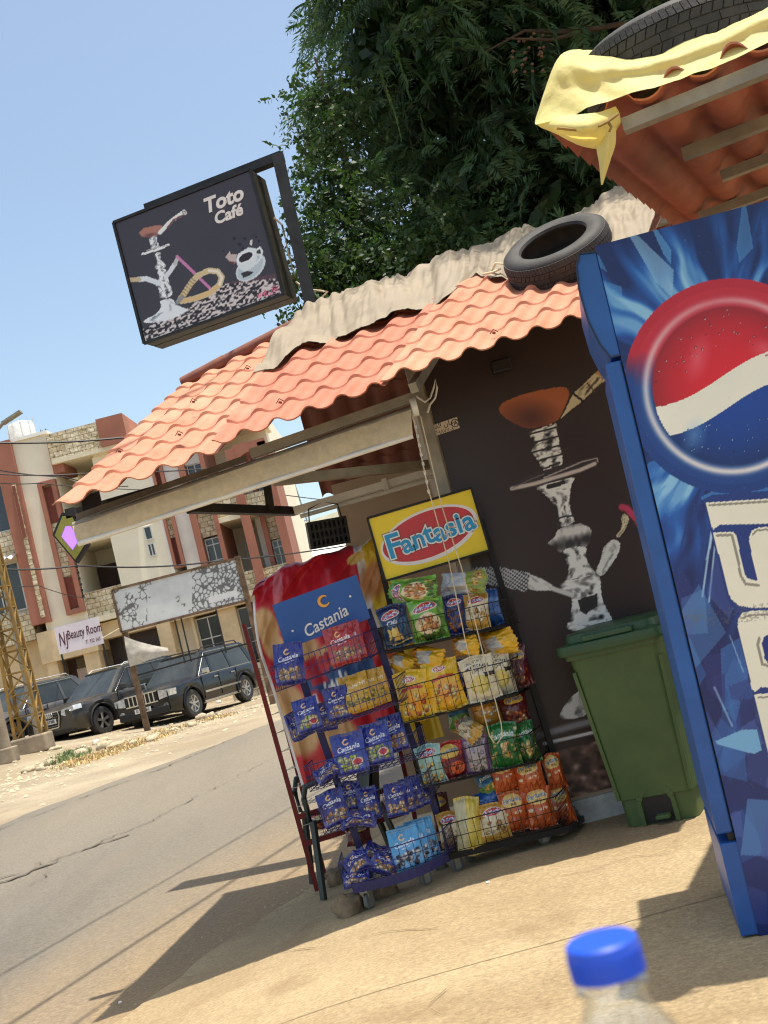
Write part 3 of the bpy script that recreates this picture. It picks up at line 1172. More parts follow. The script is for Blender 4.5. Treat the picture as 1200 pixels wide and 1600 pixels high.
# black plastic basket hung behind
bk = at(512, 832, 7.0)
ba = empty('hanging_basket', bk, (0.1, 0.06, 0.15), label='black slatted plastic basket hanging below the strip light', cat='basket')
mb = MB()
for k in range(9):
    x = -0.11 + k * 0.0275
    mb.box((x, -0.07, 0), (0.012, 0.008, 0.16))
for z in (-0.075, -0.03, 0.02, 0.075):
    mb.box((0, -0.0705, z), (0.24, 0.006, 0.014))
mb.build('front_grid', 'black_plastic', ba)
mb = MB()
mb.box((0, 0, -0.08), (0.24, 0.14, 0.01))
mb.box((0.118, 0, 0), (0.008, 0.14, 0.16))
mb.box((-0.118, 0, 0), (0.008, 0.14, 0.16))
mb.box((0, 0.068, 0), (0.24, 0.008, 0.16))
mb.build('shell', 'black_plastic', ba)
MB().tube([(-0.1, 0, 0.08), (-0.09, 0, 0.16), (0.0, 0, 0.19), (0.09, 0, 0.16), (0.1, 0, 0.08)], 0.005, 6).build('handle', 'black_wire', ba)

# ------------------------------------------------------------------ tarpaulin over the ridge
mat('tarp_canvas', (140, 127, 107), 0.7, var=0.12, scale=2.5, bump=0.1, bscale=200)
ke = [326, 345, 366, 388, 441, 514, 557, 613, 635, 653, 698, 760, 840, 998]
kb = [0.45, 0.48, 0.49, 0.57, 0.55, 0.53, 0.57, 0.54, 0.60, 0.74, 0.58, 0.54, 0.45, 0.22]
ue = np.linspace(326, 998, 240)
rows = 64
G = np.zeros((rows, len(ue), 3))
for j, u in enumerate(ue):
    bl_ = np.interp(u, ke, kb)
    e, r = roof_uv(u, 0.0), roof_uv(u, 1.0)
    for i in range(rows):
        t = i / (rows - 1)
        b = bl_ + (1.12 - bl_) * t
        p = e.lerp(r, min(b, 1.0))
        if b > 1:
            p = p + Vector((0, 0.6 * (b - 1) * 3, -0.35 * (b - 1) * 3))
        q = u / 60.0
        wr = 0.05 * fbm(q * 2.2 + b * 4.5, b * 6 - q * 0.5, 91, 3) + 0.17 * abs(vnoise(q * 0.8 + 3.6 * b, b * 0.9 - q * 0.15, 95) - 0.5) + 0.07 * abs(vnoise(q * 2.9 + 6.0 * b, b * 2.0, 99) - 0.5) + 0.035 * abs(vnoise(q * 7.5 + 9.0 * b, b * 5.0 - q, 101) - 0.5)
        lift = 0.040 + 0.015 * min(1.0, t * 4) + wr * (0.45 + 0.4 * min(1.0, t * 3)) + (0.012 * math.sin(q * 5.0) if t < 0.1 else 0)
        lift += 0.07 * min(1.0, max(0.0, (u - 800) / 80.0))
        if t > 0.8:
            lift += 0.03 * fbm(q * 2.5, 3.1, 97)
        G[i, j] = (p.x, p.y - 0.3 * lift * 0.5, p.z + lift)
tp = MB()
tp.grid(G)
tp.grid(G[:, ::-1] - np.array([0, -0.001, 0.004]))
tag(tp.build('tarpaulin', 'tarp_canvas', smooth=2), 'crumpled beige tarpaulin spread over the kiosk roof ridge', 'tarpaulin')
# tie ropes
r1 = MB()
P_ = [at(*q) + Vector((0, 0, 0.06)) for q in ((402, 612, 6.75), (370, 655, 6.35), (336, 700, 5.95), (305, 728, 5.62))]
r1.tube(P_, 0.006, 6)
r1.tube([P_[0], P_[0] + Vector((0.06, -0.02, 0.02)), P_[0] + Vector((0.05, -0.05, -0.03))], 0.006, 6)
tag(r1.build('tie_rope', 'rope_cream', smooth=True), 'pale rope tying the tarpaulin tip down over the outer roof sheet', 'rope')
r2 = MB()
base = roof_uv(700, 0.6) + Vector((0, 0, 0.12))
r2.tube([base, base + Vector((0.03, -0.05, 0.03)), base + Vector((0.09, -0.08, 0.0)), base + Vector((0.14, -0.12, -0.02)), base + Vector((0.16, -0.2, -0.09)), base + Vector((0.13, -0.26, -0.13))], 0.007, 6)
r2.tube([base + Vector((-0.05, 0.0, 0.0)), base + Vector((0.0, -0.06, -0.02)), base + Vector((0.05, -0.05, -0.01))], 0.007, 6)
tag(r2.build('tie_rope', 'rope_cream', smooth=True), 'short knotted rope end lying on the roof below the tyre', 'rope')


# ------------------------------------------------------------------ tyres
def make_tyre(name, M, R, W, label):
    o = empty(name, label=label, cat='tyre')
    o.matrix_world = M
    h = W / 2
    prof = [(R * 0.63, -h * 0.78), (R * 0.66, -h * 0.92), (R * 0.76, -h * 1.02), (R * 0.88, -h * 1.0), (R * 0.96, -h * 0.84), (R, -h * 0.6), (R * 1.005, 0),
            (R, h * 0.6), (R * 0.96, h * 0.84), (R * 0.88, h * 1.0), (R * 0.76, h * 1.02), (R * 0.66, h * 0.92), (R * 0.63, h * 0.78), (R * 0.68, h * 0.6), (R * 0.9, h * 0.5), (R * 0.92, 0), (R * 0.9, -h * 0.5), (R * 0.68, -h * 0.6)]
    MB().lathe(prof, 64, close=True).build('carcass', 'tyre_rubber', o, 1)
    # tread: four ribs with blocks
    mb = MB()
    for ri, (z0, z1, nb) in enumerate(((-0.78, -0.46, 96), (-0.42, -0.16, 64), (-0.12, 0.12, 24), (0.16, 0.42, 64), (0.46, 0.78, 96))):
        for k in range(nb):
            t0 = 2 * math.pi * (k + 0.06 + (ri % 2) * 0.5) / nb
            t1 = t0 + 2 * math.pi * (0.86 if nb > 30 else 0.97) / nb
            sk = (0.35 if nb > 30 else 0.0) * 2 * math.pi / nb * (1 if ri % 2 else -1)
            vs = []
            for rr in (R * 0.985, R * 1.017):
                for (t, z) in ((t0, z0), (t1, z0), (t1 + sk, z1), (t0 + sk, z1)):
                    rz = rr - (0.03 * R if abs(z) > 0.6 else 0)
                    vs.append((rz * math.cos(t), rz * math.sin(t), z * h))
            mb.add(vs, [(4, 5, 6, 7), (0, 1, 5, 4), (1, 2, 6, 5), (2, 3, 7, 6), (3, 0, 4, 7)])
    mb.build('tread', 'tyre_rubber', o)
    return o


ex = (roof_uv(800, 0.5) - roof_uv(700, 0.5)).normalized()
ey = (roof_uv(750, 0.9) - roof_uv(750, 0.1)).normalized()
ez = ex.cross(ey).normalized()
Rm = Matrix((ex, ey, ez)).transposed().to_4x4() @ Matrix.Rotation(math.radians(9), 4, 'X') @ Matrix.Rotation(math.radians(-5), 4, 'Y')
make_tyre('tyre', Matrix.Translation(at(873, 398, 6.28) + Vector((0, 0.0, 0.0))) @ Rm, 0.305, 0.205, 'worn black tyre weighing down the tarpaulin on the kiosk roof')

# ------------------------------------------------------------------ projecting cafe sign
mat('sign_steel', (44, 44, 44), 0.55, 0.3, var=0.25, scale=6, bump=0.05)
mat('sign_edge', (84, 80, 74), 0.5, 0.4, var=0.2, scale=7)
mat('letter_white', (232, 226, 220), 0.5, var=0.03)
sBL, sBR, sTL = at(226, 537, 8.33), at(443.5, 460, 8.0), at(178, 348, 8.33)
sTR = sBR + (sTL - sBL)
cs = empty('cafe_sign', at(490, 495, 8.1), label='dark boxed cafe sign hanging from a steel bracket above the roof', cat='sign')
CI = Matrix.Translation(at(490, 495, 8.1)).inverted()


def crel(o):
    o.parent = cs
    o.matrix_parent_inverse = CI
    return o


def c2(*pts):
    return [(160 + x / 3.3333, 220 + y / 3.3333) for x, y in pts]


def paint_toto(pts, a, b):
    U, V = px_of(pts)
    p = Paint(U, V, (62, 56, 62))
    p.C *= (1 + 0.1 * (fbm(U * 0.012, V * 0.012, 3) - 0.5))[:, None]
    # beans
    i = p.inside(c2((205, 985), (470, 850), (640, 745), (740, 730), (905, 715), (960, 790), (960, 820), (215, 1070)))
    u, v = p.U[i], p.V[i]
    n = 0.75 * vnoise(u / 3.6 + 9, (v + u * 0.35) / 2.5, 11) + 0.25 * vnoise(u / 1.8, v / 1.4, 12)
    t = np.clip((n - 0.42) / 0.16, 0, 1)[:, None]
    p.C[i] = np.array((40, 30, 32)) * (1 - t) + np.array((222, 212, 208)) * t
    p.poly(c2((640, 745), (740, 722), (905, 690), (912, 715), (740, 735)), (96, 66, 70), 0.8)
    # hookah bowl and tongs
    i = p.inside(c2((190, 478), (215, 455), (280, 440), (308, 440), (312, 462), (290, 490), (250, 502), (205, 500)))
    p.C[i] = np.array((176, 120, 102))
    p.ell(*c2((250, 492))[0], 14, 5, (110, 70, 62), rot=-8, soft=0.8)
    p.line(c2((300, 478), (345, 430), (375, 405), (425, 370)), 6.4, (236, 236, 232))
    p.line(c2((340, 452), (372, 412), (440, 378)), 3, (120, 84, 74))
    silver(p, c2((412, 366), (436, 362), (443, 380), (420, 392)), f=0.3, seed=2)
    # stem
    silver(p, c2((237, 505), (288, 490), (282, 520), (298, 545), (292, 562), (252, 566), (250, 535)), (60, 60, 66), (240, 244, 246), 0.35, 3)
    p.line(c2((208, 590), (275, 570), (346, 542)), 3.4, (240, 242, 242))
    p.line(c2((230, 572), (280, 556), (340, 545)), 1.6, (190, 190, 190))
    silver(p, c2((262, 590), (308, 575), (300, 620), (325, 640), (334, 655), (300, 672), (262, 668), (285, 640), (285, 620)), (70, 72, 78), (240, 244, 246), 0.3, 4, 0.35)
    silver(p, c2((282, 672), (325, 662), (340, 690), (345, 740), (362, 770), (366, 812), (290, 826), (300, 780), (270, 742), (296, 720)), (60, 62, 68), (240, 244, 248), 0.28, 6, 0.33)
    p.line(c2((298, 742), (262, 730), (228, 718), (190, 722)), 8, (226, 234, 240))
    p.line(c2((192, 722), (148, 724)), 7, (206, 186, 150))
    p.line(c2((330, 710), (352, 680), (378, 640)), 7, (224, 230, 236))
    p.line(c2((378, 640), (388, 618)), 6, (196, 196, 190))
    p.line(c2((388, 602), (470, 680), (560, 768)), 4.6, (204, 130, 178))
    # base
    silver(p, c2((292, 832), (366, 818), (380, 850), (440, 878), (452, 880), (390, 920), (300, 945), (205, 950), (230, 925), (280, 905), (312, 860)), (90, 104, 118), (236, 242, 246), 0.13, 8, 0.3)
    # hose
    th = np.linspace(0, 1, 30)
    pth = c2((410, 836), (480, 822), (560, 792), (610, 750), (622, 710), (600, 680), (555, 676), (500, 700), (462, 740), (430, 790), (405, 826))
    p.line(pth, 9, (214, 196, 150))
    p.line(pth[:5], 4, (228, 190, 128))
    p.line(pth[3:7], 4, (240, 232, 210))
    for k in range(7):
        q = c2((418 + k * 9, 806 - k * 14))[0]
        p.line([(q[0] - 3, q[1] - 2), (q[0] + 4, q[1] + 3)], 1.4, (150, 120, 76))
    p.line(c2((392, 838), (412, 818)), 7, (150, 150, 150))
    # cup and saucer
    p.ell(*c2((772, 660))[0], 27, 17, (214, 226, 228), rot=-42)
    p.ell(*c2((770, 662))[0], 24, 14, (190, 206, 212), rot=-42)
    p.poly(c2((696, 625), (705, 590), (760, 555), (800, 560), (806, 610), (790, 655), (745, 682), (712, 668)), (222, 234, 236))
    p.ell(*c2((745, 605))[0], 14.5, 8, (236, 240, 240), rot=-32)
    p.ell(*c2((746, 606))[0], 12, 6, (40, 26, 24), rot=-32)
    p.line(c2((802, 570), (820, 556), (832, 575), (824, 610), (800, 640)), 3, (226, 236, 238))
    p.poly(c2((640, 605), (665, 572), (670, 592), (700, 590), (696, 622), (690, 640), (660, 625)), (214, 196, 190), 0.9)
    p.poly(c2((652, 625), (690, 630), (688, 645)), (120, 50, 46))
    p.poly(c2((770, 520), (782, 514), (780, 545), (766, 542)), (220, 214, 210))
    for x, y, r in ((687, 509, 3), (742, 508, 2.6), (716, 540, 3.2), (800, 500, 2), (815, 520, 2), (790, 490, 1.6), (730, 560, 2.4), (630, 575, 1.6)):
        p.ell(*c2((x, y))[0], r, r * 0.8, (30, 20, 20))
    p.poly(c2((720, 690), (750, 678), (790, 682), (770, 700), (735, 715)), (52, 42, 42))
    # small pink signature
    p.text('\uFEEE\uFEF3\uFEAA\uFEDF\uFE8D \uFEE5\uFE8E\uFE9F', *c2((856, 785))[0], 9, (232, 120, 150), -18, 0.03)
    p.text('\u0660\u0663\u0660\u0661\u0668\u0667\u0667\u0660\u0668', *c2((860, 804))[0], 6, (232, 120, 150), -18, 0.02)
    p.ring(*c2((900, 772))[0], 3.6, 4.8, (232, 120, 150))
    return p.lin()


e1, e2 = (sBR - sBL), (sTL - sBL)
nB = -(e1.cross(e2)).normalized()          # away from the viewer
m_in = 0.012
f0 = sBL + e1 * m_in + e2 * m_in
face = print_sheet('face', f0 - nB * 0.004, f0 + e1 * (1 - 2 * m_in) - nB * 0.004, f0 + e2 * (1 - 2 * m_in) - nB * 0.004, 0.0055, paint_toto, 'print_gloss', None, 0.003)
crel(tag(face, 'dark face printed with a water pipe, a coffee cup and beans'))
T = 0.27


def slabp(a, b, c, d, n0, n1):
    return MB().prism([0, 1, 2, 3], lambda i: (a, b, c, d)[i] + nB * n1, lambda i: (a, b, c, d)[i] + nB * n0)


o = slabp(sBL, sBR, sTR, sTL, 0.0, T * 0.47).build('cabinet', 'sign_edge')
crel(o)
o = slabp(sBL, sBR, sTR, sTL, T * 0.53, T).build('cabinet', 'sign_edge')
crel(o)
ii = 0.02
o = slabp(sBL + e1 * ii + e2 * ii, sBR - e1 * ii + e2 * ii, sTR - e1 * ii - e2 * ii, sTL + e1 * ii - e2 * ii, T * 0.46, T * 0.54).build('seam', 'sign_steel')
crel(o)
mb = MB()
w = 0.02
for (a, b) in ((sBL, sBR), (sBR, sTR), (sTR, sTL), (sTL, sBL)):
    mb.beam(a - nB * 0.006, b - nB * 0.006, 0.02, 0.02, up=nB)
crel(mb.build('frame', 'sign_steel'))
ang = math.atan2((sBR - sBL).z, math.hypot(e1.x, e1.y))
yaw = math.atan2(e1.y, e1.x)
for body, px, size in (('Toto', (350, 312.5), 0.15), ('Caf\u00e9', (357.5, 335), 0.118)):
    fr = Vector(ray(*px))
    # meet the face plane
    d = (sBL - nB * 0.005 - Vector((0, 0, EYE))).dot(nB) / fr.dot(nB)
    pos = Vector((0, 0, EYE)) + fr * d
    M = Matrix.Translation(pos) @ Matrix.Rotation(yaw, 4, 'Z') @ Matrix.Rotation(-ang, 4, 'Y')
    o = letters(body, 'lettering', 'letter_white', None, M, size, 0.035, 0.18, 0.003, 1.05)
    bpy.context.view_layer.update()
    crel(o)
pt, pb = at(434, 243, 8.06), at(490, 497, 8.06)
crel(MB().beam(pt, pb + (pb - pt) * 0.5, 0.085, 0.085).build('post', 'sign_steel'))
al, ar = at(219, 322, 8.3), at(440, 243, 8.06)
crel(MB().beam(al + nB * 0.1, ar + nB * 0.02, 0.08, 0.065).build('arm', 'sign_steel'))
for t in (0.10, 0.62):
    q = al.lerp(ar, t) + nB * 0.1
    crel(MB().beam(q, q - Vector((0, 0, 0.14)), 0.02).build('hanger', 'sign_steel'))
wv = MB()
wv.tube([at(u, v, 8.15) for u, v in ((428, 340), (441, 352), (452, 400), (462, 440), (478, 452), (505, 455), (512, 455), (500, 468))], 0.008, 5)
crel(wv.build('cable', 'rope_cream', smooth=True))

# ------------------------------------------------------------------ second canopy above the drinks cooler
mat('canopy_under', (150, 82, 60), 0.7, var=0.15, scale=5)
CD = Vector((0.925, -0.38, 0))
CB = Vector((0.41, 0.912, 0))
cc = Vector((0.86, 3.52, 2.655))
can = empty('canopy', cc, label='clay tile canopy on beige beams over the drinks cooler', cat='canopy')
RZ = Vector((0, 0, 0.13))
RZ = Vector((0, 0, 0.10))
tile_sheet('roof_sheet', CD * -0.05, CD * 1.75, CD * -0.05 + CB * 2.9 + RZ * 2.6, CD * 1.75 + CB * 2.9 + RZ * 2.6, 'roof_clay', can, period=0.178, step=0.17, amp=0.034, lip=0.03, phase=0.0, under='canopy_under')
for t, s0, w in ((0.05, 0.16, 0.045), (0.72, 0.24, 0.04), (1.35, 0.30, 0.04), (2.1, 0.1, 0.04), (2.75, 0.1, 0.04)):
    a = CB * t + CD * s0 + RZ * (t / 1.1) - Vector((0, 0, 0.042))
    MB().beam(a, a + CD * (1.75 - s0), w, 0.042).build('beam', 'steel_grey', can)
# columns standing to the side, out of the picture
for t in (0.1, 2.6):
    a = CB * t + CD * 1.68
    MB().beam(a - Vector((0, 0, 2.66)), a + Vector((0, 0, 0.06 * t - 0.06)), 0.07).build('column', 'steel_grey', can)
MB().beam(CD * 1.68 + CB * 0.02 - Vector((0, 0, 0.10)), CD * 1.68 + CB * 2.7 + RZ * 2.4 - Vector((0, 0, 0.10)), 0.05).build('beam', 'steel_grey', can)

tyc = cc + CD * 0.36 + CB * 0.54 + Vector((0, 0, 0.285))
Mt = Matrix.Translation(tyc) @ Matrix.Rotation(math.radians(-3), 4, 'Y') @ Matrix.Rotation(math.radians(7), 4, 'X')
make_tyre('tyre', Mt, 0.365, 0.22, 'black tyre lying on the yellow plastic sheet on the canopy')

# yellow plastic sheet wrapped over the canopy corner
m = mat('yellow_plastic', (226, 218, 148), 0.6, var=0.08, scale=7, bump=0.5, bscale=26, spec=0.2)
nt = m.node_tree
p_ = nt.nodes['Principled BSDF']
tr = nt.nodes.new('ShaderNodeBsdfTranslucent')
tr.inputs[0].default_value = (*lin((250, 230, 120)), 1)
ms = nt.nodes.new('ShaderNodeMixShader')
ms.inputs[0].default_value = 0.32
nt.links.new(p_.outputs[0], ms.inputs[1])
nt.links.new(tr.outputs[0], ms.inputs[2])
nt.links.new(ms.outputs[0], nt.nodes['Material Output'].inputs[0])


def drape(rows):
    """rows of photo points (u, v, y) -> smooth grid"""
    R = [[np.array(at(*q)) for q in r] for r in rows]
    a = np.array(R)
    # refine by repeated linear subdivision + smoothing noise
    nr, nc = a.shape[:2]
    ri, ci = np.linspace(0, nr - 1, (nr - 1) * 7 + 1), np.linspace(0, nc - 1, (nc - 1) * 7 + 1)

    def cub(arr, x):
        i = np.clip(np.floor(x).astype(int), 0, len(arr) - 2)
        f = (x - i)[:, None, None] if arr.ndim == 3 else (x - i)[:, None]
        p0, p1, p2, p3 = arr[np.clip(i - 1, 0, None)], arr[i], arr[i + 1], arr[np.clip(i + 2, None, len(arr) - 1)]
        return 0.5 * (2 * p1 + (p2 - p0) * f + (2 * p0 - 5 * p1 + 4 * p2 - p3) * f * f + (3 * p1 - p0 - 3 * p2 + p3) * f ** 3)
    b = cub(a, ri)
    c = cub(b.transpose(1, 0, 2), ci).transpose(1, 0, 2)
    return c


ys0 = [
    [(846, 168, 4.0), (880, 84, 4.15), (930, 78, 4.2), (1000, 78, 4.2), (1080, 60, 4.15), (1150, 32, 4.1), (1230, -10, 4.05)],
    [(838, 180, 3.60), (874, 92, 3.56), (925, 92, 3.53), (1000, 90, 3.50), (1080, 64, 3.46), (1150, 36, 3.42), (1230, 0, 3.38)],
    [(836, 190, 3.52), (872, 148, 3.48), (930, 134, 3.46), (1000, 118, 3.42), (1080, 96, 3.38), (1150, 68, 3.34), (1230, 34, 3.3)],
    [(838, 196, 3.48), (880, 186, 3.44), (934, 163, 3.42), (1010, 138, 3.38), (1085, 114, 3.34), (1150, 88, 3.3), (1230, 56, 3.26)],
]
g = drape(ys0)
g[..., 2] += 0.025 * (fbm(g[..., 0] * 9, g[..., 1] * 9, 14) - 0.5)
g[..., 1] += 0.03 * (np.abs(vnoise(g[..., 0] * 16 + g[..., 2] * 9, g[..., 2] * 7, 15) - 0.5))
yp = empty('plastic_sheet', cc, label='thin yellow plastic sheet wrapped and tied over the canopy corner', cat='plastic sheet')
mb = MB()
mb.grid(g - np.array(cc))
mb.build('sheet', 'yellow_plastic', yp, 2)
ys1 = [
    [(838, 192, 3.52), (870, 182, 3.46), (920, 178, 3.42), (962, 166, 3.46)],
    [(848, 200, 3.50), (885, 200, 3.40), (925, 196, 3.38), (968, 176, 3.46)],
    [(872, 212, 3.52), (900, 218, 3.46), (935, 212, 3.42), (970, 190, 3.48)],
    [(900, 226, 3.56), (925, 232, 3.52), (944, 228, 3.48), (968, 196, 3.52)],
]
g = drape(ys1)
g[..., 1] += 0.02 * (fbm(g[..., 0] * 20, g[..., 2] * 20, 17) - 0.5)
mb = MB()
mb.grid(g - np.array(cc))
mb.build('knot', 'yellow_plastic', yp, 2)
ys2 = [
    [(932, 205, 3.47), (948, 200, 3.44), (962, 196, 3.47)],
    [(932, 232, 3.48), (948, 228, 3.44), (962, 224, 3.47)],
    [(936, 256, 3.49), (946, 254, 3.46), (954, 250, 3.48)],
    [(939, 288, 3.5), (940, 289, 3.5), (942, 288, 3.5)],
]
g = drape(ys2)
mb = MB()
mb.grid(g - np.array(cc))
mb.build('loose_end', 'yellow_plastic', yp, 2)
mb = MB()
mb.tube([at(u, v, 3.395) - cc for u, v in ((870, 200), (900, 203), (930, 200), (950, 190), (966, 178))], 0.0045, 6)
mb.tube([at(u, v, 3.40) - cc for u, v in ((950, 190), (955, 198), (952, 206))], 0.0045, 6)
mat('string_brown', (150, 120, 60), 0.8)
mb.build('string', 'string_brown', yp, True)

# ------------------------------------------------------------------ drinks cooler (seen from its side)
mat('cooler_blue', (34, 88, 160), 0.38, var=0.12, scale=4, bump=0.03)
mat('cooler_dark', (20, 40, 70), 0.45, var=0.2)
mat('red_plastic', (200, 60, 50), 0.4)
FY = 3.86
fyaw = -0.17
fl_, fl_t = at(1186, 1462, FY), at(929, 387, FY)
fo = Vector((fl_.x, FY, 0.028))
lean = math.atan2(fl_t.x - fl_.x, fl_t.z - fl_.z)
fr = empty('drinks_cooler', fo, (0, lean, fyaw), label='tall blue drinks cooler with a big red white and blue globe on its side', cat='cooler')
bpy.context.view_layer.update()
FM = fr.matrix_world.copy()
FH = (fl_t.z - fo.z) / math.cos(lean)
FD = 0.86
FW = 0.62
PI_ = None


def paint_cooler(pts, a, b):
    w = np.array([tuple(FM @ Vector(p)) for p in pts])
    U, V = px_of(w)
    gx, gy, R = 1143.0, 603.0, 168.0
    p = Paint(U, V, (26, 70, 140))
    # shards of ice radiating from the globe
    dx, dy = U - gx, V - gy
    ang = np.arctan2(dy, dx)
    d = np.hypot(dx, dy)
    st = fbm(ang * 7 + 0.6 * vnoise(U * 0.02, V * 0.02, 4), d * 0.006, 5, 3)
    st2 = vnoise(ang * 19, d * 0.012, 8)
    t = np.clip((st - 0.42) / 0.3, 0, 1) * 0.75 + 0.25 * np.clip((st2 - 0.5) / 0.4, 0, 1)
    t *= np.clip(1.35 - (d - R) / 330, 0.25, 1.2)
    cA, cB, cC = np.array((12, 34, 96)), np.array((32, 96, 182)), np.array((140, 194, 230))
    t1 = np.clip(t * 1.7, 0, 1)[:, None]
    t2 = np.clip((t - 0.55) / 0.5, 0, 1)[:, None]
    p.C = (cA * (1 - t1) + cB * t1) * (1 - t2) + cC * t2
    rr = random.Random(4)
    for k in range(170):
        a0 = rr.uniform(-math.pi, math.pi)
        d0 = rr.uniform(R * 1.04, 560)
        ln, wd = rr.uniform(20, 120), rr.uniform(3, 26)
        cx, cy = gx + d0 * math.cos(a0), gy + d0 * math.sin(a0)
        ux, uy = math.cos(a0), math.sin(a0)
        q = [(cx - uy * wd, cy + ux * wd), (cx + ux * ln, cy + uy * ln), (cx + uy * wd * 0.3, cy - ux * wd * 0.3), (cx - ux * ln * 0.3, cy - uy * ln * 0.3)]
        c = rr.choice(((20, 50, 116), (52, 120, 196), (150, 196, 230), (12, 30, 80), (84, 150, 214)))
        p.poly(q, c, rr.uniform(0.35, 0.85))
    for k in range(16):
        a0 = rr.uniform(-math.pi, math.pi)
        d0 = rr.uniform(R * 1.0, 330)
        ln = rr.uniform(60, 200)
        ux, uy = math.cos(a0), math.sin(a0)
        p.line([(gx + d0 * ux, gy + d0 * uy), (gx + (d0 + ln) * ux, gy + (d0 + ln) * uy)], rr.uniform(3.0, 5.0), (190, 222, 242), 0.8, 0.7)
    # lower ice blocks
    for k in range(60):
        cx, cy = rr.uniform(1020, 1215), rr.uniform(880, 1480)
        s = rr.uniform(14, 60)
        a0 = rr.uniform(0, 3)
        q = [(cx + s * rr.uniform(0.5, 1) * math.cos(a0 + i * 1.5), cy + 1.6 * s * rr.uniform(0.5, 1) * math.sin(a0 + i * 1.5)) for i in range(4)]
        c = rr.choice(((30, 66, 140), (58, 116, 186), (104, 158, 212), (24, 44, 104), (74, 96, 168), (40, 50, 120)))
        p.poly(q, c, rr.uniform(0.3, 0.7))
    for k in range(18):
        cx, cy = rr.uniform(1020, 1215), rr.uniform(760, 1480)
        a0, ln = rr.uniform(1.1, 2.0), rr.uniform(20, 90)
        p.line([(cx, cy), (cx + ln * math.cos(a0), cy + ln * math.sin(a0))], rr.uniform(2.6, 4.5), (170, 206, 236), 0.6, 0.6)
    ice = [(1107, 1183), (1165, 1196), (1190, 1172), (1160, 1140), (1150, 1160)]
    p.poly([(1118, 1158), (1160, 1140), (1182, 1140), (1190, 1172), (1178, 1178), (1120, 1163)], (120, 178, 220))
    # dark plate behind the lettering
    plate = [(1097, 777), (1112, 770), (1215, 760), (1300, 1500), (1185, 1130), (1152, 985), (1148, 955), (1130, 930)]
    p.poly([(1097, 777), (1112, 770), (1230, 760), (1260, 1180), (1200, 1180), (1152, 985), (1148, 955), (1138, 940), (1120, 868)], (26, 54, 128))
    p.line([(1098, 778), (1112, 771), (1230, 762)], 5, (56, 112, 186))
    # globe rings
    dx, dy = p.U - gx, p.V - gy
    i = np.where(d < R)[0]
    s = np.clip((-(dy * math.cos(0.25) - dx * math.sin(0.25)) + 10) / 40 + 0.5, 0, 1)[i][:, None]
    p.C[i] = np.array((18, 58, 132)) * (1 - s) + np.array((188, 24, 44)) * s
    i = np.where((d < R * 0.915) & (d > R * 0.70))[0]
    q = (d[i] / R - 0.70) / 0.215
    s = np.clip((-(dy * math.cos(0.25) - dx * math.sin(0.25)) + 10) / 60 + 0.5, 0, 1)[i][:, None]
    rim = np.array((24, 66, 140)) * (1 - s) + np.array((196, 32, 52)) * s
    glow = (np.exp(-((q - 0.45) / 0.16) ** 2) * (0.45 + 0.5 * np.clip(np.abs(np.sin(ang[i] * 0.5 + 0.9)), 0, 1)))[:, None]
    dk = (np.exp(-((q - 0.08) / 0.09) ** 2))[:, None] * 0.55
    p.C[i] = (rim * (1 - glow) + np.array((238, 230, 228)) * glow) * (1 - dk)
    # ball
    r0 = R * 0.735
    ball = d < r0
    yy = (dy * math.cos(0.25) + dx * math.sin(0.25)) / r0 * -1.0      # up in the label's own frame
    yy = -(dy * math.cos(0.25) + dx * 0.25) / r0
    xx = (dx * math.cos(0.25) - dy * math.sin(0.25)) / r0
    wave = 0.10 * np.sin((xx + 0.1) * 2.6) + 0.10 * xx
    top, bot = 0.02 + wave + 0.13, 0.02 + wave - 0.26
    i = np.where(ball)[0]
    red, wht, blu = np.array((214, 18, 36)), np.array((240, 238, 222)), np.array((10, 62, 150))
    col = np.where((yy > top)[:, None], red, np.where((yy > bot)[:, None], wht, blu)).astype(float)
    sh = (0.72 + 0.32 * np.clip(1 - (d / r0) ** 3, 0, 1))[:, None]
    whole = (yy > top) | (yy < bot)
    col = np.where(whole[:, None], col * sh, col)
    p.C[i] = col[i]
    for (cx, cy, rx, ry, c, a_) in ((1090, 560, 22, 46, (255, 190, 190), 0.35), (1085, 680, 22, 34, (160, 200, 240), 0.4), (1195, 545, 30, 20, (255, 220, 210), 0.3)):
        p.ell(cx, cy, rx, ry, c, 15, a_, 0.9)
    # water drops
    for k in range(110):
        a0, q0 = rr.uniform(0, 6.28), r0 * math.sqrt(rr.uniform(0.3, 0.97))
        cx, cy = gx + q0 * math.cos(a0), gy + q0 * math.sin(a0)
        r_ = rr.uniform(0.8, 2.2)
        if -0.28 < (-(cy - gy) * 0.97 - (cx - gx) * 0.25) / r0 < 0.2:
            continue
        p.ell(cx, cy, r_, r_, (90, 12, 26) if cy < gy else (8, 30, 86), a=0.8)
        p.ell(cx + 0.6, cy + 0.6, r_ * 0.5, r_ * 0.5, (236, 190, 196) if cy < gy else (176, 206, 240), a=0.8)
    # white lettering running down the side
    W, SH = (240, 236, 216), (150, 146, 132)

    def z(*pts):
        return [(1000 + x / 4.0, 700 + y / 4.0) for x, y in pts]
    lt = [z((410, 342), (900, 310), (920, 470), (500, 480), (470, 500), (458, 512), (440, 470)),
          z((458, 528), (580, 524), (602, 545), (650, 780), (672, 815), (730, 830), (735, 825), (684, 600), (682, 560), (700, 515), (745, 496), (900, 486), (960, 990), (700, 1000), (620, 985), (570, 945), (548, 890)),
          z((640, 1030), (720, 1016), (960, 1010), (990, 1500), (755, 1495), (720, 1525), (702, 1510), (612, 1120), (612, 1070)),
          z((712, 1540), (960, 1520), (1100, 2100), (850, 2100))]
    for q in lt:
        cx, cy = np.mean(q, 0)
        p.poly(q, W)
    p.line(z((432, 358), (900, 328)), 3.6, SH)
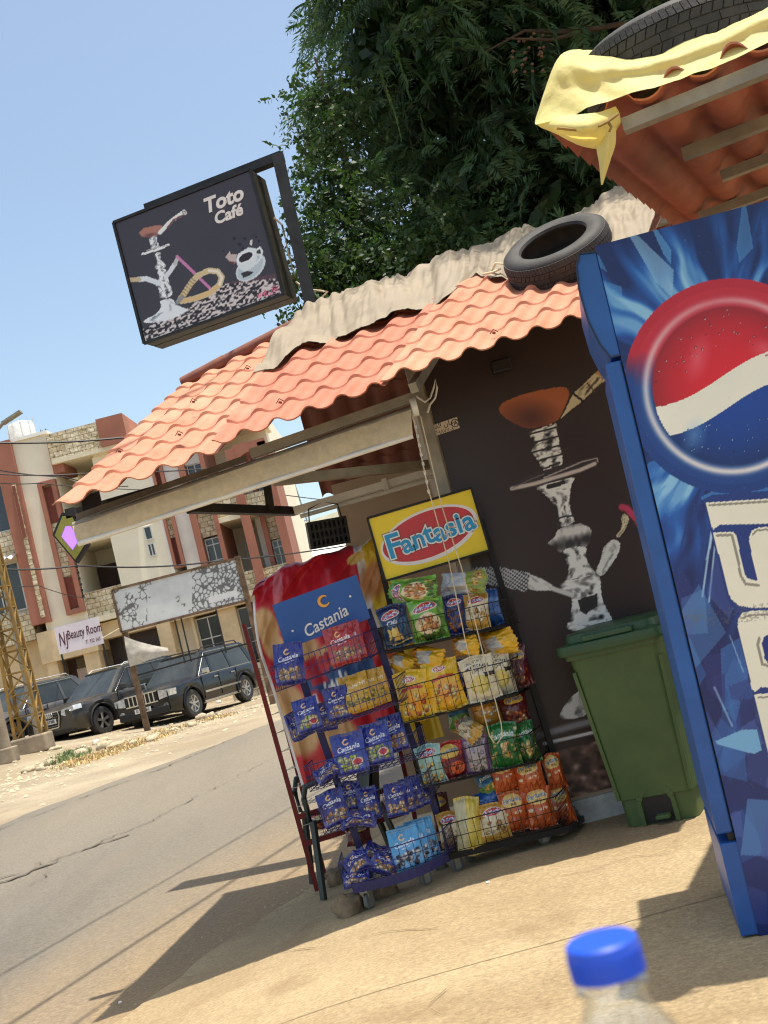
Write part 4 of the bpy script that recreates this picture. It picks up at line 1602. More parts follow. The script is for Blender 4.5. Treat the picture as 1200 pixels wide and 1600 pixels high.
    p.line(z((482, 546), (572, 544), (590, 600), (632, 800), (660, 850), (740, 858)), 4.2, SH)
    p.line(z((705, 540), (730, 515), (900, 500)), 3, SH)
    p.line(z((640, 1066), (680, 1046), (900, 1036)), 3, SH)
    p.line(z((745, 1190), (735, 1230), (765, 1350), (830, 1372)), 4.5, SH)
    p.poly(z((775, 1180), (800, 1165), (960, 1160), (980, 1340), (800, 1345), (780, 1320), (762, 1220)), (20, 48, 124))
    p.line(z((740, 1560), (960, 1545)), 3, SH)
    # scratches and dirt
    nn = fbm(U * 0.05, V * 0.05, 66)
    i = np.where((np.abs(V + (U - 1100) * 0.1 - 965) < 13) & (vnoise(U * 0.4, V * 0.4, 67) > 0.6))[0]
    p.put(i, (110, 104, 104), 0.4)
    i = np.where(vnoise(U * 0.35, V * 0.35, 68) > 0.965)[0]
    p.put(i, (170, 196, 220), 0.25)
    return p.lin()


side = print_sheet('side_panel', (0, -0.004, 0.0), (0.64, -0.004, 0.0), (0, -0.004, FH), 0.0029, paint_cooler, 'print_gloss', fr, 0.003)
side['label'] = 'side panel printed with ice shards, globe and white lettering'
MB().box((FD / 2, FW / 2 + 0.005, FH / 2 + 0.02), (FD, FW, FH - 0.06)).build('cabinet', 'cooler_blue', fr, bevel=0.01)
# door edge strips on its front (towards the road)
zk = 0.335
MB().box((-0.030, FW / 2, (FH - 0.40 + zk) / 2 + 0.0), (0.052, FW - 0.005, FH - 0.40 - zk)).build('door', 'cooler_blue', fr, bevel=0.006)
MB().box((-0.0015, FW / 2, (FH - 0.40 + zk) / 2), (0.012, FW - 0.03, FH - 0.42 - zk)).build('door_gasket', 'black_plastic', fr)
MB().box((-0.024, FW / 2, 0.155), (0.062, FW, 0.30)).build('kick_panel', 'cooler_blue', fr, bevel=0.004)
MB().box((-0.012, FW / 2, 0.318), (0.02, FW - 0.04, 0.03)).build('hinge', 'black_plastic', fr)
MB().box((0.012, 0.006, 0.29), (0.012, 0.016, 0.04)).build('wire_clip', 'red_plastic', fr)
prof = [(0.0, FH - 0.02), (-0.055, FH - 0.012), (-0.075, FH - 0.05), (-0.085, FH - 0.13), (-0.08, FH - 0.24), (-0.06, FH - 0.33), (-0.035, FH - 0.385), (0.0, FH - 0.385)]
MB().prism(prof, lambda q: (q[0], FW, q[1]), lambda q: (q[0], 0.0, q[1])).build('header', 'cooler_blue', fr, bevel=0.004)
mb = MB()
for i in range(len(prof) - 1):
    mb.beam((prof[i][0], -0.003, prof[i][1]), (prof[i + 1][0], -0.003, prof[i + 1][1]), 0.006, 0.006)
mb.build('header_trim', 'cooler_dark', fr)
for x in (0.06, FD - 0.06):
    for y in (0.06, FW - 0.06):
        MB().lathe([(0.0, -0.03), (0.02, -0.03), (0.02, 0.03), (0.0, 0.03)], 12, c=(x, y, 0.0)).build('foot', 'black_plastic', fr)

# ------------------------------------------------------------------ green wheeled bin
mat('bin_green', (82, 102, 56), 0.55, var=0.13, scale=3.0, bump=0.06, bscale=30, col2=(62, 86, 46))
mat('bin_lid', (46, 80, 50), 0.45, var=0.1, scale=5)
b0 = at(1028, 1298, 5.95)
bn = empty('wheeled_bin', (b0.x + 0.085, 5.95, 0.03), (0, 0, math.radians(-24)), label='dirty green wheeled refuse bin against the brown wall', cat='bin')


def rrect(w, d, z, r=0.04, n=4):
    pts = []
    for cx, cy, a0 in ((w / 2 - r, d / 2 - r, 0), (-w / 2 + r, d / 2 - r, 90), (-w / 2 + r, -d / 2 + r, 180), (w / 2 - r, -d / 2 + r, 270)):
        for k in range(n + 1):
            a = math.radians(a0 + 90 * k / n)
            pts.append((cx + r * math.cos(a), cy + r * math.sin(a), z))
    return pts


def loft(rings, cap=True):
    mb = MB()
    n = len(rings[0])
    vs = [p for r in rings for p in r]
    fs = []
    for i in range(len(rings) - 1):
        for k in range(n):
            fs.append((i * n + k, i * n + (k + 1) % n, (i + 1) * n + (k + 1) % n, (i + 1) * n + k))
    if cap:
        fs.append(tuple(range(n))[::-1])
        fs.append(tuple((len(rings) - 1) * n + k for k in range(n)))
    return mb.add(vs, fs)


loft([rrect(0.36, 0.40, 0.0), rrect(0.365, 0.405, 0.13), rrect(0.385, 0.425, 0.135), rrect(0.455, 0.50, 0.80), rrect(0.465, 0.51, 0.86), rrect(0.50, 0.55, 0.862), rrect(0.50, 0.55, 0.885)]).build('body', 'bin_green', bn, 1)
loft([rrect(0.55, 0.60, 0.887, 0.05), rrect(0.56, 0.61, 0.90, 0.05), rrect(0.55, 0.60, 0.935, 0.05), rrect(0.47, 0.52, 0.945, 0.05), rrect(0.46, 0.51, 0.98, 0.05), rrect(0.40, 0.44, 0.99, 0.05)]).build('lid', 'bin_lid', bn, 1)
hd = MB()
hd.tube([(-0.18, 0.29, 0.95), (-0.18, 0.33, 0.97), (0.18, 0.33, 0.97), (0.18, 0.29, 0.95)], 0.015, 8)
hd.build('handle', 'bin_lid', bn, True)
mb = MB()
mb.box((0, -0.27, 0.955), (0.26, 0.04, 0.03))
mb.box((-0.13, -0.20, 0.955), (0.02, 0.14, 0.03))
mb.build('lid_grip', 'bin_lid', bn, bevel=0.006)
# pedal recess: arch, flat black plate painted as its shaded mouth, and pedal
arc = [(-0.085, 0.0)] + [(-0.085 * math.cos(math.radians(a)), 0.10 + 0.085 * math.sin(math.radians(a))) for a in range(0, 181, 15)] + [(0.085, 0.0)]
mb = MB()
for i in range(len(arc) - 1):
    mb.beam((arc[i][0], -0.205, arc[i][1]), (arc[i + 1][0], -0.205, arc[i + 1][1]), 0.022, 0.03)
mb.build('pedal_arch', 'bin_green', bn)
arc2 = [(x * 0.82, max(0.004, z * 0.9)) for x, z in arc]
MB().prism(arc2, lambda q: (q[0], -0.19, q[1]), lambda q: (q[0], -0.2045, q[1])).build('recess_shade', 'black_plastic', bn)
MB().box((0.02, -0.225, 0.035), (0.07, 0.06, 0.02)).build('pedal', 'bin_green', bn, bevel=0.005)
mb = MB()
for x in (-0.19, 0.19):
    mb.beam((x * 0.95, -0.205, 0.14), (x * 1.16, -0.245, 0.80), 0.018, 0.02)
mb.build('corner_rib', 'bin_green', bn)
for x in (-0.24, 0.24):
    wv = MB().lathe([(0.0, -0.02), (0.08, -0.02), (0.1, -0.012), (0.1, 0.012), (0.08, 0.02), (0.0, 0.02)], 20, 'x', (x, 0.2, 0.1))
    wv.build('wheel', 'black_plastic', bn, True)

# ------------------------------------------------------------------ water bottle on a table close to the lens
BY = 0.51
cb = at(948, 1507, BY)
capz = cb.z - 0.004
TZ = capz + 0.012 - 0.335
tbl = empty('plastic_table', (cb.x - 0.15, 0.35, zgf(0.1, 0.3) + 0.03), label='white plastic table under the water bottle', cat='table')
MB().box((0, 0, TZ - 0.015 - 0.03 - zgf(0.1, 0.3)), (0.7, 0.5, 0.03)).build('table_top', 'white_plastic', tbl, bevel=0.01)
for x in (-0.3, 0.3):
    for y in (-0.2, 0.2):
        MB().beam((x, y, 0), (x * 0.92, y * 0.92, TZ - 0.07), 0.04).build('leg', 'white_plastic', tbl)
bo = empty('water_bottle', (cb.x, BY, TZ), label='clear plastic water bottle with a blue screw cap, blurred close to the lens', cat='bottle')
g_ = mat('bottle_pet', (235, 240, 245), 0.06, var=0.0)
nt = g_.node_tree
tb = nt.nodes.new('ShaderNodeBsdfTransparent')
tb.inputs[0].default_value = (0.95, 0.965, 0.975, 1)
gl_ = nt.nodes.new('ShaderNodeBsdfGlossy')
gl_.inputs['Roughness'].default_value = 0.05
lw_ = nt.nodes.new('ShaderNodeLayerWeight')
lw_.inputs['Blend'].default_value = 0.5
pw_ = nt.nodes.new('ShaderNodeMath')
pw_.operation = 'POWER'
pw_.inputs[1].default_value = 3.5
nt.links.new(lw_.outputs['Facing'], pw_.inputs[0])
fz_ = nt.nodes.new('ShaderNodeMath')
fz_.operation = 'MULTIPLY_ADD'
fz_.inputs[1].default_value = 0.5
fz_.inputs[2].default_value = 0.05
nt.links.new(pw_.outputs[0], fz_.inputs[0])
mxs = nt.nodes.new('ShaderNodeMixShader')
nt.links.new(fz_.outputs[0], mxs.inputs[0])
nt.links.new(tb.outputs[0], mxs.inputs[1])
nt.links.new(gl_.outputs[0], mxs.inputs[2])
nt.links.new(mxs.outputs[0], nt.nodes['Material Output'].inputs[0])
mat('cap_blue', (24, 78, 200), 0.45, var=0.05)
hz = 0.335
outer = [(0.0, 0.004), (0.036, 0.0), (0.042, 0.01), (0.042, 0.262)] + [(0.042 - 0.0280 * (0.5 * sm(k / 10.0) + 0.5 * k / 10.0), 0.262 + 0.052 * k / 10.0) for k in range(1, 11)] + [(0.0138, hz - 0.017), (0.0165, hz - 0.0165), (0.0165, hz - 0.0152), (0.0132, hz - 0.0145), (0.013, hz)]
outer = [(float(a), float(b)) for a, b in outer]
inner = [(max(0.0, a - 0.0012), b) for a, b in outer][::-1]
MB().lathe(outer + inner, 48, close=False).build('bottle_body', 'bottle_pet', bo, 2)
rc, hc = 0.0158, 0.0118
mb = MB()
mb.lathe([(0.0, hz + 0.003), (rc * 0.9, hz + 0.003), (rc * 0.98, hz + 0.0018), (rc, hz - 0.001), (rc, hz - hc), (rc * 0.92, hz - hc)], 60)
mb.build('cap', 'cap_blue', bo, 1)
mb = MB()
for k in range(60):
    a = 2 * math.pi * k / 60
    mb.box((rc * math.cos(a), rc * math.sin(a), hz - hc / 2 - 0.001), (0.0008, 0.0008, hc * 0.8), Matrix.Rotation(a, 3, 'Z'))
mb.build('cap_ribs', 'cap_blue', bo)

# ------------------------------------------------------------------ snack racks
mat('navy_metal', (30, 34, 92), 0.45, 0.2, var=0.15, scale=8)
mat('black_metal', (30, 27, 26), 0.5, 0.3, var=0.2, scale=8)
mat('caster_steel', (170, 168, 160), 0.35, 0.8, var=0.1)
mat('caster_tyre', (120, 122, 120), 0.6, var=0.15)
mat('board_blue', (28, 84, 158), 0.4, var=0.06, scale=3)
mat('board_yellow', (238, 208, 34), 0.4, var=0.05, scale=3)
mat('logo_orange', (240, 168, 50), 0.4, var=0.03)
mat('logo_cyan', (30, 146, 196), 0.4, var=0.03)
mat('logo_red', (196, 52, 58), 0.4, var=0.06)
mat('logo_black', (24, 20, 22), 0.4, var=0.03)


def rel(o, root):
    o.parent = root
    o.matrix_parent_inverse = root.matrix_world.inverted()
    return o


def caster(p, root, yaw=0.3, r=0.036):
    """one swivel caster, its wheel touching the ground at p"""
    c = empty('caster', Vector(p))
    bpy.context.view_layer.update()
    rel(c, root)
    M = Matrix.Rotation(yaw, 3, 'Z')
    MB().lathe([(0.0, -0.011), (r * 0.85, -0.011), (r, -0.006), (r, 0.006), (r * 0.85, 0.011), (0.0, 0.011)], 20, 'y', (0, 0, r), rot=M).build('wheel', 'caster_tyre', c, 1)
    mb = MB()
    for s in (-1, 1):
        mb.box(M @ Vector((0.0, s * 0.016, r * 1.35)) , (0.03, 0.004, r * 1.9), M)
    mb.box(M @ Vector((0.0, 0, r * 2.3)), (0.04, 0.04, 0.006), M)
    mb.lathe([(0.0, r * 2.3), (0.018, r * 2.3), (0.018, r * 2.3 + 0.022), (0.0, r * 2.3 + 0.022)], 12)
    mb.build('fork', 'caster_steel', c)
    return c


def basket(root, bl, br, h, sl, sr, material, n_front, n_side, wire=0.0029, name='basket'):
    """open wire basket; bl, br bottom front corners; sl, sr vectors to the back corners"""
    o = Vector(root.matrix_world.translation)
    up = Vector((0, 0, h))
    bl, br, sl, sr = [Vector(q) for q in (bl, br, sl, sr)]
    mb = MB()
    path = [bl + sl, bl, br, br + sr]
    flare = Vector((0, -0.025, 0))

    def top(q):
        return q + up + flare

    def seg(a, b, n, lo=False):
        for k in range(n + 1):
            q = a.lerp(b, k / n)
            mb.beam(q - o, top(q) - o, wire)
    seg(path[0], path[1], n_side)
    seg(path[1], path[2], n_front)
    seg(path[2], path[3], n_side + 3)
    for f in (0.0, 0.5, 1.0):
        for i in range(3):
            a, b = path[i] + (up + flare) * f, path[i + 1] + (up + flare) * f
            mb.beam(a - o, b - o, wire * (1.7 if f == 1.0 else 1.1))
    for k in range(n_front + 1):
        t = k / n_front
        mb.beam(bl.lerp(br, t) - o, (bl + sl).lerp(br + sr, t) - o, wire)
    for f in (0.35, 0.7, 1.0):
        mb.beam(bl + sl * f - o, br + sr * f - o, wire * 1.3)
    x = mb.build(name, material)
    x.location = o
    bpy.context.view_layer.update()
    return rel(x, root)


# ---- blue rack
rc_o = Vector((-0.40, 5.92, 0.02))
RC = empty('snack_rack', rc_o, label='navy wire snack rack under the blue header board', cat='rack')
bpy.context.view_layer.update()


def wpart(root, mb, name, material, smooth=False, bevel=0.0):
    o = root.matrix_world.translation
    mb.v = [(p[0] - o.x, p[1] - o.y, p[2] - o.z) for p in mb.v]
    x = mb.build(name, material, None, smooth, bevel=bevel)
    x.location = o
    bpy.context.view_layer.update()
    return rel(x, root)


wpart(RC, MB().beam(at(455, 1010, 5.98), at(578, 1372, 5.98), 0.035, 0.025), 'post', 'navy_metal')
wpart(RC, MB().beam(at(574, 952, 6.02), at(704, 1335, 6.02), 0.035, 0.025), 'post', 'navy_metal')
c_rows = [((432, 1081), (578, 1028)), ((457, 1156), (627, 1098)), ((485, 1237), (655, 1184)), ((507, 1304), (674, 1247))]
for (l, r) in c_rows:
    basket(RC, at(*l, 5.74), at(*r, 5.74), 0.125, (0.02, 0.24, 0.0), (0.05, 0.24, 0.01), 'navy_metal', 17, 5)
basket(RC, at(538, 1388, 5.70), at(700, 1336, 5.72), 0.12, (0.0, 0.30, 0.0), (0.06, 0.26, 0.0), 'navy_metal', 14, 7)
tr0, tr1, tr2, tr3 = at(552, 1388, 5.70), at(638, 1371, 5.66), at(699, 1338, 5.74), at(596, 1372, 6.05)
pts = []
for t in np.linspace(0, 1, 14):
    q = (1 - t) ** 2 * np.array(tr0) + 2 * t * (1 - t) * (np.array(tr1) + np.array([0.02, -0.06, 0.0])) + t * t * np.array(tr2)
    pts.append(q)
mb = MB()
for i in range(len(pts) - 1):
    mb.beam(pts[i], pts[i + 1], 0.012, 0.045)
mb.beam(pts[0], np.array(tr0) + np.array([0.02, 0.34, 0.0]), 0.012, 0.05)
mb.beam(pts[-1], np.array(tr2) + np.array([0.0, 0.3, 0.0]), 0.012, 0.05)
mb.beam(np.array(tr0) + np.array([0.02, 0.34, 0.0]), np.array(tr2) + np.array([0.0, 0.3, 0.0]), 0.012, 0.05)
wpart(RC, mb, 'base_tray', 'navy_metal')
for (u, v, y, yw) in ((668, 1383, 5.87, 0.5), (578, 1411, 5.80, 0.9)):
    q = at(u, v, y)
    caster((q.x, q.y, zgf(q.x, q.y) + 0.028), RC, yw)
for dx in (0.05, 0.45):
    caster((-0.62 + dx, 6.15, zgf(-0.5, 6.15) + 0.028), RC, 0.2)


def board(root, tl, tr, br, bl, y, material, name='header_board', thick=0.012):
    P = [at(*q, y) for q in (bl, br, tr, tl)]
    # true rectangle: keep bottom edge, average up
    up = ((P[3] - P[0]) + (P[2] - P[1])) * 0.5
    P[3], P[2] = P[0] + up, P[1] + up
    o = root.matrix_world.translation
    mb = MB().prism([0, 1, 2, 3], lambda i: P[i] + Vector((0, thick, 0)), lambda i: P[i])
    b = wpart(root, mb, name, material)
    return b, P


def frame_of(P):
    ex_ = (P[1] - P[0]).normalized()
    ang_ = math.atan2(ex_.z, ex_.x)
    return ang_


def on_board(b, P, fx, fz, dy=-0.002):
    q = P[0].lerp(P[1], fx) + (P[3] - P[0]) * fz
    return Matrix.Translation(q + Vector((0, dy, 0))) @ Matrix.Rotation(-frame_of(P), 4, 'Y')


def sub(o, parent):
    bpy.context.view_layer.update()
    o.parent = parent
    o.matrix_parent_inverse = parent.matrix_world.inverted()
    return o


hb, HP = board(RC, (425.5, 947.5), (556.6, 896), (579, 966), (447, 1014), 5.94, 'board_blue')
hb['label'] = 'blue header board with white lettering and an orange crescent'
wdt = (HP[1] - HP[0]).length
M = on_board(hb, HP, 0.52, 0.27) @ Matrix.Rotation(math.radians(-9), 4, 'Y')
sub(letters('Castania', 'lettering', 'letter_white', None, M, wdt * 0.185, 0.012, 0.2, 0.002, 0.86), hb)
M = on_board(hb, HP, 0.56, 0.70)
mb = MB()
R0 = wdt * 0.068
ring = []
for k in range(25):
    a = math.radians(40 + 290 * k / 24)
    th = R0 * 0.5 * math.sin(math.pi * (k + 1.5) / 27) ** 0.7
    ring.append((R0 * math.cos(a), R0 * math.sin(a), (R0 - th) * math.cos(a) , (R0 - th) * math.sin(a)))
for i in range(24):
    a, b = ring[i], ring[i + 1]
    mb.prism([(a[0], a[1]), (b[0], b[1]), (b[2], b[3]), (a[2], a[3])], lambda q: (q[0], 0.0, q[1]), lambda q: (q[0], -0.002, q[1]))
o = mb.build('crescent', 'logo_orange')
o.matrix_world = M
sub(o, hb)
mb = MB()
for fx, fz in ((0.13, 0.32), (0.86, 0.60)):
    q = HP[0].lerp(HP[1], fx) + (HP[3] - HP[0]) * fz
    mb.lathe([(0.0, -0.003), (0.006, -0.003), (0.006, 0.002), (0.0, 0.002)], 10, 'y', tuple(q))
o = mb.build('rivet', 'letter_white')
sub(o, hb)

# ---- black rack
rf_o = Vector((0.18, 6.10, 0.02))
RF = empty('snack_rack', rf_o, label='black wire snack rack under the yellow header board', cat='rack')
bpy.context.view_layer.update()
wpart(RF, MB().beam(at(590, 860, 6.20), at(702, 1345, 6.20), 0.03, 0.03), 'post', 'black_metal')
wpart(RF, MB().beam(at(752, 812, 6.17), at(902, 1298, 6.17), 0.03, 0.03), 'post', 'black_metal')
f_rows = [((606, 1018), (790, 976), 0.125), ((629, 1129), (806, 1084), 0.17), ((663, 1229), (836, 1189), 0.14), ((702, 1332), (878, 1287), 0.14)]
for l, r, h in f_rows:
    basket(RF, at(*l, 5.86), at(*r, 5.86), h, (-0.03, 0.26, 0.0), (0.085, 0.22, 0.0), 'black_wire', 15, 7)
    mb = MB()
    a, b = at(*l, 5.9) + Vector((0, 0, -0.006)), at(*r, 5.9) + Vector((0, 0, -0.006))
    mb.prism([0, 1, 2, 3], lambda i: [a, b, b + Vector((0.09, 0.22, 0)), a + Vector((-0.03, 0.22, 0))][i] - Vector((0, 0, 0.006)), lambda i: [a, b, b + Vector((0.09, 0.22, 0)), a + Vector((-0.03, 0.22, 0))][i])
    wpart(RF, mb, 'shelf', 'black_metal')
mb = MB()
q0, q1, q2, q3 = at(703, 1338, 5.90), at(890, 1294, 5.90), at(910, 1279, 6.16), at(738, 1324, 6.16)
for a, b in ((q0, q1), (q1, q2), (q2, q3), (q3, q0)):
    mb.beam(a, b, 0.02, 0.03)
wpart(RF, mb, 'base_frame', 'black_metal')
for (u, v, y, yw) in ((717, 1363, 5.953, 0.4), (855, 1327, 5.961, 0.2), (738, 1350, 6.07, 0.9), (904, 1300, 6.17, 0.5)):
    q = at(u, v, y)
    caster((q.x, q.y, zgf(q.x, q.y) + 0.028), RF, yw)
hb, HP = board(RF, (572, 812), (738, 760), (765, 860), (602, 908), 6.05, 'board_yellow')
hb['label'] = 'yellow header board with blue lettering on a red oval'
up = HP[3] - HP[0]
ctr = (HP[0] + HP[2]) / 2
A0 = frame_of(HP)


def oval(rx, rz, dy, name, m, rot=0.0, cx=0.0, cz=0.0):
    mb = MB()
    n = 48
    P = [(cx + rx * math.cos(2 * math.pi * k / n), cz + rz * math.sin(2 * math.pi * k / n)) for k in range(n)]
    mb.prism(P, lambda q: (q[0], 0.001, q[1]), lambda q: (q[0], dy, q[1]))
    o = mb.build(name, m)
    o.matrix_world = Matrix.Translation(ctr) @ Matrix.Rotation(-A0, 4, 'Y') @ Matrix.Rotation(math.radians(rot), 4, 'Y')
    return sub(o, hb)


W_ = (HP[1] - HP[0]).length
oval(W_ * 0.475, W_ * 0.235, -0.0015, 'oval_outline', 'letter_white', -6, 0.004, -0.004)
oval(W_ * 0.445, W_ * 0.205, -0.0025, 'oval', 'logo_red', -6)
for mm_, bold, dy in (('logo_black', 0.098, -0.0035), ('letter_white', 0.078, -0.0050), ('logo_cyan', 0.022, -0.0065)):
    x = -0.40
    for chn, wd, sz, dz, rt in (('F', 0.125, 1.35, 0.0, 3), ('a', 0.118, 1.05, -0.012, -3), ('n', 0.118, 1.05, -0.004, 2), ('t', 0.085, 1.12, 0.01, -4), ('a', 0.122, 1.05, -0.006, 3), ('s', 0.105, 1.05, 0.004, -3), ('i', 0.065, 1.12, 0.012, 2), ('a', 0.118, 1.1, 0.006, -2)):
        cxx = x + wd / 2
        x += wd * 0.985
        M = Matrix.Translation(ctr + Vector((0, dy - 0.0002 * sz, 0))) @ Matrix.Rotation(-A0, 4, 'Y') @ Matrix.Translation((cxx * W_, 0, (0.03 * (cxx + 0.1) * 1.2 - 0.015 + dz) * W_)) @ Matrix.Rotation(math.radians(rt - 4), 4, 'Y')
        sub(letters(chn, 'letter', mm_, None, M, W_ * 0.235 * sz, bold / sz, 0.0, 0.001, 1.0), hb)
mb = MB()
for i in range(4):
    mb.beam(HP[i], HP[(i + 1) % 4], 0.012, 0.02, up=(0, 1, 0))
o = mb.build('board_frame', 'black_metal')
sub(o, hb)

# ------------------------------------------------------------------ snack bags
mat('foil_print', (200, 200, 200), 0.24, attr=True, var=0.06, scale=6, bump=0.45, bscale=22, coat=0.35, spec=0.6)


def bl_art(p, cx, cy, w, n, cols, seed, h=None):
    r = random.Random(seed)
    h = h or w * 0.6
    for k in range(n):
        x, y = cx + r.uniform(-w, w), cy + r.uniform(-h, h)
        s = r.uniform(0.05, 0.10)
        c = np.array(r.choice(cols), float)
        p.ell(x, y, s, s * r.uniform(0.5, 0.9), c * 0.62, rot=r.uniform(0, 180))
        p.ell(x - 0.008, y - 0.012, s * 0.82, s * 0.6, c, rot=r.uniform(0, 180), soft=0.5)


def art_cast(p, base, seed, nut):
    p.C *= (0.82 + 0.36 * (1 - np.clip(p.V / 1.35, 0, 1)))[:, None] * 0 + 1
    g = np.clip((p.V - 0.55) / 0.5, 0, 1)[:, None] * 0.35
    p.C = p.C * (1 - g) + np.array((210, 216, 235)) * g * 0.8 + p.C * g * 0.2
    p.ring(0.45, 0.30, 0.055, 0.10, (246, 196, 120))
    p.poly([(0.48, 0.24), (0.60, 0.22), (0.60, 0.34), (0.49, 0.33)], base)
    p.text('Castania', 0.50, 0.50, 0.23, (248, 248, 250), -8, 0.012, 0.18, 0.88)
    p.text('mixed nuts', 0.56, 0.63, 0.075, (236, 236, 244), -8, 0.01)
    bl_art(p, 0.52, 0.98, 0.36, 34, nut, seed, 0.19)
    p.poly([(0, 1.22), (1, 1.22), (1, 1.35), (0, 1.35)], base)
    p.line([(0, 0.075), (1, 0.075)], 0.02, np.array(base) * 0.7)


NUT = [(222, 186, 130), (196, 150, 96), (236, 214, 170), (176, 120, 70)]
PIST = [(196, 206, 110), (220, 222, 150), (168, 178, 80), (226, 210, 160)]
SEED = [(226, 220, 214), (60, 56, 58), (190, 184, 180), (40, 38, 40)]


def fan(p, cx, cy, s, rot=-6, col=(40, 120, 190)):
    p.ell(cx, cy, 0.36 * s, 0.15 * s, (236, 232, 222), rot=rot)
    p.ell(cx, cy, 0.33 * s, 0.125 * s, (206, 60, 50), rot=rot)
    p.text('Fantasia', cx, cy, 0.20 * s, (244, 244, 240), rot, 0.045, 0, 0.9)
    p.text('Fantasia', cx, cy, 0.20 * s, col, rot, 0.008, 0, 0.9)


def D(kind, p, seed):
    r = random.Random(seed)
    if kind == 'cast_blue':
        art_cast(p, (34, 42, 132), seed, NUT)
    elif kind == 'cast_pist':
        art_cast(p, (38, 52, 150), seed, PIST)
        p.ell(0.70, 0.98, 0.16, 0.13, (236, 214, 190))
        p.ell(0.70, 0.98, 0.125, 0.10, (196, 50, 56))
    elif kind == 'cast_red':
        art_cast(p, (172, 40, 42), seed, NUT)
    elif kind == 'cast_light':
        art_cast(p, (86, 164, 216), seed, SEED)
    elif kind == 'cast_gold':
        p.C[:] = (206, 158, 36)
        p.text('CRUNCHY', 0.55, 0.42, 0.16, (250, 240, 200), -6, 0.015)
        p.ell(0.22, 0.62, 0.12, 0.10, (238, 206, 120))
        bl_art(p, 0.55, 0.92, 0.36, 26, [(230, 200, 70), (206, 170, 50), (120, 120, 40)], seed, 0.2)
    elif kind == 'chili':
        p.C[:] = (22, 40, 84)
        p.poly([(0, 0.6), (1, 0.45), (1, 1.35), (0, 1.35)], (24, 74, 110), 0.7)
        fan(p, 0.42, 0.34, 0.9)
        p.text('Chili', 0.42, 0.62, 0.2, (232, 232, 236), 0, 0.02)
        for k in range(4):
            a = r.uniform(0, 3)
            cx, cy = 0.42 + r.uniform(-0.16, 0.2), 0.95 + r.uniform(-0.12, 0.12)
            p.poly([(cx + 0.2 * math.cos(a + i * 2.1), cy + 0.2 * math.sin(a + i * 2.1)) for i in range(3)], (232, 206, 120) if k % 2 else (216, 176, 90))
        p.line([(0.3, 1.25), (0.95, 1.2)], 0.03, (220, 200, 120))
    elif kind == 'green':
        p.C[:] = (116, 176, 60)
        p.line([(0, 0.4), (0.4, 0.2), (1, 0.5)], 0.14, (200, 220, 110), 0.8, 0.6)
        p.line([(0.8, 0.1), (0.9, 0.9), (0.7, 1.3)], 0.2, (60, 120, 40), 0.8, 0.7)
        fan(p, 0.45, 0.32, 1.0)
        p.ell(0.46, 0.82, 0.38, 0.30, (232, 214, 170))
        bl_art(p, 0.46, 0.82, 0.27, 26, [(228, 160, 100), (240, 184, 120), (210, 130, 80)], seed, 0.2)
        bl_art(p, 0.5, 1.2, 0.36, 10, [(90, 130, 50), (60, 100, 40), (200, 190, 90)], seed + 1, 0.08)
    elif kind == 'silver':
        p.C[:] = (206, 210, 212)
        p.line([(0.1, 0.3), (0.9, 0.35)], 0.03, (120, 170, 130), 0.7)
        p.poly([(0, 0.95), (1, 0.75), (1, 1.35), (0, 1.35)], (140, 160, 70))
        bl_art(p, 0.5, 1.12, 0.4, 16, [(220, 170, 90), (236, 200, 120)], seed, 0.12)
    elif kind == 'cocoa':
        p.C[:] = (36, 46, 110)
        fan(p, 0.5, 0.28, 0.9)
        bl_art(p, 0.5, 0.85, 0.36, 24, [(150, 80, 50), (190, 110, 70), (110, 60, 40)], seed, 0.34)
    elif kind == 'whitegold':
        p.C[:] = (230, 214, 176)
        p.poly([(0, 0), (1, 0), (1, 0.2), (0, 0.5)], (200, 150, 60))
        p.poly([(0, 1.35), (0, 1.1), (1, 0.85), (1, 1.35)], (206, 160, 70))
        fan(p, 0.5, 0.30, 0.95)
        bl_art(p, 0.5, 0.85, 0.3, 14, [(240, 232, 206), (214, 176, 110), (190, 140, 80)], seed, 0.26)
    elif kind == 'yellow':
        p.C[:] = (240, 196, 40)
        p.ell(0.5, 0.9, 0.6, 0.5, (240, 150, 40), a=0.8, soft=0.8)
        p.ell(0.46, 0.26, 0.2, 0.085, (240, 238, 230))
        p.ell(0.46, 0.26, 0.17, 0.065, (216, 90, 60))
        p.text('AXU', 0.46, 0.26, 0.12, (250, 250, 250), -4, 0.03)
        p.line([(0.2, 0.52), (0.8, 0.46)], 0.09, (206, 84, 40))
        bl_art(p, 0.52, 0.92, 0.36, 22, [(250, 220, 90), (240, 150, 50), (250, 226, 150), (206, 96, 40)], seed, 0.26)
    elif kind == 'yellow_back':
        p.C[:] = (236, 186, 44)
        p.poly([(0.2, 0.5), (0.7, 0.35), (0.85, 0.9), (0.3, 1.0)], (206, 206, 204))
        p.line([(0, 0.3), (1, 0.25)], 0.14, (246, 160, 40))
    elif kind == 'multigrain':
        p.C[:] = (236, 224, 190)
        p.text('CRUNCHY', 0.42, 0.2, 0.11, (110, 100, 80), -3, 0.01)
        p.text('MULTIGRAIN', 0.5, 0.34, 0.125, (60, 50, 42), -3, 0.02)
        p.text('CHIPS', 0.5, 0.48, 0.14, (60, 50, 42), -3, 0.02)
        p.ell(0.48, 0.86, 0.33, 0.24, (206, 196, 110), rot=-10)
        p.ell(0.46, 0.82, 0.28, 0.19, (232, 212, 120), rot=-10)
        p.poly([(0.66, 0.55), (0.98, 0.5), (0.98, 0.62), (0.68, 0.68)], (50, 46, 40))
    elif kind == 'maroon':
        p.C[:] = (92, 28, 36)
        p.ell(0.5, 0.34, 0.36, 0.18, (226, 180, 70))
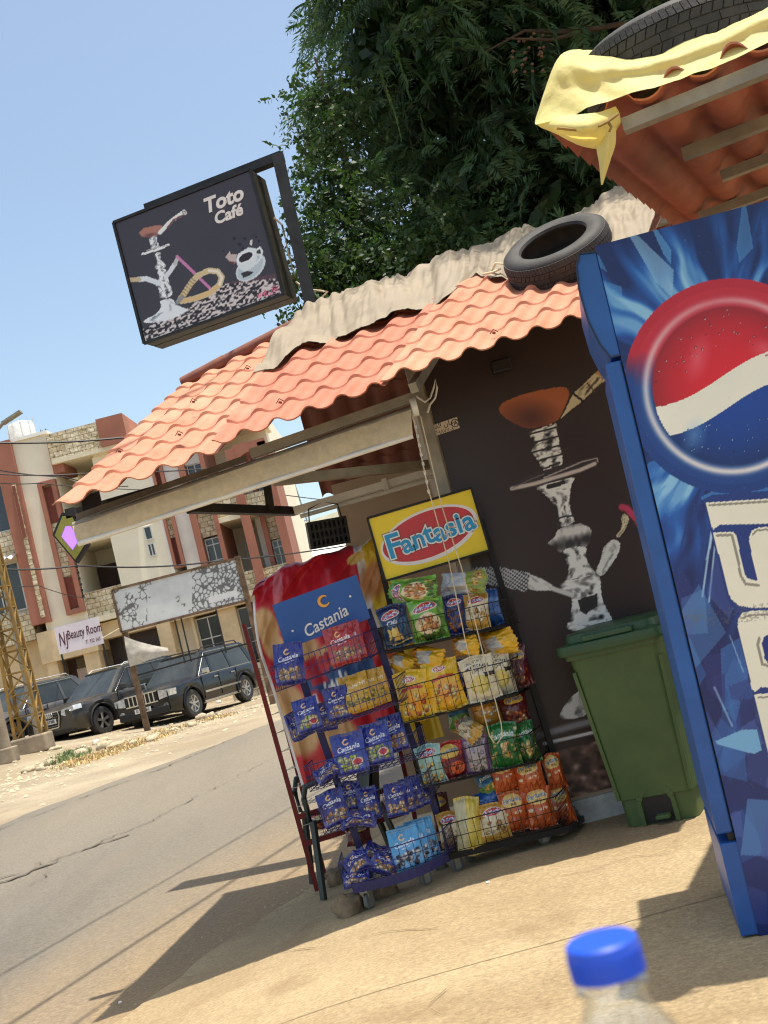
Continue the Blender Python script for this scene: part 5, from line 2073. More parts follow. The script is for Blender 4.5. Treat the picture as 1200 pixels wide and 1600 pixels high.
        p.text('Fantasia', 0.5, 0.34, 0.2, (40, 110, 160), -4, 0.02)
        bl_art(p, 0.5, 0.95, 0.34, 16, [(150, 60, 40), (190, 90, 50), (226, 200, 150)], seed, 0.24)
    elif kind == 'teal':
        p.C[:] = (166, 208, 200)
        fan(p, 0.5, 0.3, 0.95)
        bl_art(p, 0.5, 0.95, 0.36, 22, [(240, 220, 140), (236, 200, 110), (246, 236, 190)], seed, 0.28)
    elif kind == 'red':
        p.C[:] = (178, 40, 38)
        p.poly([(0, 0.7), (1, 0.5), (1, 1.35), (0, 1.35)], (110, 24, 34))
        p.ell(0.45, 0.38, 0.36, 0.26, (226, 190, 96))
        p.text('Fantasia', 0.45, 0.36, 0.22, (40, 130, 180), -8, 0.02)
        p.ell(0.62, 0.98, 0.27, 0.23, (226, 96, 60))
        p.ell(0.62, 0.98, 0.11, 0.09, (110, 40, 34))
        bl_art(p, 0.62, 0.98, 0.2, 8, [(236, 120, 76), (206, 80, 52)], seed, 0.16)
    elif kind == 'purple':
        p.C[:] = (130, 100, 140)
        p.poly([(0.12, 0.15), (0.9, 0.1), (0.8, 1.2), (0.2, 1.2)], (196, 186, 178), 0.8)
        p.text('Fantasia', 0.48, 0.3, 0.22, (90, 90, 110), -6, 0.02)
        bl_art(p, 0.5, 0.85, 0.3, 18, [(200, 200, 170), (150, 150, 130), (176, 160, 180)], seed, 0.3)
    elif kind == 'leafgreen':
        p.C[:] = (36, 110, 50)
        bl_art(p, 0.5, 0.75, 0.5, 26, [(200, 190, 100), (150, 170, 80), (230, 220, 150)], seed, 0.55)
        p.poly([(0.2, 0.2), (0.85, 0.14), (0.8, 0.6), (0.25, 0.6)], (40, 116, 54))
        p.text('Fantasia', 0.5, 0.38, 0.25, (226, 236, 226), -4, 0.02)
        bl_art(p, 0.52, 0.85, 0.12, 10, [(236, 180, 100), (240, 206, 130)], seed, 0.2)
    elif kind == 'orange':
        p.C[:] = (196, 92, 44)
        p.ell(0.48, 0.32, 0.38, 0.25, (236, 200, 120))
        p.text('Fantasia', 0.48, 0.28, 0.22, (40, 130, 180), -6, 0.02)
        p.text('BBQ', 0.5, 0.44, 0.12, (60, 40, 30), -6, 0.02)
        p.text('hot rings', 0.6, 0.68, 0.1, (246, 226, 196), -6, 0.01)
        p.ell(0.14, 0.72, 0.08, 0.08, (240, 226, 190))
        for k in range(4):
            p.line([(0.15 + 0.2 * k, 1.2), (0.3 + 0.2 * k, 0.85), (0.36 + 0.2 * k, 1.25)], 0.05, (150, 60, 30), 0.8, 0.5)
    elif kind == 'amber':
        p.C[:] = (196, 140, 50)
        p.text('Fantasia', 0.5, 0.36, 0.24, (60, 130, 170), -5, 0.025)
        bl_art(p, 0.5, 0.9, 0.36, 12, [(230, 224, 210), (206, 190, 150)], seed, 0.26)
    elif kind == 'plainyellow':
        p.C[:] = (226, 200, 84)
        p.poly([(0, 0.1), (0.45, 0.0), (0.4, 1.35), (0, 1.35)], (206, 200, 176), 0.75)
        p.line([(0.7, 0.1), (0.75, 1.2)], 0.12, (240, 224, 120), 0.8, 0.6)
    elif kind == 'bluegreen':
        p.C[:] = (60, 110, 150)
        p.poly([(0, 0.7), (1, 0.6), (1, 1.35), (0, 1.35)], (96, 140, 70))
        p.text('Fantasia', 0.5, 0.36, 0.22, (226, 230, 220), -6, 0.02)
        bl_art(p, 0.5, 0.9, 0.3, 10, [(220, 150, 70), (236, 180, 90)], seed, 0.2)
    elif kind == 'blue':
        p.C[:] = (40, 90, 160)
        p.line([(0, 0.5), (1, 0.4)], 0.2, (110, 150, 200), 0.7, 0.6)
    n = fbm(p.U * 7, p.V * 7, seed)
    p.C *= (0.94 + 0.12 * n)[:, None]


def make_bag(u, v, wpx, hpx, tilt, kind, y, label, group, pitch=8.0, yaw=0.0, thick=None, seed=0, crumple=0.0):
    w, h = wpx * y / F_PX, hpx * y / F_PX
    pouch = kind.startswith('cast')
    T = thick or (0.046 if pouch else 0.080)
    nu, nv = 46, 60
    a, b = np.meshgrid(np.linspace(0, 1, nu), np.linspace(0, 1, nv))
    A, B = a.ravel(), b.ravel()
    if pouch:
        t = T * np.sin(np.pi * A) ** 0.7 * np.clip((B - 0.08) / 0.7, 0, 1) ** 0.7 * np.clip((1.0 - B) / 0.06, 0.25, 1)
        wd = 1 - 0.05 * np.clip((B - 0.85) / 0.15, 0, 1) ** 2
    else:
        t = T * (np.clip(np.sin(np.pi * A), 0, 1) ** 0.62) * (np.clip(np.sin(np.pi * np.clip((B - 0.05) / 0.9, 0, 1)), 0, 1) ** 0.62)
        wd = 1 - 0.075 * np.sin(np.pi * B) ** 1.4
    rad = fbm(A * 5 + seed, B * 4, seed + 3) - 0.5
    cr = (0.020 + 0.03 * crumple) * rad * np.clip(np.sin(np.pi * A) * 2, 0, 1)
    # pleats running in from the seals
    edge = np.exp(-np.minimum(B, 1 - B) / 0.10)
    cr += 0.004 * edge * np.sin(A * 38 + seed) * np.clip(np.sin(np.pi * A) * 3, 0, 1)
    x = (A - 0.5) * w * wd
    z = (0.5 - B) * h + 0.05 * h * crumple * np.sin(A * 6 + seed)
    if not pouch:
        z += 0.02 * h * np.cos((A - 0.5) * np.pi * 2) * np.where(B < 0.5, -1, 1) * -1
    bend = 0.03 * (1 + 2 * crumple) * np.sin(B * 3 + seed) * h
    front = np.stack([x, -t * 0.6 + cr + bend, z], 1)
    back = np.stack([x, t * 0.4 + cr * 0.5 + bend + 0.001, z], 1)
    p = Paint(A, B * 1.35, (200, 200, 200))
    base = {'cast_blue': (34, 42, 132), 'cast_pist': (38, 52, 150), 'cast_red': (172, 40, 42), 'cast_light': (86, 164, 216)}.get(kind)
    if base:
        p.C[:] = base
    D(kind, p, seed)
    cols = p.lin()
    N = nu * nv
    sub_r, sub_c = np.arange(0, nv), np.arange(0, nu)
    me = fast_mesh('snack_bag', np.vstack([front, back]), np.vstack([grid_quads(nv, nu, 0, True), grid_quads(nv, nu, N, False)]), np.vstack([cols, cols * 0.8 + 0.05]))
    o = link('nut_pouch' if pouch else 'snack_bag', me, 'foil_print', smooth=2)
    c = at(u, v, y)
    o.matrix_world = (Matrix.Translation(c) @ Matrix.Rotation(-math.radians(tilt - 14.4), 4, 'Y') @ Matrix.Rotation(math.radians(yaw), 4, 'Z')
                      @ Matrix.Rotation(-math.radians(pitch), 4, 'X'))
    tag(o, label, 'pouch' if pouch else 'snack bag', group)
    return o


GC, GF = 'nut pouches on the navy rack', 'snack bags on the black rack'
yc = 5.82
CB_ = [
    (452, 1037, 47, 66, 8, 'cast_blue', yc, 'blue nut pouch standing alone at the road end of the top navy basket'),
    (545, 1003, 46, 60, 17, 'cast_red', yc + .05, 'red nut pouch tucked behind the front red one in the top navy basket'),
    (534, 1008, 47, 62, 17, 'cast_red', yc, 'front red nut pouch leaning in the top navy basket'),
    (585, 1073, 42, 56, 17, 'cast_gold', yc + .09, 'hindmost of three gold pouches in the second navy basket'),
    (571, 1078, 43, 57, 17, 'cast_gold', yc + .05, 'middle of three gold pouches in the second navy basket'),
    (556, 1083, 45, 60, 17, 'cast_gold', yc + .01, 'front of three gold pouches in the second navy basket'),
    (467, 1133, 36, 44, 24, 'cast_blue', yc + .05, 'dark blue pouch slumped behind the green nut pouch at the road end'),
    (480, 1117, 40, 52, 16, 'cast_pist', yc - .01, 'small blue pouch showing pale green nuts in the second navy basket'),
    (508, 1120, 34, 44, 12, 'cast_blue', yc + .06, 'blue pouch half hidden between two small blue pouches in the second basket'),
    (527, 1099, 39, 52, 14, 'cast_blue', yc, 'small blue nut pouch in the middle of the second navy basket'),
    (546, 1177, 53, 64, 15, 'cast_pist', yc - .01, 'large blue pistachio pouch with a red seal, first in the third navy basket'),
    (588, 1161, 46, 64, 15, 'cast_pist', yc + .02, 'large blue pistachio pouch with a red seal, second in the third navy basket'),
    (614, 1146, 40, 58, 16, 'cast_blue', yc + .08, 'shaded blue pouch behind the pistachio pouches in the third navy basket'),
    (512, 1206, 42, 30, 32, 'cast_blue', yc + .0, 'crumpled blue pouch lying at the road end of the third navy basket'),
    (521, 1262, 44, 54, 20, 'cast_blue', yc + .01, 'creased blue pouch at the road end of the fourth navy basket'),
    (549, 1243, 34, 44, 14, 'cast_blue', yc + .07, 'blue pouch at the back behind the creased one in the fourth basket'),
    (576, 1255, 33, 50, 12, 'cast_blue', yc + .02, 'narrow blue pouch in the middle of the fourth navy basket'),
    (653, 1235, 33, 48, 12, 'cast_blue', yc + .12, 'hindmost blue pouch of the file in the fourth navy basket'),
    (642, 1240, 33, 48, 12, 'cast_blue', yc + .08, 'third blue pouch of the file in the fourth navy basket'),
    (631, 1245, 33, 48, 10, 'cast_blue', yc + .04, 'second blue pouch of the file in the fourth navy basket'),
    (619, 1249, 35, 50, 8, 'cast_blue', yc, 'foremost blue pouch of the file in the fourth navy basket'),
    (560, 1281, 56, 26, 8, 'cast_blue', yc - .03, 'flattened blue pouch lying across the front of the fourth navy basket'),
    (660, 1311, 44, 62, 16, 'cast_light', yc + .06, 'hindmost of three light blue seed pouches in the bottom tray'),
    (648, 1318, 45, 62, 16, 'cast_light', yc + .02, 'middle of three light blue seed pouches in the bottom tray'),
    (634, 1326, 48, 64, 16, 'cast_light', yc - .02, 'front of three light blue seed pouches in the bottom tray'),
    (592, 1335, 46, 34, -20, 'cast_blue', yc + .06, 'blue pouch lying at the back of the bottom tray'),
    (604, 1352, 50, 34, -30, 'cast_blue', yc - .02, 'blue pouch lying beside the light blue ones in the bottom tray'),
    (558, 1348, 40, 36, 35, 'cast_blue', yc - .03, 'upper of two crumpled blue pouches at the road end of the tray'),
    (556, 1372, 42, 28, 12, 'cast_blue', yc - .06, 'lower of two crumpled blue pouches at the road end of the tray'),
]
for k, (u, v, w, h, t, kd, y, lab) in enumerate(CB_):
    lying = h < w
    make_bag(u, v, w, h, t, kd, y, lab, GC, pitch=38 if lying else 9, seed=k + 3, crumple=1.0 if lying else (0.5 if 'creased' in lab or 'slumped' in lab else 0.12), yaw=random.uniform(-9, 9))
yf = 5.96
FB_ = [
    (617, 978, 48, 66, 14, 'chili', yf - .02, 'dark blue chili chips bag at the near end of the top basket'),
    (669, 968, 57, 68, 12, 'green', yf, 'upright green snack bag in the top basket'),
    (646, 922, 40, 90, 98, 'green', yf + .0, 'green snack bag lying on top of the upright green one'),
    (724, 911, 38, 92, 95, 'silver', yf + .04, 'silver backed bag lying across the top of the upper basket'),
    (712, 960, 38, 62, 10, 'cocoa', yf + .02, 'dark blue bag with brown snacks in the top basket'),
    (745, 955, 40, 56, 6, 'whitegold', yf, 'white and gold bag leaning at the wall end of the top basket'),
    (766, 950, 34, 58, 14, 'blue', yf + .07, 'blue bag at the back by the wall end of the top basket'),
    (629, 1036, 32, 44, 62, 'yellow_back', yf + .06, 'folded yellow bag behind the first yellow bag in the second basket'),
    (668, 1028, 38, 58, 80, 'yellow_back', yf + .04, 'yellow bag showing its silver back lying on the yellow bags'),
    (646, 1087, 54, 78, 12, 'yellow', yf - .02, 'bright yellow puffed snack bag, first in the second basket'),
    (694, 1070, 57, 80, 15, 'yellow', yf - .01, 'bright yellow puffed snack bag, second in the second basket'),
    (727, 1008, 34, 58, 100, 'yellow_back', yf + .03, 'white backed yellow bag lying on the cream bags'),
    (779, 1003, 40, 68, 108, 'yellow_back', yf + .05, 'plump yellow bag lying at the wall end of the second basket'),
    (722, 1062, 30, 60, 12, 'cocoa', yf + .06, 'dark bag hidden between the yellow and cream bags'),
    (781, 1052, 42, 68, 14, 'multigrain', yf + .03, 'cream multigrain chips bag, second behind the front cream one'),
    (750, 1060, 54, 70, 16, 'multigrain', yf - .02, 'front cream multigrain chips bag in the second basket'),
    (810, 1040, 36, 66, 14, 'maroon', yf + .08, 'maroon bag in the wall end corner of the second basket'),
    (716, 1118, 36, 44, 12, 'bluegreen', yf + .12, 'small blue grey bag at the back above the third basket'),
    (759, 1108, 46, 52, 14, 'amber', yf + .10, 'amber bag standing behind the green bag of the third basket'),
    (804, 1108, 44, 58, 12, 'maroon', yf + .08, 'maroon bag with yellow oval at the back of the third basket'),
    (673, 1195, 42, 62, 14, 'teal', yf - .02, 'pale teal chips bag at the near end of the third basket'),
    (706, 1187, 44, 56, 14, 'red', yf - .01, 'red snack bag with an orange ring in the third basket'),
    (745, 1180, 44, 60, 12, 'purple', yf, 'mauve snack bag in the middle of the third basket'),
    (731, 1139, 34, 56, 62, 'whitegold', yf + .03, 'white and orange bag lying over the mauve and red bags'),
    (822, 1160, 36, 66, 14, 'leafgreen', yf + .03, 'green leafy bag at the wall end behind the front green one'),
    (788, 1164, 48, 68, 10, 'leafgreen', yf - .02, 'front green leafy snack bag in the third basket'),
    (764, 1226, 36, 50, 20, 'bluegreen', yf + .07, 'blue and green bag behind the yellow bags of the bottom basket'),
    (764, 1252, 40, 34, 20, 'blue', yf + .05, 'folded blue bag behind the white bag in the bottom basket'),
    (704, 1296, 38, 54, 12, 'whitegold', yf - .0, 'white and gold bag at the near end of the bottom basket'),
    (732, 1290, 40, 86, 4, 'plainyellow', yf - .03, 'tall plain yellow bag standing in the bottom basket'),
    (772, 1286, 48, 60, 10, 'whitegold', yf - .02, 'white and gold bag beside the orange bags in the bottom basket'),
    (788, 1212, 40, 50, 14, 'orange', yf + .04, 'upper inner orange bag of the stacked orange bags'),
    (828, 1214, 44, 52, 14, 'orange', yf + .02, 'upper orange bag with pale oval beside the wire side'),
    (866, 1206, 30, 56, 16, 'orange', yf + .09, 'orange bag pressed against the side wires, upper one'),
    (804, 1268, 42, 60, 12, 'orange', yf + .0, 'lower inner orange bag of the stacked orange bags'),
    (843, 1262, 44, 62, 12, 'orange', yf - .01, 'lower orange bag with pale oval beside the wire side'),
    (878, 1258, 32, 62, 16, 'orange', yf + .08, 'orange bag pressed against the side wires, lower one'),
]
for k, (u, v, w, h, t, kd, y, lab) in enumerate(FB_):
    lying = abs(t) > 40
    make_bag(u, v, w, h, t, kd, y, lab, GF, pitch=42 if lying else 7, seed=k + 60, crumple=0.55 if lying else 0.15, yaw=random.uniform(-10, 10))

# ------------------------------------------------------------------ banner and red display stand behind the racks
mat('red_metal', (120, 26, 26), 0.5, 0.2, var=0.2, scale=8)
mat('white_wire', (206, 204, 198), 0.4, 0.2, var=0.1)
gb = drape([
    [(412, 900, 6.95), (461, 878, 6.95), (543, 856, 6.95), (604, 838, 6.95)],
    [(397, 916, 6.78), (461, 884, 6.80), (545, 861, 6.80), (604, 846, 6.80)],
    [(394, 949, 6.70), (470, 918, 6.72), (552, 892, 6.74), (612, 878, 6.75)],
    [(403, 1009, 6.70), (480, 985, 6.70), (564, 960, 6.70), (626, 944, 6.72)],
    [(427, 1082, 6.68), (505, 1055, 6.68), (588, 1030, 6.68), (650, 1010, 6.70)],
    [(470, 1228, 6.66), (548, 1200, 6.66), (628, 1172, 6.66), (694, 1150, 6.68)],
])
fine_r, fine_c = gb.shape[0] * 3, gb.shape[1] * 6


def resamp(a, n, m):
    r, c = np.linspace(0, a.shape[0] - 1, n), np.linspace(0, a.shape[1] - 1, m)
    ri, ci = np.clip(r.astype(int), 0, a.shape[0] - 2), np.clip(c.astype(int), 0, a.shape[1] - 2)
    fr_, fc = (r - ri)[:, None, None], (c - ci)[None, :, None]
    A00, A01 = a[ri][:, ci], a[ri][:, ci + 1]
    A10, A11 = a[ri + 1][:, ci], a[ri + 1][:, ci + 1]
    return (A00 * (1 - fc) + A01 * fc) * (1 - fr_) + (A10 * (1 - fc) + A11 * fc) * fr_


gb = resamp(gb, fine_r, fine_c)
s_ = np.linspace(0, 1, fine_c)[None, :]
t_ = np.linspace(0, 1, fine_r)[:, None]
gb[..., 1] += 0.06 * (fbm(s_ * 9 + t_ * 3, t_ * 4 - s_ * 5, 44) - 0.5) + 0.16 * np.abs(vnoise(s_ * 9 + t_ * 8, t_ * 2 + s_, 45) - 0.5) * (1 - 0.75 * t_)
gb[..., 2] += (0.05 * (fbm(s_ * 6, s_ * 0 + 2.0, 46) - 0.5) + 0.03 * (vnoise(s_ * 13, s_ * 0, 48) - 0.5)) * (1 - t_) ** 3
U, V = px_of(gb.reshape(-1, 3))
p = Paint(U, V, (206, 32, 48))
sl_ = np.tile(s_, (fine_r, 1)).ravel()
tl_ = np.tile(t_, (1, fine_c)).ravel()
p.put(np.where((sl_ > 0.70) & (sl_ < 0.76) & (tl_ > 0.0))[0], (226, 220, 214))
p.put(np.where(sl_ >= 0.76)[0], (228, 190, 44))
p.ell(585, 905, 26, 40, (196, 128, 70), 20, 0.95, 0.4)
p.ell(600, 1010, 30, 24, (206, 90, 50), 10, 0.9, 0.3)
p.ell(640, 1080, 40, 34, (206, 150, 90), 20, 0.9, 0.4)
p.ell(556, 872, 16, 8, (230, 190, 110), -30)
for cx, cy, rx, ry in ((416, 978, 22, 34), (428, 1010, 20, 26), (470, 1015, 34, 22), (452, 1102, 30, 40), (470, 1150, 34, 36), (520, 1020, 30, 20), (515, 1100, 40, 30), (530, 1150, 34, 30), (500, 1195, 26, 22)):
    p.ell(cx, cy, rx, ry, (226, 190, 134), -20, 0.95, 0.25)
    n = vnoise(U * 0.12, V * 0.05, 3)
    i = np.where(np.hypot((U - cx) / rx, (V - cy) / ry) < 0.9)[0]
    p.put(i, (190, 140, 84), 0.5 * np.clip((n[i] - 0.45) / 0.3, 0, 1))
p.poly([(474, 1068), (498, 1050), (580, 1020), (590, 1060), (520, 1085), (484, 1100)], (44, 84, 140))
p.text('salt', 527, 1064, 34, (236, 238, 240), -19, 0.02)
p.poly([(478, 1040), (520, 1012), (524, 1030), (500, 1042), (514, 1062), (488, 1070)], (188, 40, 60))
p.ell(490, 1098, 18, 20, (196, 44, 60), 0, 0.95)
p.text('8', 492, 1100, 34, (240, 232, 226), -19, 0.03)
p.poly([(445, 1215), (480, 1180), (560, 1160), (600, 1200), (500, 1240)], (196, 34, 46))
p.put(np.where((sl_ < 0.028) & (tl_ > 0.3))[0], (238, 232, 226))
i = np.where(np.hypot((U - 434) / 8, (V - 921) / 30) < 1)[0]
p.put(i, (240, 220, 220), 0.4)
me = fast_mesh('banner', np.vstack([gb.reshape(-1, 3), gb.reshape(-1, 3) + np.array([0, 0.004, 0])]), np.vstack([grid_quads(fine_r, fine_c, 0, True), grid_quads(fine_r, fine_c, fine_r * fine_c)]), np.vstack([p.lin(), p.lin()]))
mat('vinyl_print', (200, 200, 200), 0.42, attr=True, var=0.05, scale=5, bump=0.3, bscale=14)
tag(link('banner', me, 'vinyl_print', smooth=2), 'creased red and yellow chips banner draped behind the racks', 'banner')

ds = empty('display_stand', (-0.7, 7.0, zgf(-0.7, 7.0) + 0.02), label='dark red display stand with white wire shelves behind the blue rack', cat='stand')
bpy.context.view_layer.update()
gz = lambda q: Vector((q.x, q.y, zgf(q.x, q.y) + 0.03))
pl = [(at(381, 975, 7.02), at(483, 1345, 7.02)), (at(395, 940, 7.35), at(470, 1225, 7.35)), (at(560, 880, 7.1), at(640, 1240, 7.1))]
for a, b in pl:
    d = (b - a).normalized()
    b = a + d * ((a.z - (zgf(a.x, a.y) + 0.03)) / -d.z)
    wpart(ds, MB().beam(a, b, 0.026), 'pole', 'red_metal')
for k in range(12):
    t = 0.08 + k * 0.078
    a = pl[0][0].lerp(pl[0][1], t)
    mb = MB()
    for j in range(4):
        off = Vector((0.012 * j * 3, 0.02 + 0.07 * j, 0))
        mb.beam(a + off, a + off + Vector((0.30, 0.01, 0.01)), 0.004)
    for j in range(9):
        q = a + Vector((0.02 + 0.034 * j, 0.02, 0.001))
        mb.beam(q, q + Vector((0.03, 0.24, 0)), 0.003)
    wpart(ds, mb, 'wire_shelf', 'white_wire')
for t in (0.82, 0.93):
    a = pl[0][0].lerp(pl[0][1], t)
    wpart(ds, MB().beam(a, a + Vector((0.62, 0.02, 0.03)), 0.03), 'base_bar', 'red_metal')
# packets left on the lower shelves of the stand
for k, (u, v, w, h, t, kd, lab) in enumerate((
        (500, 1284, 26, 22, 14, 'red', 'small red packet on the lowest shelf of the red stand'),
        (560, 1305, 40, 30, 12, 'maroon', 'dark red packet low on the red stand behind the blue pouches'),
        (690, 1270, 30, 60, 14, 'maroon', 'dark packet standing low behind the gap between the racks'))):
    make_bag(u, v, w, h, t, kd, 6.75, lab, None, pitch=15, seed=120 + k, crumple=0.3)

# ------------------------------------------------------------------ plastic chair
mat('chair_plastic', (52, 62, 58), 0.45, var=0.1, scale=4)
cxy = at(487, 1362, 6.75)
chp = Vector((cxy.x + 0.24, 6.90, zgf(cxy.x + 0.2, 6.9) + 0.028))
chr_ = empty('plastic_chair', chp, (0, 0, math.radians(-78)), label='dark green plastic armchair behind the snack racks', cat='chair')
# local: faces -y
g = []
for i in range(9):
    row = []
    for j in range(9):
        s, t = j / 8 - 0.5, i / 8
        row.append((s * (0.44 - 0.04 * t), -0.21 + 0.42 * t, 0.43 - 0.02 * math.sin(math.pi * t) - 0.03 * t - 0.015 * (1 - (2 * s) ** 2)))
    g.append(row)
g = np.array(g)
mb = MB().grid(g)
mb.grid(g[:, ::-1] - np.array([0, 0, 0.018]))
mb.build('seat', 'chair_plastic', chr_, True)
g = []
for i in range(10):
    row = []
    for j in range(13):
        s, t = j / 12 * 2 - 1, i / 9
        zt = 0.40 + t * (0.42 - 0.10 * s * s)
        row.append((s * (0.22 + 0.02 * t), 0.21 + 0.09 * t - 0.09 * s * s, zt))
    g.append(row)
g = np.array(g)
mb = MB()
mb.grid(g)
mb.grid(g[:, ::-1] + np.array([0, 0.018, 0]))
mb.build('backrest', 'chair_plastic', chr_, True)
for s in (-1, 1):
    mb = MB()
    mb.tube([(s * 0.215, 0.16, 0.68), (s * 0.26, 0.05, 0.655), (s * 0.265, -0.10, 0.645), (s * 0.255, -0.20, 0.625), (s * 0.245, -0.225, 0.56), (s * 0.24, -0.22, 0.43)], [0.012, 0.016, 0.018, 0.018, 0.016, 0.014], 8)
    mb.build('armrest', 'chair_plastic', chr_, True)
    MB().beam((s * 0.225, -0.20, 0.43), (s * 0.265, -0.25, 0.0), 0.034, 0.024).build('leg', 'chair_plastic', chr_)
    MB().beam((s * 0.20, 0.20, 0.42), (s * 0.235, 0.27, 0.0), 0.034, 0.024).build('leg', 'chair_plastic', chr_)


# ------------------------------------------------------------------ stones by the racks
mat('stone_brown', (138, 118, 92), 0.9, var=0.25, scale=12, bump=0.5, bscale=30)
mat('stone_pale', (180, 166, 138), 0.9, var=0.2, scale=4, bump=0.5, bscale=12)


def stone_mesh(w, d, h, seed, n=14):
    r = np.random.default_rng(seed)
    vs, fs = [], []
    for i in range(n + 1):
        th = math.pi * i / n
        for j in range(n * 2):
            ph = math.pi * j / n
            q = np.array((math.sin(th) * math.cos(ph), math.sin(th) * math.sin(ph), math.cos(th)))
            k = 0.62 + 0.8 * float(fbm(q[0] * 2.1 + seed + q[2] * 1.1, q[1] * 2.1 + q[2] * 1.3, seed))
            q = np.sign(q) * np.abs(q) ** 0.8 * k
            vs.append((q[0] * w / 2, q[1] * d / 2, max(q[2], -0.45) * h / 2 + h * 0.22))
    m = n * 2
    for i in range(n):
        for j in range(m):
            fs.append((i * m + j, i * m + (j + 1) % m, (i + 1) * m + (j + 1) % m, (i + 1) * m + j))
    me = bpy.data.meshes.new('stone')
    me.from_pydata(vs, [], [f[::-1] for f in fs])
    me.validate()
    return me


def stone(u, v, y, w, d, h, seed, material, label, group=None, lift=0.028, n=14):
    q = at(u, v, y)
    o = link('stone', stone_mesh(w, d, h, seed, n), material, smooth=1)
    o.location = (q.x, y, zgf(q.x, y) + lift)
    o.rotation_euler = (0, 0, seed * 0.7)
    return tag(o, label, 'stone', group)


stone(545, 1412, 5.86, 0.17, 0.13, 0.13, 3, 'stone_brown', 'rough brown stone under the road end of the navy rack')
stone(600, 1392, 5.98, 0.13, 0.12, 0.11, 5, 'stone_brown', 'brown stone propping the navy rack beside its caster')
stone(875, 1316, 6.10, 0.13, 0.10, 0.08, 8, 'stone_brown', 'small stone under the black rack near the wall')
stone(525, 1325, 7.0, 0.22, 0.14, 0.12, 9, 'stone_brown', 'broken concrete lump beside the leg of the plastic chair')

# ------------------------------------------------------------------ apartment building across the road
mat('render_cream', (242, 234, 212), 0.9, var=0.07, scale=0.8, bump=0.15, bscale=6, col2=(230, 219, 194))
mat('render_white', (246, 242, 232), 0.9, var=0.05, scale=0.8)
mat('terracotta', (160, 104, 84), 0.85, var=0.08, scale=1.0)
mat('terracotta_dark', (136, 76, 62), 0.85, var=0.1, scale=1.0)
mat('soffit', (226, 214, 184), 0.9, var=0.05)
mat('shutter_brown', (66, 40, 34), 0.6, var=0.1)
mat('alu_frame', (206, 204, 196), 0.4, 0.3, var=0.05)
mat('dark_glass', (38, 44, 50), 0.12, var=0.2, scale=1.5, spec=0.8)
mat('ground_floor_stone', (214, 190, 150), 0.9, var=0.12, scale=1.2, bump=0.2, bscale=5)
mat('tank_white', (214, 214, 210), 0.6, var=0.08)
# split-face stone cladding
m = mat('stone_cladding', (246, 240, 224), 0.95, scale=6.0, bump=1.0, bscale=5.0, col2=(176, 160, 130))
b_ = [n for n in m.node_tree.nodes if n.type == 'BUMP'][0]
b_.inputs['Distance'].default_value = 0.12
vz = m.node_tree.nodes.new('ShaderNodeTexBrick')
tcn = [n for n in m.node_tree.nodes if n.type == 'TEX_COORD'][0]
mpn = m.node_tree.nodes.new('ShaderNodeMapping')
mpn.inputs['Rotation'].default_value = (math.pi / 2, 0, 0)
m.node_tree.links.new(tcn.outputs['Object'], mpn.inputs[0])
m.node_tree.links.new(mpn.outputs[0], vz.inputs['Vector'])
vz.inputs['Scale'].default_value = 1.0
vz.inputs['Brick Width'].default_value = 0.30
vz.inputs['Row Height'].default_value = 0.19
vz.inputs['Mortar Size'].default_value = 0.012
vz.inputs['Color1'].default_value = (*lin((246, 240, 224)), 1)
vz.inputs['Color2'].default_value = (*lin((226, 214, 186)), 1)
vz.inputs['Mortar'].default_value = (*lin((160, 144, 112)), 1)
mix_ = m.node_tree.nodes.new('ShaderNodeMix')
mix_.data_type = 'RGBA'
mix_.blend_type = 'MULTIPLY'
mix_.inputs[0].default_value = 0.85
ramp_ = [n for n in m.node_tree.nodes if n.type == 'VALTORGB'][0]
m.node_tree.links.new(vz.outputs[0], mix_.inputs[6])
m.node_tree.links.new(ramp_.outputs[0], mix_.inputs[7])
m.node_tree.links.new(mix_.outputs[2], m.node_tree.nodes['Principled BSDF'].inputs['Base Color'])

BYF = 42.0
bld = empty('apartment_building', (-8.5, 44, 0.3), label='cream three storey apartment building with terracotta frames and stone cladding', cat='building')
bo_ = Vector((-8.5, 44, 0.3))


def bb(x0, x1, z0, z1, y0, y1, name, material, parent=None, bevel=0):
    mb = MB()
    mb.box(((x0 + x1) / 2 - bo_.x, (y0 + y1) / 2 - bo_.y, (z0 + z1) / 2 - bo_.z), (x1 - x0, y1 - y0, z1 - z0))
    return mb.build(name, material, parent or bld, bevel=bevel)


def frame_rect(x0, x1, z0, z1, y0, y1, w, name, material):
    mb = MB()
    for (a, b, c, d) in ((x0, x0 + w, z0, z1), (x1 - w, x1, z0, z1), (x0 + w, x1 - w, z1 - w, z1), (x0 + w, x1 - w, z0, z0 + w)):
        mb.box(((a + b) / 2 - bo_.x, (y0 + y1) / 2 - bo_.y, (c + d) / 2 - bo_.z), (b - a, y1 - y0, d - c))
    return mb.build(name, material, bld)


def window(x0, x1, z0, z1, y, mull=1, rail=None):
    w = frame_rect(x0, x1, z0, z1, y - 0.05, y + 0.03, 0.045, 'window', 'alu_frame')
    bb(x0 + 0.045, x1 - 0.045, z0 + 0.045, z1 - 0.045, y, y + 0.02, 'pane', 'dark_glass').parent = w
    if mull:
        xm = (x0 + x1) / 2
        bb(xm - 0.02, xm + 0.02, z0 + 0.045, z1 - 0.045, y - 0.03, y - 0.002, 'mullion', 'alu_frame').parent = w
    if rail:
        bb(x0 + 0.045, x1 - 0.045, rail - 0.02, rail + 0.02, y - 0.031, y - 0.003, 'mullion', 'alu_frame').parent = w
    return w


# core volume behind, then the wings
bb(-22, -3.75, 0.3, 10.9, 45.0, 54.0, 'wall', 'render_cream')
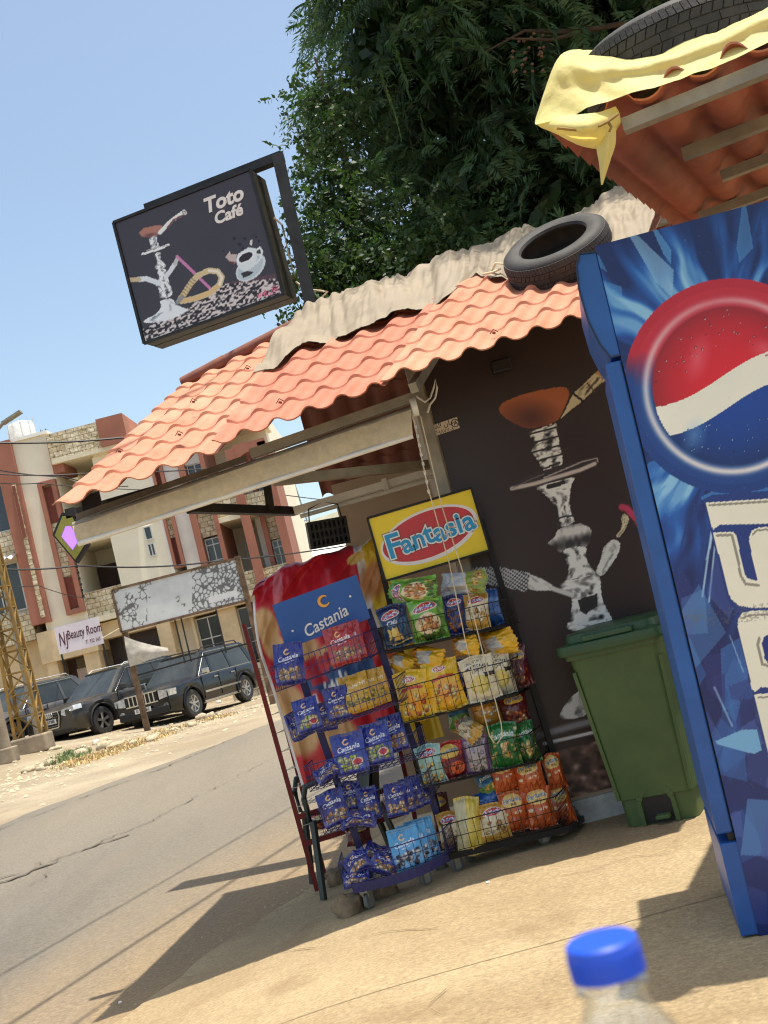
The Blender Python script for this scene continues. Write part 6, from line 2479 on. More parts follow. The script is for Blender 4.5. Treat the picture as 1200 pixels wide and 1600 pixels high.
# left wing
bb(-13.0, -11.42, 4.1, 11.2, 42.0, 45.2, 'wall', 'render_cream')
bb(-13.05, -11.35, 11.2, 11.32, 41.9, 45.2, 'coping', 'render_white')
bb(-11.42, -11.0, 9.63, 10.85, 41.8, 43.5, 'corner_block', 'terracotta')
frame_rect(-12.1, -11.43, 4.45, 9.45, 41.72, 42.05, 0.16, 'bay_frame', 'terracotta')
bb(-11.94, -11.59, 5.86, 7.86, 41.88, 42.02, 'cladding', 'stone_cladding')
for z0, z1 in ((7.9, 9.25), (4.66, 5.82)):
    bb(-11.94, -11.59, z0, z1, 41.96, 41.99, 'recess', 'terracotta_dark')
bb(-13.42, -12.74, 4.4, 11.3, 41.75, 45.2, 'pilaster', 'terracotta')
bb(-13.02, -12.86, 4.6, 9.6, 41.70, 41.745, 'cladding', 'stone_cladding')
bb(-13.00, -12.88, 7.6, 9.55, 41.66, 41.695, 'recess', 'terracotta_dark')
bb(-22, -13.45, 4.1, 11.3, 42.4, 45.0, 'wall', 'render_cream')
bb(-22, -13.45, 7.15, 8.05, 42.2, 42.38, 'cladding', 'stone_cladding')
bb(-22, -13.45, 3.9, 4.95, 42.0, 42.38, 'cladding', 'stone_cladding')
window(-15.3, -13.52, 8.08, 9.9, 42.35, 1)
window(-15.3, -13.6, 5.1, 6.9, 42.35, 1)
for x0 in (-21.0, -18.6, -16.9):
    window(x0, x0 + 1.1, 8.3, 9.7, 42.35, 1)
    window(x0, x0 + 1.1, 5.3, 6.7, 42.35, 1)
    bb(x0 - 0.2, x0 + 1.3, 0.3, 2.8, 42.5, 42.58, 'shop_shutter', 'alu_frame')
mb = MB()
xx = np.linspace(-15.5, -13.35, 40)
g = np.zeros((2, 40, 3))
g[0] = np.stack([xx - bo_.x, np.full(40, 41.3 - bo_.y), 6.95 + 0.05 * np.sin(xx * 22) - bo_.z], 1)
g[1] = np.stack([xx - bo_.x, np.full(40, 42.3 - bo_.y), 7.2 + 0.05 * np.sin(xx * 22) - bo_.z], 1)
mb.grid(g)
mb.build('awning', 'tank_white', bld)
# recessed balconies between the wings
bb(-11.40, -10.0, 3.95, 4.15, 41.9, 45.0, 'balcony_floor', 'soffit')
bb(-11.40, -9.98, 4.15, 5.1, 42.05, 42.25, 'balcony_wall', 'stone_cladding')
bb(-11.40, -9.98, 6.85, 7.0, 41.9, 45.0, 'balcony_floor', 'soffit')
bb(-11.40, -9.98, 7.0, 7.85, 42.05, 42.25, 'balcony_wall', 'stone_cladding')
bb(-11.38, -10.55, 5.1, 6.22, 44.7, 44.95, 'shutter', 'shutter_brown')
bb(-11.38, -10.4, 7.9, 9.1, 44.7, 44.95, 'shutter', 'shutter_brown')
bb(-11.35, -9.42, 10.1, 11.08, 41.6, 42.0, 'parapet', 'stone_cladding')
bb(-11.35, -8.4, 9.95, 10.1, 41.6, 45.0, 'soffit_slab', 'soffit')
bb(-9.42, -8.42, 10.1, 11.15, 41.5, 44.0, 'corner_block', 'terracotta')
# projecting wing with two small windows
bb(-9.98, -8.05, 3.9, 9.9, 42.0, 45.0, 'wall', 'render_cream')
bb(-8.05, -7.94, 3.9, 9.9, 41.95, 45.0, 'wall', 'render_white')  # paler strip: the sunlit side face put into the wall colour
window(-8.72, -8.42, 6.40, 6.92, 41.98, 0)
window(-8.72, -8.44, 5.78, 6.28, 41.98, 1)
window(-8.72, -8.42, 9.0, 9.6, 41.98, 0)
# framed bays
frame_rect(-7.93, -7.53, 5.15, 9.4, 41.85, 42.3, 0.10, 'bay_frame', 'terracotta')
bb(-7.83, -7.63, 6.28, 7.12, 42.05, 42.25, 'cladding', 'stone_cladding')
bb(-7.83, -7.63, 5.25, 6.28, 42.15, 42.25, 'recess', 'terracotta_dark')
bb(-7.83, -7.63, 7.12, 9.3, 42.15, 42.25, 'recess', 'terracotta_dark')
bb(-7.53, -6.94, 3.9, 9.9, 42.2, 45.0, 'wall', 'render_white')
bb(-6.94, -6.72, 3.9, 9.9, 41.8, 45.0, 'pilaster', 'terracotta')
bb(-6.10, -5.95, 3.9, 9.9, 41.8, 45.0, 'pilaster', 'terracotta')
bb(-6.72, -6.10, 6.0, 7.5, 42.2, 42.4, 'cladding', 'stone_cladding')
bb(-6.72, -6.10, 4.0, 5.05, 42.2, 42.4, 'cladding', 'stone_cladding')
window(-6.70, -6.12, 5.08, 5.95, 42.4, 1, 5.7)
window(-6.70, -6.12, 7.5, 8.8, 42.4, 1, 8.4)
bb(-6.72, -6.10, 8.8, 9.9, 42.3, 42.6, 'wall', 'render_white')
# right balconies
bb(-5.95, -3.6, 6.35, 6.55, 41.9, 45.0, 'balcony_floor', 'soffit')
bb(-5.95, -5.1, 6.55, 7.2, 41.95, 42.1, 'balcony_wall', 'stone_cladding')
bb(-5.95, -5.1, 3.6, 4.4, 41.95, 42.1, 'balcony_wall', 'stone_cladding')
bb(-5.95, -3.6, 3.5, 3.68, 41.9, 45.0, 'balcony_floor', 'soffit')
bb(-5.12, -4.80, 0.3, 8.9, 41.75, 42.1, 'column', 'terracotta')
bb(-4.80, -4.52, 3.6, 8.6, 43.2, 45.0, 'wall', 'render_white')
bb(-4.80, -3.6, 6.55, 7.15, 41.95, 42.1, 'balcony_wall', 'stone_cladding')
bb(-4.80, -3.6, 3.68, 4.35, 41.95, 42.1, 'balcony_wall', 'stone_cladding')
bb(-4.52, -4.34, 3.6, 8.8, 42.4, 45.0, 'pilaster', 'terracotta')
bb(-3.90, -3.58, 0.3, 8.9, 41.8, 45.0, 'pilaster', 'terracotta')
bb(-4.34, -3.90, 5.35, 6.35, 42.6, 42.8, 'cladding', 'stone_cladding')
window(-4.33, -3.92, 4.35, 5.32, 42.8, 1, 5.05)
window(-4.33, -3.92, 7.2, 8.3, 42.8, 1, 7.9)
window(-5.6, -5.2, 5.0, 5.75, 44.92, 0)
# arch of the top balcony
mb = MB()
arch = [(-5.12, 8.95), (-5.12, 8.3)] + [(-4.34 - 0.39 * math.cos(math.radians(180 - a)) - 0.39 - 0.0, 8.3 + 0.45 * math.sin(math.radians(a))) for a in range(0, 181, 20)][::-1] + [(-3.58, 8.3), (-3.58, 8.95)]
for i in range(0, 9):
    a0, a1 = math.radians(180 - i * 20), math.radians(180 - (i + 1) * 20)
    xa, za = -4.2 + 0.6 * math.cos(a0), 8.2 + 0.45 * math.sin(a0)
    xb, zb = -4.2 + 0.6 * math.cos(a1), 8.2 + 0.45 * math.sin(a1)
    mb.prism([(xa, za), (xb, zb), (xb, 9.0), (xa, 9.0)], lambda q: (q[0] - bo_.x, 42.1 - bo_.y, q[1] - bo_.z), lambda q: (q[0] - bo_.x, 41.8 - bo_.y, q[1] - bo_.z))
mb.build('arch', 'terracotta', bld)
bb(-9.9, -3.6, 9.9, 10.1, 41.9, 46.0, 'roof_slab', 'soffit')
# ground floor shops
bb(-22, -13.2, 0.3, 4.0, 42.6, 45.0, 'wall', 'ground_floor_stone')
bb(-13.4, -11.3, 2.95, 4.1, 41.9, 45.0, 'fascia', 'ground_floor_stone')
bb(-13.3, -12.9, 0.3, 2.95, 42.0, 42.6, 'pier', 'ground_floor_stone')
bb(-11.9, -11.35, 0.3, 2.95, 42.0, 42.6, 'pier', 'ground_floor_stone')
mat('door_pale', (206, 190, 186), 0.6, var=0.08)
mat('shop_dark', (56, 44, 44), 0.35, var=0.3, scale=1.0)
bb(-12.55, -11.95, 0.3, 2.5, 43.0, 43.05, 'door', 'door_pale')
bb(-12.88, -12.55, 0.3, 2.9, 43.1, 43.15, 'door', 'shutter_brown')
bb(-11.3, -9.1, 0.3, 3.9, 43.6, 43.7, 'shop_front', 'shop_dark')
bb(-9.1, -8.6, 0.3, 3.9, 42.1, 43.0, 'pier', 'ground_floor_stone')
bb(-11.3, -3.6, 3.3, 3.9, 42.3, 45.0, 'fascia', 'ground_floor_stone')
bb(-8.6, -7.9, 0.3, 3.3, 43.0, 43.1, 'shop_front', 'render_cream')
for x0, x1 in ((-7.8, -6.9), (-6.2, -5.3), (-4.7, -3.95)):
    window(x0, x1, 0.8, 3.2, 42.9, 1, 2.4)
for x0, x1 in ((-7.9, -7.8), (-6.9, -6.2), (-5.3, -4.8)):
    bb(x0, x1, 0.3, 3.3, 42.5, 43.1, 'pier', 'ground_floor_stone')

# rooftop tank and street lamp head
tk = empty('water_tank', (-12.75, 43.6, 11.32), label='pale round water tank on the apartment roof', cat='tank')
MB().lathe([(0.0, 0.0), (0.5, 0.0), (0.52, 0.1), (0.52, 0.75), (0.45, 0.9), (0.15, 1.0), (0.0, 1.0)], 24).build('drum', 'tank_white', tk, 1)
mb = MB()
for k in range(10):
    a = 2 * math.pi * k / 10
    mb.beam((0.56 * math.cos(a), 0.56 * math.sin(a), 0), (0.50 * math.cos(a), 0.50 * math.sin(a), 1.05), 0.025)
mb.build('cage', 'alu_frame', tk)
mb = MB()
for k in range(5):
    mb.beam((0.62 + 0.06 * k, 0.3, 0), (0.64 + 0.06 * k, 0.3, 0.55 - 0.05 * (k % 3)), 0.025)
tag(mb.build('steel_bars', 'dark_steel', tk), 'reinforcing bars sticking up beside the tank')
sl2 = empty('street_lamp', (at(-40, 700, 30).x, 30, zgf(-12, 30)), label='grey street lamp head reaching in at the edge of the sky', cat='street lamp')
hp = at(4, 662, 30) - Vector(sl2.location)
ht = at(33, 643, 30) - Vector(sl2.location)
MB().tube([(0, 0, 0), (0, 0, hp.z - 1.2), (hp.x * 0.4, 0, hp.z - 0.4), tuple(hp)], [0.1, 0.07, 0.06, 0.05], 8).build('pole', 'steel_grey', sl2, True)
MB().beam(hp, ht, 0.22, 0.07).build('lamp_head', 'steel_grey', sl2)

# white corrugated shed and its roof behind
sh = empty('shed', (-1.6, 60, 0.1), label='low shed with white corrugated roof behind the apartment building', cat='shed')
g = []
for i in range(2):
    row = []
    for j in range(160):
        x = -5 + 10 * j / 159
        row.append((x, -2.5 + 6.0 * i, 5.0 + 2.2 * i + 0.06 * math.sin(j * 1.2)))
    g.append(row)
mb = MB().grid(np.array(g))
mat('sheet_white', (222, 222, 216), 0.5, var=0.06)
mb.build('roof', 'sheet_white', sh, 2)
mb = MB()
mb.box((0, 0.5, 2.45), (9.6, 5.6, 4.9))
mb.build('wall', 'render_cream', sh)

# ------------------------------------------------------------------ worn signboard on two posts
mat('rust_wood', (116, 92, 70), 0.85, var=0.3, scale=4, bump=0.2)


def paint_worn(pts, a, b):
    U, V = px_of(pts)
    p = Paint(U, V, (208, 210, 210))
    p.C *= (0.92 + 0.14 * fbm(U * 0.05, V * 0.05, 3))[:, None]
    # flaked cells at both ends
    r = np.random.default_rng(5)
    q = r.uniform((170, 850), (400, 1000), (760, 2))
    for (lo, hi, dens) in ((300, 400, 1.0), (170, 230, 0.5), (230, 300, 0.18)):
        i = np.where((U >= lo) & (U < hi))[0]
        d = np.full(len(i), 99.0)
        d2 = np.full(len(i), 99.0)
        sel = q[(q[:, 0] > lo - 12) & (q[:, 0] < hi + 12)]
        for s in sel:
            e = np.hypot((U[i] - s[0]) * 1.15, V[i] - s[1])
            m2 = e < d
            d2 = np.where(m2, d, np.minimum(d2, e))
            d = np.where(m2, e, d)
        edge = (d2 - d) < (1.5 if dens == 1.0 else 1.2)
        mask = edge & (vnoise(U[i] * 0.09, V[i] * 0.09, 7) < dens)
        p.put(i[mask], (84, 80, 80), 0.8)
    p.poly([(325, 933), (370, 921), (372, 930), (327, 943)], (214, 214, 214))
    return p.lin()


SYB = 29.0
o0, o1, o2 = at(190, 988, SYB), at(385, 939, SYB), at(176, 922, SYB)
sb = empty('signboard', (o0.x + 0.1, SYB, zgf(o0.x, SYB)), label='weathered grey signboard with flaking print on two rusty posts', cat='signboard')
bpy.context.view_layer.update()
up_ = Vector((0, 0, (o2 - o0).z))
o = print_sheet('board', o0, o0 + Vector((o1.x - o0.x, 0, 0)), o0 + up_, 0.016, paint_worn, 'print', None, 0.05)
rel(o, sb)
Wb = o1.x - o0.x
mb = MB()
for (a, b) in ((o0, o0 + up_), (o0 + Vector((Wb, 0, 0)), o0 + up_ + Vector((Wb, 0, 0))), (o0, o0 + Vector((Wb, 0, 0))), (o0 + up_, o0 + up_ + Vector((Wb, 0, 0)))):
    mb.beam(a, b, 0.06, 0.06)
wpart(sb, mb, 'frame', 'rust_wood')
for x, ztop in ((o0.x + 0.06, o0.z + 1.0), (o0.x + Wb + 0.03, o0.z + 1.15)):
    wpart(sb, MB().beam((x, SYB + 0.08, zgf(x, SYB) - 0.05), (x, SYB + 0.08, ztop), 0.14, 0.12), 'post', 'rust_wood')
mb = MB()
for f in (0.42, 0.47, 0.75):
    mb.beam((o0.x + Wb * f, SYB + 0.08, o0.z - 1.15), (o0.x + Wb * f, SYB + 0.08, o0.z), 0.035)
mb.beam((o0.x, SYB + 0.08, o0.z - 1.15), (o0.x + Wb, SYB + 0.08, o0.z - 1.05), 0.04)
wpart(sb, mb, 'lower_bars', 'dark_steel')
# torn white sheet hanging in the lower frame
g = drape([
    [(194, 994, 28.98), (212, 1001, 28.96), (238, 1008, 28.96), (262, 1012, 28.98)],
    [(197, 1016, 28.93), (214, 1018, 28.9), (238, 1018, 28.92), (264, 1017, 28.95)],
    [(203, 1042, 28.98), (220, 1036, 28.94), (240, 1029, 28.94), (268, 1021, 28.97)]])
g[..., 1] += 0.08 * (fbm(g[..., 0] * 4, g[..., 2] * 4, 3) - 0.5)
gg = MB()
gg.grid(g)
mat('cloth_white', (190, 184, 172), 0.8, var=0.1)
tag(gg.build('torn_sheet', 'cloth_white', smooth=2), 'torn white sheet sagging below the weathered signboard', 'sheet')

# beauty room banner
mat('banner_white', (232, 220, 224), 0.6, var=0.04, scale=2)
mat('banner_ink', (90, 40, 52), 0.6, var=0.05)
BRY = 38.0
q0, q1, q2 = at(93, 1023, BRY), at(165, 1016, BRY), at(85, 981, BRY)
q1.z, q2.x = q0.z, q0.x
br = empty('wall_banner', q0, label='white banner reading Beauty Room hung on the building', cat='banner')
bw, bh = q1.x - q0.x, q2.z - q0.z
MB().box((bw / 2, 0.02, bh / 2), (bw, 0.03, bh)).build('sheet', 'banner_white', br)
bpy.context.view_layer.update()
for body, fx, fz, s, sx in (('Beauty Room', 0.64, 0.60, bh * 0.46, 0.52), ('71 932 243', 0.78, 0.2, bh * 0.2, 0.62), ('N', 0.13, 0.5, bh * 0.7, 0.45), ('J', 0.23, 0.45, bh * 0.6, 0.5)):
    letters(body, 'lettering', 'banner_ink', br, Matrix.Translation((bw * fx, 0.004, bh * fz)), s, 0.01 if s > 0.2 else 0.0, 0.1, 0.006, sx)
MB().tube([(bw, 0, bh * 0.2), (bw + 0.8, 0, bh * 0.45), (bw + 1.6, 0, bh * 0.9)], 0.015, 5).build('guy_rope', 'rope_cream', br)
# the banner hangs from a thin frame standing on the ground
mb = MB()
for x in (0.05, bw - 0.05):
    mb.beam((x, 0.06, zgf(q0.x, BRY) - q0.z), (x, 0.06, bh), 0.05)
mb.build('support', 'dark_steel', br)

# ------------------------------------------------------------------ yellow lattice pylon, concrete pole
mat('pylon_yellow', (150, 118, 58), 0.7, 0.1, var=0.25, scale=3)
mat('old_concrete', (150, 136, 116), 0.9, var=0.2, scale=2, bump=0.3, bscale=8)
PY = 28.0
pb_ = at(56, 1182, PY)
pz = zgf(pb_.x, PY)
py = empty('lattice_pylon', (pb_.x, PY, pz), label='rusty yellow lattice pylon on a concrete footing by the road', cat='pylon')
MB().box((0, 0, 0.18), (0.85, 0.7, 0.42)).build('footing', 'old_concrete', py, bevel=0.04)
tp_ = at(3, 900, PY)
topx = tp_.x - pb_.x
zt = tp_.z - pz
corn = [(-0.32, -0.24), (0.32, -0.24), (0.32, 0.24), (-0.32, 0.24)]


def pc(i, t):
    k = 1 - 0.55 * t
    return Vector((corn[i][0] * k + topx * 0.15 * t, corn[i][1] * k, 0.36 + (zt + 1.5) * t))


for i in range(4):
    MB().beam(pc(i, 0), pc(i, 1), 0.07, 0.07).build('leg', 'pylon_yellow', py)
nl = 11
for k in range(nl):
    mb = MB()
    for i in range(4):
        j = (i + 1) % 4
        t0, t1 = k / nl, (k + 1) / nl
        mb.beam(pc(i, t0), pc(j, t1), 0.05, 0.03)
        mb.beam(pc(i, t0), pc(j, t0), 0.05, 0.03)
    mb.build('brace', 'pylon_yellow', py)
cp = at(14, 1205, 26.5)
cpo = empty('utility_pole', (cp.x, 26.5, zgf(cp.x, 26.5)), label='grey utility pole at the edge of the picture beside the pylon', cat='pole')
MB().tube([(0, 0, -0.1), (0, 0, 3.0)], [0.17, 0.14], 10).build('shaft', 'old_concrete', cpo, True)
MB().box((0, 0, 0.15), (0.5, 0.45, 0.35)).build('base', 'old_concrete', cpo, bevel=0.03)

# concrete block wall behind the cars
bw_ = empty('block_wall', (at(372, 1080, 36.5).x, 36.5, zgf(-5.6, 36.5)), (0, 0, math.radians(8)), label='low grey concrete block wall behind the black jeep', cat='wall')
mat('block_grey', (176, 166, 148), 0.95, var=0.12, scale=3, bump=0.4, bscale=8)
bm = MB().box((0, 0, 0), (0.385, 0.19, 0.185))
me_b = None
for r_ in range(5):
    for c_ in range(22):
        if me_b is None:
            o = bm.build('block', 'block_grey', bw_)
            me_b = o.data
        else:
            o = link('block', me_b, None, bw_)
        o.location = (0.4 * c_ + (0.2 if r_ % 2 else 0), random.uniform(-0.006, 0.006), 0.1 + 0.2 * r_)
MB().box((4.3, 0.02, 0.49), (8.7, 0.14, 0.97)).build('mortar', 'old_concrete', bw_)


# ------------------------------------------------------------------ parked cars
def car_mats(tag_, col, dust):
    mat('paint_' + tag_, col, 0.28, 0.0, var=0.1, scale=2.5, coat=0.35, spec=0.4, col2=dust)


car_mats('black', (10, 10, 11), (18, 17, 16))
car_mats('black2', (26, 25, 24), (70, 64, 56))
car_mats('grey', (70, 70, 72), (92, 88, 82))
car_mats('silver', (150, 152, 154), (160, 160, 158))
mat('car_glass', (58, 62, 60), 0.08, var=0.25, scale=1.0, spec=0.45)
mat('chrome', (210, 210, 208), 0.15, 1.0, var=0.05)
mat('headlamp', (214, 218, 220), 0.08, 0.2, var=0.15, scale=12, coat=1.0)
mat('car_trim', (24, 24, 24), 0.6, var=0.15)
mat('rim_alloy', (186, 186, 184), 0.3, 0.8, var=0.08)
mat('plate_white', (226, 226, 222), 0.5, var=0.03)
mat('dash_tan', (130, 116, 98), 0.8, var=0.1)


def make_suv(name, L, W, Hh, paint, label, style, loc, yaw, group='cars parked across the road'):
    o = empty(name, loc, (0, 0, yaw), label=label, cat='car', group=group)
    hw = W / 2
    wr = 0.385
    xf, xr = L / 2 - 0.93, -L / 2 + 1.0
    belt = 0.60 * Hh
    hood_f, hood_b = 0.555 * Hh, 0.62 * Hh
    jeep = style == 'boxy'

    def topz(x):
        t = (x + L / 2) / L
        if x > 0.215 * L:
            k = (x - 0.215 * L) / (0.5 * L - 0.215 * L)
            return hood_b + (hood_f - hood_b) * k - (0.10 if jeep else 0.26) * max(0, k - 0.78) ** 1.2 * 1.6
        return belt + 0.02

    def botz(x):
        z = 0.30
        if x > L / 2 - 0.35:
            z += 0.06 * (x - L / 2 + 0.35) / 0.35
        for xw in (xf, xr):
            d = abs(x - xw)
            ra = wr + 0.075
            if d < ra:
                z = max(z, wr + math.sqrt(max(0, ra * ra - d * d)) * 0.98)
        return z

    def halfw(x):
        e = abs(x) / (L / 2)
        return hw * (1 - (0.10 if jeep else 0.16) * max(0, e - 0.80) ** 1.6 / 0.2 ** 1.6)
    xsn = sorted(set([round(x, 3) for x in np.linspace(-L / 2, L / 2, 56)] + [round(xw + s * (wr + 0.075) * k, 3) for xw in (xf, xr) for s in (-1, 1) for k in (0.25, 0.5, 0.7, 0.85, 0.94, 0.995, 1.0)]))
    rings = []
    for x in xsn:
        zt, zb, w = topz(x), botz(x), halfw(x)
        zm = zb + (zt - zb) * 0.5
        sh_ = 0.06
        cr_ = 0.02
        half = [(w * 0.93, zb), (w * 0.985, zb + (zt - zb) * 0.12), (w, zm), (w * 0.985, zt - sh_ * 1.6), (w * 0.94, zt - sh_ * 0.5), (w * 0.86, zt), (w * 0.45, zt + cr_), (0, zt + cr_ * 1.4)]
        ring = [(x, y, z) for y, z in half] + [(x, -y, z) for y, z in half[-2::-1]]
        rings.append(ring)
    mb = MB()
    n = len(rings[0])
    vs = [q for r in rings for q in r]
    fs = []
    for i in range(len(rings) - 1):
        for k in range(n - 1):
            fs.append((i * n + k, (i + 1) * n + k, (i + 1) * n + k + 1, i * n + k + 1))
    fs.append(tuple(range(n)))
    fs.append(tuple((len(rings) - 1) * n + k for k in range(n))[::-1])
    mb.add(vs, fs)
    mb.build('body', 'paint_' + paint, o, 1)
    MB().box((0, 0, 0.50), (L - 0.3, W - 0.36, 0.42)).build('underbody', 'car_trim', o)
    # cabin: glass volume, roof and pillars
    A = [(0.222 * L, belt + 0.03), (0.055 * L, Hh - 0.07)]
    rear_b, rear_t = (-0.478 * L, -0.43 * L) if jeep else (-0.47 * L, -0.36 * L)
    wb, wt = hw * 0.885, hw * 0.70

    def cab(x, z):
        k = (z - belt) / (Hh - belt)
        return wb + (wt - wb) * k
    z0, z1 = belt, Hh - 0.06
    gl = MB()
    q = []
    for z, xa, xb in ((z0, 0.225 * L, rear_b), (z1, 0.06 * L, rear_t)):
        w = cab(0, z)
        wf = w * 0.93
        q += [(xa, -wf, z), (xa - 0.12, -w, z), (xb + 0.1, -w, z), (xb, -wf, z), (xb, wf, z), (xb + 0.1, w, z), (xa - 0.12, w, z), (xa, wf, z)]
    gl.add(q, [(i, (i + 1) % 8, 8 + (i + 1) % 8, 8 + i) for i in range(8)] + [tuple(range(8, 16))])
    gl.build('cabin_glass', 'car_glass', o)
    # roof
    rings = []
    for x in np.linspace(rear_t - 0.05, 0.065 * L, 12):
        t = (x - rear_t) / (0.065 * L - rear_t)
        zz = Hh - 0.05 + 0.05 * math.sin(math.pi * min(1, max(0, 0.25 + 0.6 * t)))
        w = wt * (0.97 if 0.05 < t < 0.95 else 0.93)
        rings.append([(x, -w - 0.01, zz - 0.07), (x, -w * 0.96, zz - 0.02), (x, -w * 0.6, zz), (x, 0, zz + 0.008), (x, w * 0.6, zz), (x, w * 0.96, zz - 0.02), (x, w + 0.01, zz - 0.07)])
    mb = MB()
    n = 7
    mb.add([p for r in rings for p in r], [(i * n + k, (i + 1) * n + k, (i + 1) * n + (k + 1) % n, i * n + (k + 1) % n) for i in range(len(rings) - 1) for k in range(n)] + [tuple(range(n)), tuple((len(rings) - 1) * n + k for k in range(n))[::-1]])
    mb.build('roof', 'paint_' + paint, o, 1)
    for s in (-1, 1):
        def side_pt(x, z, out=0.012):
            return Vector((x, s * (cab(x, z) + out), z))
        def pil(xb_, xt_, w, wtop=None):
            zt_ = Hh - 0.075
            a = [side_pt(xb_ - w / 2, belt - 0.01), side_pt(xb_ + w / 2, belt - 0.01), side_pt(xt_ + w / 2, zt_), side_pt(xt_ - w / 2, zt_)]
            inn = [q - Vector((0, s * 0.03, 0)) for q in a]
            vs_ = a + inn
            pm = MB()
            pm.add(vs_, [(0, 1, 2, 3), (7, 6, 5, 4), (0, 4, 5, 1), (1, 5, 6, 2), (2, 6, 7, 3), (3, 7, 4, 0)])
            pm.build('pillar', 'paint_' + paint, o)
        pil(0.19 * L, 0.035 * L, 0.10)
        pil(0.02 * L, 0.0, 0.10)
        pil(-0.20 * L, -0.195 * L, 0.10)
        pil(rear_b + 0.10, rear_t + 0.09, 0.20 if jeep else 0.26)
        # window trim
        tm = MB()
        pts_ = [side_pt(0.17 * L, belt + 0.01, 0.018), side_pt(rear_b + 0.2, belt + 0.015, 0.018)]
        tm.beam(pts_[0], pts_[1], 0.012, 0.02)
        t2 = [side_pt(0.02 * L, Hh - 0.10, 0.02), side_pt(rear_t + 0.2, Hh - 0.10, 0.02)]
        tm.beam(t2[0], t2[1], 0.01, 0.015)
        tm.beam(pts_[0], t2[0], 0.01, 0.015)
        tm.build('window_trim', 'chrome', o)
        # mirror
        mm2 = MB()
        mm2.box((0.15 * L, s * (hw + 0.10), belt + 0.10), (0.12, 0.20, 0.15))
        mm2.beam((0.155 * L, s * (hw * 0.88), belt + 0.04), (0.15 * L, s * (hw + 0.03), belt + 0.06), 0.05)
        mm2.build('mirror', 'chrome' if jeep else 'paint_' + paint, o, bevel=0.03)
        # doors: seam lines, handles, side moulding
        d = MB()
        for x in (0.175 * L, -0.012 * L, -0.21 * L):
            d.box((x, s * (hw * 1.0 - 0.003), 0.74), (0.012, 0.02, 0.62))
        d.build('door_seam', 'car_trim', o)
        for x in (0.02 * L, -0.17 * L):
            MB().box((x, s * (hw + 0.006), belt - 0.12), (0.20, 0.03, 0.035)).build('door_handle', 'chrome' if jeep else 'paint_' + paint, o, bevel=0.01)
        MB().box((-0.03 * L, s * (hw + 0.004), 0.60), (0.40 * L, 0.03, 0.05)).build('side_moulding', 'chrome' if jeep else 'car_trim', o)
        MB().box((-0.02 * L, s * (hw * 0.97), 0.34), (0.44 * L, 0.05, 0.06)).build('sill', 'chrome' if jeep else 'car_trim', o)
        # arch lips
        for xw in (xf, xr):
            am = MB()
            ra = wr + 0.085
            ps = [Vector((xw + ra * math.cos(math.radians(a)), s * (halfw(xw) * 0.995 + 0.006), wr + ra * math.sin(math.radians(a)) * 0.98)) for a in range(-8, 189, 14)]
            am.tube(ps, 0.03, 6)
            am.build('arch_lip', 'car_trim' if not jeep else 'paint_' + paint, o, True)
            wh = empty('wheel', (xw, s * (hw - 0.125), wr), parent=o)
            MB().lathe([(wr * 0.60, -0.12), (wr * 0.9, -0.125), (wr * 0.98, -0.10), (wr, -0.05), (wr, 0.05), (wr * 0.98, 0.10), (wr * 0.9, 0.125), (wr * 0.60, 0.12)], 28, 'y', close=True).build('tyre', 'tyre_rubber', wh, True)
            rm = MB()
            rm.lathe([(wr * 0.62, -0.11), (wr * 0.64, s * 0.118), (wr * 0.56, s * 0.10), (wr * 0.52, s * 0.03), (0.0, s * 0.02)], 24, 'y')
            rm.build('rim', 'rim_alloy' if jeep else 'car_trim', wh, True)
            sp = MB()
            for k in range(5 if not jeep else 7):
                a = 2 * math.pi * k / (5 if not jeep else 7) + 0.3
                for da in ((-0.10, 0.10) if not jeep else (0,)):
                    sp.beam((0.05 * math.cos(a), s * 0.085, 0.05 * math.sin(a)), (wr * 0.6 * math.cos(a + da), s * 0.098, wr * 0.6 * math.sin(a + da)), 0.03, 0.045)
            sp.lathe([(0.0, s * 0.06), (0.06, s * 0.06), (0.05, s * 0.105), (0.0, s * 0.105)], 12, 'y')
            sp.build('spokes', 'rim_alloy', wh)
    # front end
    fx = L / 2
    if jeep:
        gr = MB().box((fx + 0.0, 0, 0.83), (0.05, 1.02, 0.27)).build('grille', 'car_trim', o)
        for k in range(7):
            MB().box((fx + 0.024, -0.40 + k * 0.1335, 0.83), (0.03, 0.035, 0.25)).build('slat', 'chrome', gr)
        fb = MB()
        fb.box((fx + 0.028, 0, 0.965), (0.03, 1.04, 0.03))
        fb.box((fx + 0.028, 0, 0.695), (0.03, 1.04, 0.03))
        fb.build('grille_frame', 'chrome', gr)
        for s in (-1, 1):
            hl = MB().prism([(0.56, 0.72), (0.90, 0.76), (0.92, 0.92), (0.56, 0.96)], lambda q: (fx - 0.25, s * q[0] * 1.04, q[1]), lambda q: (fx + 0.025 - 0.10 * max(0, abs(q[0]) - 0.56), s * q[0], q[1]))
            hl.build('headlight', 'headlamp', o)
            MB().lathe([(0.0, -0.03), (0.09, -0.03), (0.09, 0.02), (0.0, 0.02)], 16, 'x', (fx - 0.02, s * 0.72, 0.52)).build('fog_lamp', 'headlamp', o, 1)
        MB().box((fx - 0.02, 0, 0.45), (0.16, W * 0.86, 0.20)).build('bumper', 'car_trim', o, bevel=0.03)
        pl_ = MB().box((fx + 0.06, 0.0, 0.55), (0.02, 0.52, 0.12)).build('number_plate', 'plate_white', o)
        letters('G 520562', 'lettering', 'logo_black', o, Matrix.Translation((fx + 0.072, 0, 0.55)) @ Matrix.Rotation(math.pi / 2, 4, 'Z'), 0.11, 0.01, 0, 0.003)
